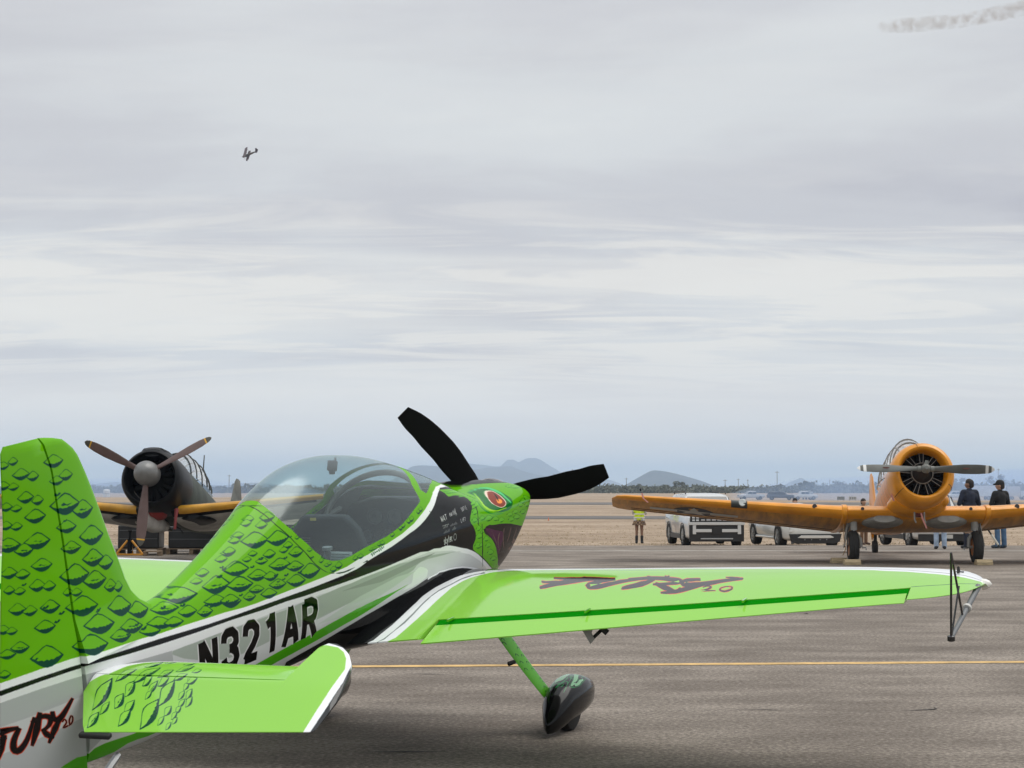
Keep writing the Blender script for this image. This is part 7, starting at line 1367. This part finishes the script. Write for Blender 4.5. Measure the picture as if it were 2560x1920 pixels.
def sedan():
    t = thing('sedan', 'low white sedan with a black lower bumper, parked right of the boxy suv', 'car', (9.40, 56.9, -.325), (0, 0, R(90 - 172.6)), 'cars parked beyond the apron edge'); B = lambda mb, n, m, sm=40, bev=0: mb.build(n, m, t, sm, bev)
    B(oval_loft([(2.46, .72, .36, .66, 5), (2.40, .84, .22, .74, 5), (2.15, .92, .20, .80, 5), (1.4, .95, .20, .88, 4.5), (0, .945, .20, .92, 4.5), (-1.5, .96, .20, .98, 4.5), (-2.2, .92, .24, 1.0, 4.5), (-2.42, .8, .34, .95, 4)], 36), 'body', pearl, 40)
    B(oval_loft([(1.25, .76, .80, .88, 4), (.3, .66, .82, 1.36, 4), (-.4, .64, .82, 1.42, 4), (-1.2, .63, .82, 1.36, 4), (-2.1, .72, .82, 1.0, 4)], 28), 'roof', pearl)
    quad(t, 'windscreen', win_m, [(1.16, -.62, .92), (1.16, .62, .92), (.42, .54, 1.32), (.42, -.54, 1.32)], .03)
    for s in (-1, 1):
        for x0, x1, x2, x3 in ((.8, .25, -.35, -.35), (-.42, -.42, -1.15, -1.5)): quad(t, 'side_window', win_m, [(x0, s * .77, .96), (x1, s * .70, 1.30), (x2, s * .69, 1.33), (x3, s * .79, .98)][::s], .012)
        for x in (1.47, -1.47): arch(t, x, s * .94, .42, trim_blk); wheel(t, x, s * .85, .36, .26)
        mb = MB(); mb.tube([(1.0, s * .955, .30), (-1.0, s * .965, .30)], [.03, .045], 6); B(mb, 'sill', pearl)
    P = lambda pts, n, m, x, d: (lambda mb: B(mb, n, m, None, .008))(MB().prism(pts, lambda u, v, dd: (dd, u, v), x, x + d))
    P([(-.87, .45), (.87, .45), (.80, .20), (.62, .14), (-.62, .14), (-.80, .20)], 'lower_bumper', trim_blk, 2.42, .07)
    P([(-.60, .33), (-.48, .405), (.48, .405), (.60, .345), (.56, .325), (.4, .315), (-.4, .315)], 'bumper_insert', pearl, 2.44, .08)
    P([(-.86, .50), (.86, .50), (.82, .56), (-.82, .56)], 'crease', pearl, 2.38, .07)
    for s in (-1, 1):
        P([(s * .55, .60), (s * .84, .60), (s * .84, .68), (s * .6, .66)][::s], 'headlamp', lamp, 2.37, .05)
        for q in (.14, .36): P([(s * q - .012, .255), (s * q + .012, .255), (s * q + .012, .285), (s * q - .012, .285)], 'fin', silver, 2.49, .02)
sedan()
def pickup(label, loc, heading, paint, kind='pickup', group='vehicles out on the far field'):
    t = thing('pickup_truck' if kind == 'pickup' else 'suv', label, 'truck' if kind == 'pickup' else 'car', loc, (0, 0, R(90 - heading)), group); B = lambda mb, n, m, sm=35, bev=0: mb.build(n, m, t, sm, bev)
    B(oval_loft([(2.92, .80, .55, 1.02, 6), (2.85, .93, .48, 1.12, 7), (1.5, .98, .45, 1.22, 7), (-2.7, .98, .48, 1.20, 7), (-2.85, .94, .55, 1.15, 7)], 28), 'body', paint)
    if kind == 'pickup':
        B(oval_loft([(1.45, .82, 1.10, 1.22, 5), (.75, .78, 1.12, 1.86, 6), (.5, .77, 1.12, 1.93, 6), (-.85, .77, 1.12, 1.92, 6), (-1.05, .80, 1.12, 1.25, 6)], 28), 'cab', paint)
        mb = MB(); mb.box((-1.95, 0, 1.206), (1.6, 1.7, .02)); B(mb, 'bed', trim_blk, None); wins = ((1.05, .72, .02, .02), (-.06, -.06, -.85, -.90))
    else:
        B(oval_loft([(1.45, .82, 1.10, 1.22, 5), (.75, .78, 1.12, 1.82, 6), (-2.3, .77, 1.12, 1.86, 6), (-2.75, .82, 1.12, 1.25, 6)], 28), 'cab', paint); wins = ((1.05, .72, .02, .02), (-.06, -.06, -1.1, -1.1), (-1.2, -1.2, -2.3, -2.5))
    quad(t, 'windscreen', win_m, [(1.38, -.70, 1.26), (1.38, .70, 1.26), (.82, .66, 1.80), (.82, -.66, 1.80)], .03)
    for s in (-1, 1):
        for x0, x1, x2, x3 in wins: quad(t, 'side_window', win_m, [(x0, s * .86, 1.28), (x1, s * .785, 1.78), (x2, s * .785, 1.80), (x3, s * .86, 1.28)][::s], .012)
        for x in (1.85, -1.80): arch(t, x, s * .97, .47, trim_blk); wheel(t, x, s * .86, .40, .26, 6)
        mb = MB(); mb.box((2.90, s * .72, .98), (.06, .26, .16)); B(mb, 'headlamp', lamp, None)
        mb = MB(); mb.box((-2.87, s * .82, 1.0), (.04, .12, .26)); B(mb, 'tail_lamp', mat('tail lamp red', (.35, .02, .02), .3), None)
    mb = MB(); mb.box((2.93, 0, .62), (.08, 1.8, .16)); B(mb, 'bumper', silver, None, .02); mb = MB(); mb.box((2.92, 0, .92), (.04, 1.1, .24)); B(mb, 'grille', trim_blk, None)
    return t
truck_silver = mat('silver truck paint', (.42, .44, .46), .3, coat=.6); truck_dark = mat('dark blue truck paint', (.05, .06, .085), .3, coat=.6)
pickup('white crew cab pickup parked side on at the far field, right of the bluish vehicles', (63.6, 370, -1.15), 78, white_car)
pickup('silver pickup with open bed facing left across the far field', (52.4, 372, -1.15), 262, truck_silver)
pickup('dark vehicle standing in blue smoke between the silver and white pickups', (57.2, 362, -1.13), 100, truck_dark, 'suv')
pickup('dark blocky car parked behind the nose of the white pickup', (67.4, 386, -1.17), 20, truck_dark, 'suv')
pickup('white crew cab truck beyond the black roofed suv, seen above it', (98.6, 378, -1.15), 265, white_car)
t = thing('box_trailer', 'long white box trailer parked at the far field edge behind the two men', 'trailer', (106.2, 378, -1.15), (0, 0, R(3)), 'vehicles out on the far field')
mb = MB(); mb.box((0, 0, 1.95), (7.0, 2.4, 2.3)); mb.build('box', mat('white trailer panel', (.66, .66, .65), .5, vary=.12, scale=1), t, None, .04)
mb = MB(); mb.box((0, -1.21, .78), (7.0, .03, .10)); mb.build('side_rail', silver, t, None)
for x in (-.5, .45): wheel(t, x, -1.0, .36, .22, 5); wheel(t, x, 1.0, .36, .22, 5)
mb = MB(); mb.tube([(3.5, 0, .6), (4.8, 0, .55)], .06, 6); mb.build('drawbar', trim_blk, t)
t = thing('box_truck', 'pale box truck standing right of the long white trailer', 'truck', (112.3, 380, -1.15), (0, 0, 0), 'vehicles out on the far field')
mb = MB(); mb.box((0, 0, 1.9), (2.3, 2.3, 2.1)); mb.build('box', mat('pale truck panel', (.55, .53, .50), .5), t, None, .04)
mb = MB(); mb.box((1.9, 0, 1.25), (1.3, 2.0, 1.4), None, 0, .8); mb.build('cab', white_car, t, None, .08)
for x in (-.6, 1.9): wheel(t, x, -.9, .38, .22, 5); wheel(t, x, .9, .38, .22, 5)
for i, (x, w, lb) in enumerate(((63.9, 1.45, 'left of two low grey boards standing out on the field'), (66.2, 1.5, 'right of two low grey boards standing out on the field'))):
    t = thing('sign_board', lb, 'sign', (x, 330, gz(330)), group='low boards out on the field'); mb = MB(); mb.box((0, 0, .55), (w, .12, .62)); mb.build('panel', mat('grey board', (.22, .24, .26), .6) if i == 0 else mat('pale board', (.42, .42, .42), .6), t, None, .02)
    for s in (-.4, .4): mb = MB(); mb.tube([(s * w, 0, -.05), (s * w, 0, .3)], .04, 6); mb.build('leg', steel, t)
    if i: 
        for s in (-.45, 0, .42): mb = MB(); mb.box((s, -.065, .55), (.16, .02, .4)); mb.build('marking', mat('board marking', (.16, .17, .18), .6), t, None)
t = thing('storage_tank', 'small white tank far off between the green fin and the black cowling', 'tank', (-114.6, 480, gz(480))); mb = MB(); mb.lathe([(0, .95), (1.9, .95), (2.15, .7), (2.25, 0)], (0, 0, 0), (0, 0, 1), 24); mb.build('shell', mat('white tank paint', (.66, .66, .64), .5), t)
mb = MB(); mb.lathe([(.9, .955), (.98, .97), (1.06, .955)], (0, 0, 0), (0, 0, 1), 24, cap=False); mb.build('band', steel, t)
t = thing('runway_marker', 'tiny orange runway light marker by the grey taxiway', 'runway light marker', (2.32, 108, gz(108))); t.scale = (.3, .3, .3); mb = MB(); mb.lathe([(.03, .15), (.5, .05), (.7, .025), (.7, 0)], (0, 0, 0), (0, 0, 1), 14); mb.build('cone', mat('cone orange', (.70, .13, .02), .6), t); mb = MB(); mb.box((0, 0, .02), (.38, .38, .04)); mb.build('base', trim_blk, t, None)  # runway light marker, modelled as a small orange cone

# ---------------------------------------------------------------- people
def caps(chains, voxel, grow=0.0):
    mb = MB()
    for ch in chains:
        for i in range(len(ch) - 1):
            (p0, r0), (p1, r1) = ch[i], ch[i + 1]; p0, p1 = Vector(p0), Vector(p1); d = p1 - p0; l = max(d.length, 1e-4); d = d / l; r0 += grow; r1 += grow
            prof = [(-r0 * math.cos(a), r0 * math.sin(a)) for a in np.linspace(.02, PI / 2, 6)] + [(l + r1 * math.sin(a), r1 * math.cos(a)) for a in np.linspace(0, PI / 2 - .02, 6)]
            mb.lathe(prof, p0, d, 14)
    me = mb.mesh('tmp', []); o = bpy.data.objects.new('tmp', me); COL.objects.link(o); md = o.modifiers.new('r', 'REMESH'); md.mode = 'VOXEL'; md.voxel_size = voxel; md.use_smooth_shade = True
    sm = o.modifiers.new('s', 'SMOOTH'); sm.iterations = 4; sm.factor = .5
    dg = bpy.context.evaluated_depsgraph_get(); res = bpy.data.meshes.new_from_object(o.evaluated_get(dg)); bpy.data.objects.remove(o); bpy.data.meshes.remove(me)
    return res
def person(label, loc, heading, H, skin, top, legs, shoes, hair_c, arms='front', turn=0, cap_c=None, skirt=None, vest=None, long_hair=False, sleeves=True, bare_legs=False, boots=None):
    t = thing('person', label, 'person', loc, (0, 0, R(90 - heading)), 'people standing around the orange plane'); k = H / 1.75; t.scale = (k, k, k)
    Q = lambda p: (Matrix.Rotation(R(turn), 3, 'Z') @ (Vector(p) - Vector((.01, 0, 1.5)))) + Vector((.01, 0, 1.5))
    def put(me, name, m, parent=t):
        me.materials.clear(); me.materials.append(m); me.name = name; o = bpy.data.objects.new(name, me); COL.objects.link(o); o.parent = parent; return o
    E, Wr = {}, {}
    for s in (-1, 1):
        if arms == 'front': E[s], Wr[s] = (.02, s * .28, 1.13), (.25, s * .07, 1.20)
        elif arms == 'up': E[s], Wr[s] = (.14, s * .24, 1.18), (.26, s * .08, 1.45)
        else: E[s], Wr[s] = (-.03, s * .245, 1.13), (.03, s * .25, .88)
    leg = [[((0, s * .09, .93), .088), ((.012, s * .10, .50), .058), ((-.005, s * .105, .10), .040)] for s in (-1, 1)]
    torso = [[((0, -.075, .97), .118), ((0, .075, .97), .118)], [((0, 0, .97), .13), ((0, 0, 1.14), .125), ((-.005, 0, 1.34), .135)], [((0, -.055, 1.10), .11), ((0, .055, 1.10), .11)], [((-.005, -.10, 1.32), .11), ((-.005, .10, 1.32), .11)], [((-.01, -.165, 1.425), .062), ((-.01, .165, 1.425), .062)]]
    arm = [[((-.01, s * .185, 1.41), .056), (E[s], .042), (Wr[s], .030)] for s in (-1, 1)]
    head = [[((-.01, 0, 1.44), .056), ((.008, 0, 1.55), .052)], [(Q((.0, 0, 1.645)), .092), (Q((.02, 0, 1.63)), .088)], [(Q((.04, 0, 1.575)), .058), (Q((.055, 0, 1.59)), .058)], [(Q((.10, 0, 1.635)), .014), (Q((.118, 0, 1.61)), .016)]] + [[(Q((0, s * .092, 1.635)), .016), (Q((0, s * .096, 1.605)), .014)] for s in (-1, 1)]
    hand = []
    for s in (-1, 1):
        w = Vector(Wr[s]); d = (w - Vector(E[s])).normalized(); sd = d.cross(Vector((0, 0, 1))).normalized(); up = sd.cross(d); hand.append([(w, .030), (w + d * .08, .036)])
        for q, (o, l) in enumerate(((-.028, .07), (-.009, .08), (.010, .075), (.028, .058))): b = w + d * .09 + up * o; hand.append([(b, .0115), (b + d * l * .55 + sd * .01, .011), (b + d * l * .85 + sd * .03, .010)])
        hand.append([(w + d * .03 - up * .03, .014), (w + d * .075 - up * .058 + sd * .02, .012)])
    foot = [[((-.03, s * .105, .055), .045), ((.12, s * .12, .04), .040), ((.19, s * .125, .035), .032)] for s in (-1, 1)]
    sk = mat(label[:12] + ' skin', skin, .55); body = put(caps(leg + torso + arm + head + hand + foot, .013), 'body', sk)
    put(caps([[(Q((.082, s * .035, 1.648)), .012), (Q((.086, s * .035, 1.648)), .012)] for s in (-1, 1)], .005), 'eyes', mat('eye dark', (.02, .015, .012), .3), t)
    tm = mat(label[:14] + ' top', top, .85, vary=.5, scale=9); put(caps(torso[1:] + [[((0, -.08, .93), .122), ((0, .08, .93), .122)]] + ([[c[0], c[1], ((Vector(c[2][0]) * .8 + Vector(c[1][0]) * .2), .036)] for c in arm] if sleeves else []) + [[((-.01, 0, 1.43), .066), ((-.005, 0, 1.475), .060)]], .014, .016), 'shirt', tm)
    if not bare_legs: put(caps([[((0, -.075, .97), .118), ((0, .075, .97), .118)]] + [[c[0], c[1], ((c[2][0][0], c[2][0][1], .07), .052)] for c in leg], .014, .014), 'trousers', mat(label[:14] + ' legs', legs, .85, vary=.35, scale=7))
    put(caps([[(p, r + .008) for p, r in f] for f in foot] + ([[((-.005, s * .105, .08), .055), ((0, s * .103, boots), .062)] for s in (-1, 1)] if boots else []), .012), 'shoes', mat(label[:12] + ' shoes', shoes, .6))
    hr = [[(Q((-.02, 0, 1.665)), .092), (Q((.0, 0, 1.68)), .090)], [(Q((-.045, 0, 1.60)), .068), (Q((-.04, 0, 1.64)), .075)]]
    if long_hair: hr += [[(Q((-.05, 0, 1.62)), .08), (Q((-.10, 0, 1.45)), .062), (Q((-.115, 0, 1.28)), .04)]]
    put(caps(hr, .011, .006), 'hair', mat(label[:12] + ' hair', hair_c, .75))
    if cap_c:
        put(caps([[(Q((-.012, 0, 1.685)), .098), (Q((.012, 0, 1.69)), .096)], [(Q((.09, -.04, 1.672)), .018), (Q((.165, 0, 1.662)), .014), (Q((.09, .04, 1.672)), .018)], [(Q((.07, 0, 1.675)), .03), (Q((.15, 0, 1.665)), .016)]], .009, .006), 'cap', mat('black cap', cap_c, .8))
    if vest:
        v = put(caps(torso[1:4] + [[((-.01, -.13, 1.42), .07), ((-.01, .13, 1.42), .07)]], .014, .032), 'safety_vest', mat('high visibility yellow', vest, .6))
        for z in (1.02, 1.16): mb = MB(); mb.lathe([(-.025, .0), (-.025, 1), (.025, 1), (.025, 0)], (0, 0, 0), (0, 0, 1), 24, cap=False); mb.v = [(x * .172, y * .218, z + c) for x, y, c in mb.v]; mb.build('reflective_band', mat('reflective grey', (.62, .64, .52), .35), v)
    if skirt:
        mb = MB(); n = 44; rr = []
        for z, r0 in ((1.02, .135), (.90, .19), (.72, .255)): rr.append([(math.cos(a) * r0 * (.85 + (.07 if i % 2 else -.07) * (z < .95)), math.sin(a) * r0 * (1.05 + (.07 if i % 2 else -.07) * (z < .95)), z) for i, a in enumerate(np.linspace(0, 2 * PI, n + 1)[:-1])])
        mb.loft(rr); so = mb.build('skirt', skirt, t)
    return t
pl = bpy.data.materials.new('plaid cloth'); pl.use_nodes = True; _n = pl.node_tree; _b = _n.nodes['Principled BSDF']; _b.inputs['Roughness'].default_value = .9
_tc = _n.nodes.new('ShaderNodeTexCoord'); _ck = _n.nodes.new('ShaderNodeTexChecker'); _ck.inputs['Scale'].default_value = 14; _ck.inputs['Color1'].default_value = (.30, .20, .12, 1); _ck.inputs['Color2'].default_value = (.08, .05, .04, 1); _n.links.new(_tc.outputs['Object'], _ck.inputs[0]); _n.links.new(_ck.outputs[0], _b.inputs['Base Color'])
TAN, BRN = (.42, .24, .16), (.22, .12, .075)
person('man in a black cap and black jacket with blue jeans, seen from behind', (13.02, 45.3, .003), 338, 1.78, TAN, (.010, .010, .012), (.075, .15, .26), (.05, .07, .09), (.03, .02, .015), 'front', 48, cap_c=(.008, .008, .009))
person('man in dark blue camouflage top with short hair, standing behind the orange wing', (12.12, 45.0, .003), 346, 1.82, BRN, (.016, .022, .042), (.016, .02, .035), (.02, .02, .02), (.02, .015, .012), 'front', 42)
person('person in pale blue jeans, legs showing beneath the orange plane\'s wing', (11.23, 44.6, .003), 12, 1.70, TAN, (.25, .25, .27), (.36, .46, .60), (.03, .03, .035), (.03, .02, .015), 'down')
person('short person in brown trousers standing behind the orange plane\'s wheel', (9.93, 48.0, .003), 150, 1.29, TAN, (.16, .11, .08), (.16, .085, .045), (.06, .03, .02), (.02, .015, .012), 'down')
person('person in a yellow safety vest and plaid skirt standing under the orange wing tip', (4.64, 62.0, -.43), 8, 1.62, BRN, (.55, .55, .55), (.1, .1, .1), (.010, .010, .010), (.035, .02, .014), 'up', 10, skirt=pl, vest=(.62, .80, .02), long_hair=True, bare_legs=True, boots=.28)
person('person whose dark hair just shows over the orange wing, behind the sedan', (10.03, 60.2, -.40), 190, 1.62, TAN, (.10, .10, .11), (.06, .06, .08), (.03, .03, .03), (.015, .012, .010), 'down')
t = thing('pole', 'dark pole with a white lower end, leaning between the two men', 'pole', (12.22, 44.75, .98)); d = Vector((.66, .1, -.97)); mb = MB(); mb.tube([(0, 0, 0), d * .62], .022, 8); mb.build('shaft', trim_blk, t); mb = MB(); mb.tube([d * .62, d * .9], .03, 8); mb.build('sleeve', mat('white sleeve', (.62, .60, .52), .6), t); mb = MB(); mb.tube([d * .9, d * 1.0], [.014, .008], 6); mb.build('tip', trim_blk, t)

# smoke: a low bluish drift over the far vehicles and a display trail high on the right
puff('smoke', [((44, 352, -.4), 3, .5), ((50, 352, .2), 14, 1.6), ((60, 350, .9), 20, 2.6), ((80, 350, 1.2), 24, 3.0), ((105, 352, 1.6), 26, 4.0), ((130, 352, 1.8), 26, 4.4), ((160, 352, 1.6), 20, 3.6), ((170, 352, 1.0), 6, 1.0)], volume_mat('low blue smoke', (.50, .68, 1.0), .024, (.05, .30, .62)))
puff('smoke', [((-150, 470, -.6), 6, .8), ((-135, 470, .6), 22, 2.4), ((-110, 470, 1.2), 26, 3.2), ((-85, 470, 1.0), 24, 3.0), ((-60, 470, .4), 14, 1.8), ((-50, 470, -.4), 4, .6)], bpy.data.materials['low blue smoke'])
puff('smoke_trail', [((113.6, 520, 144.6), .4, .5), ((115.5, 520, 144.9), 1.8, 2.0), ((122, 520, 145.2), 2.4, 2.4), ((131, 520, 145.9), 2.6, 2.4), ((139.5, 520, 146.6), 2.6, 2.2), ((148, 520, 148.2), 2.8, 2.4), ((156, 520, 150), 3.0, 2.6), ((170, 520, 153.5), 3.2, 3.0), ((190, 520, 158), 3.2, 3.0)], volume_mat('display smoke', (.56, .50, .45), .22, (.40, .42, .66)))
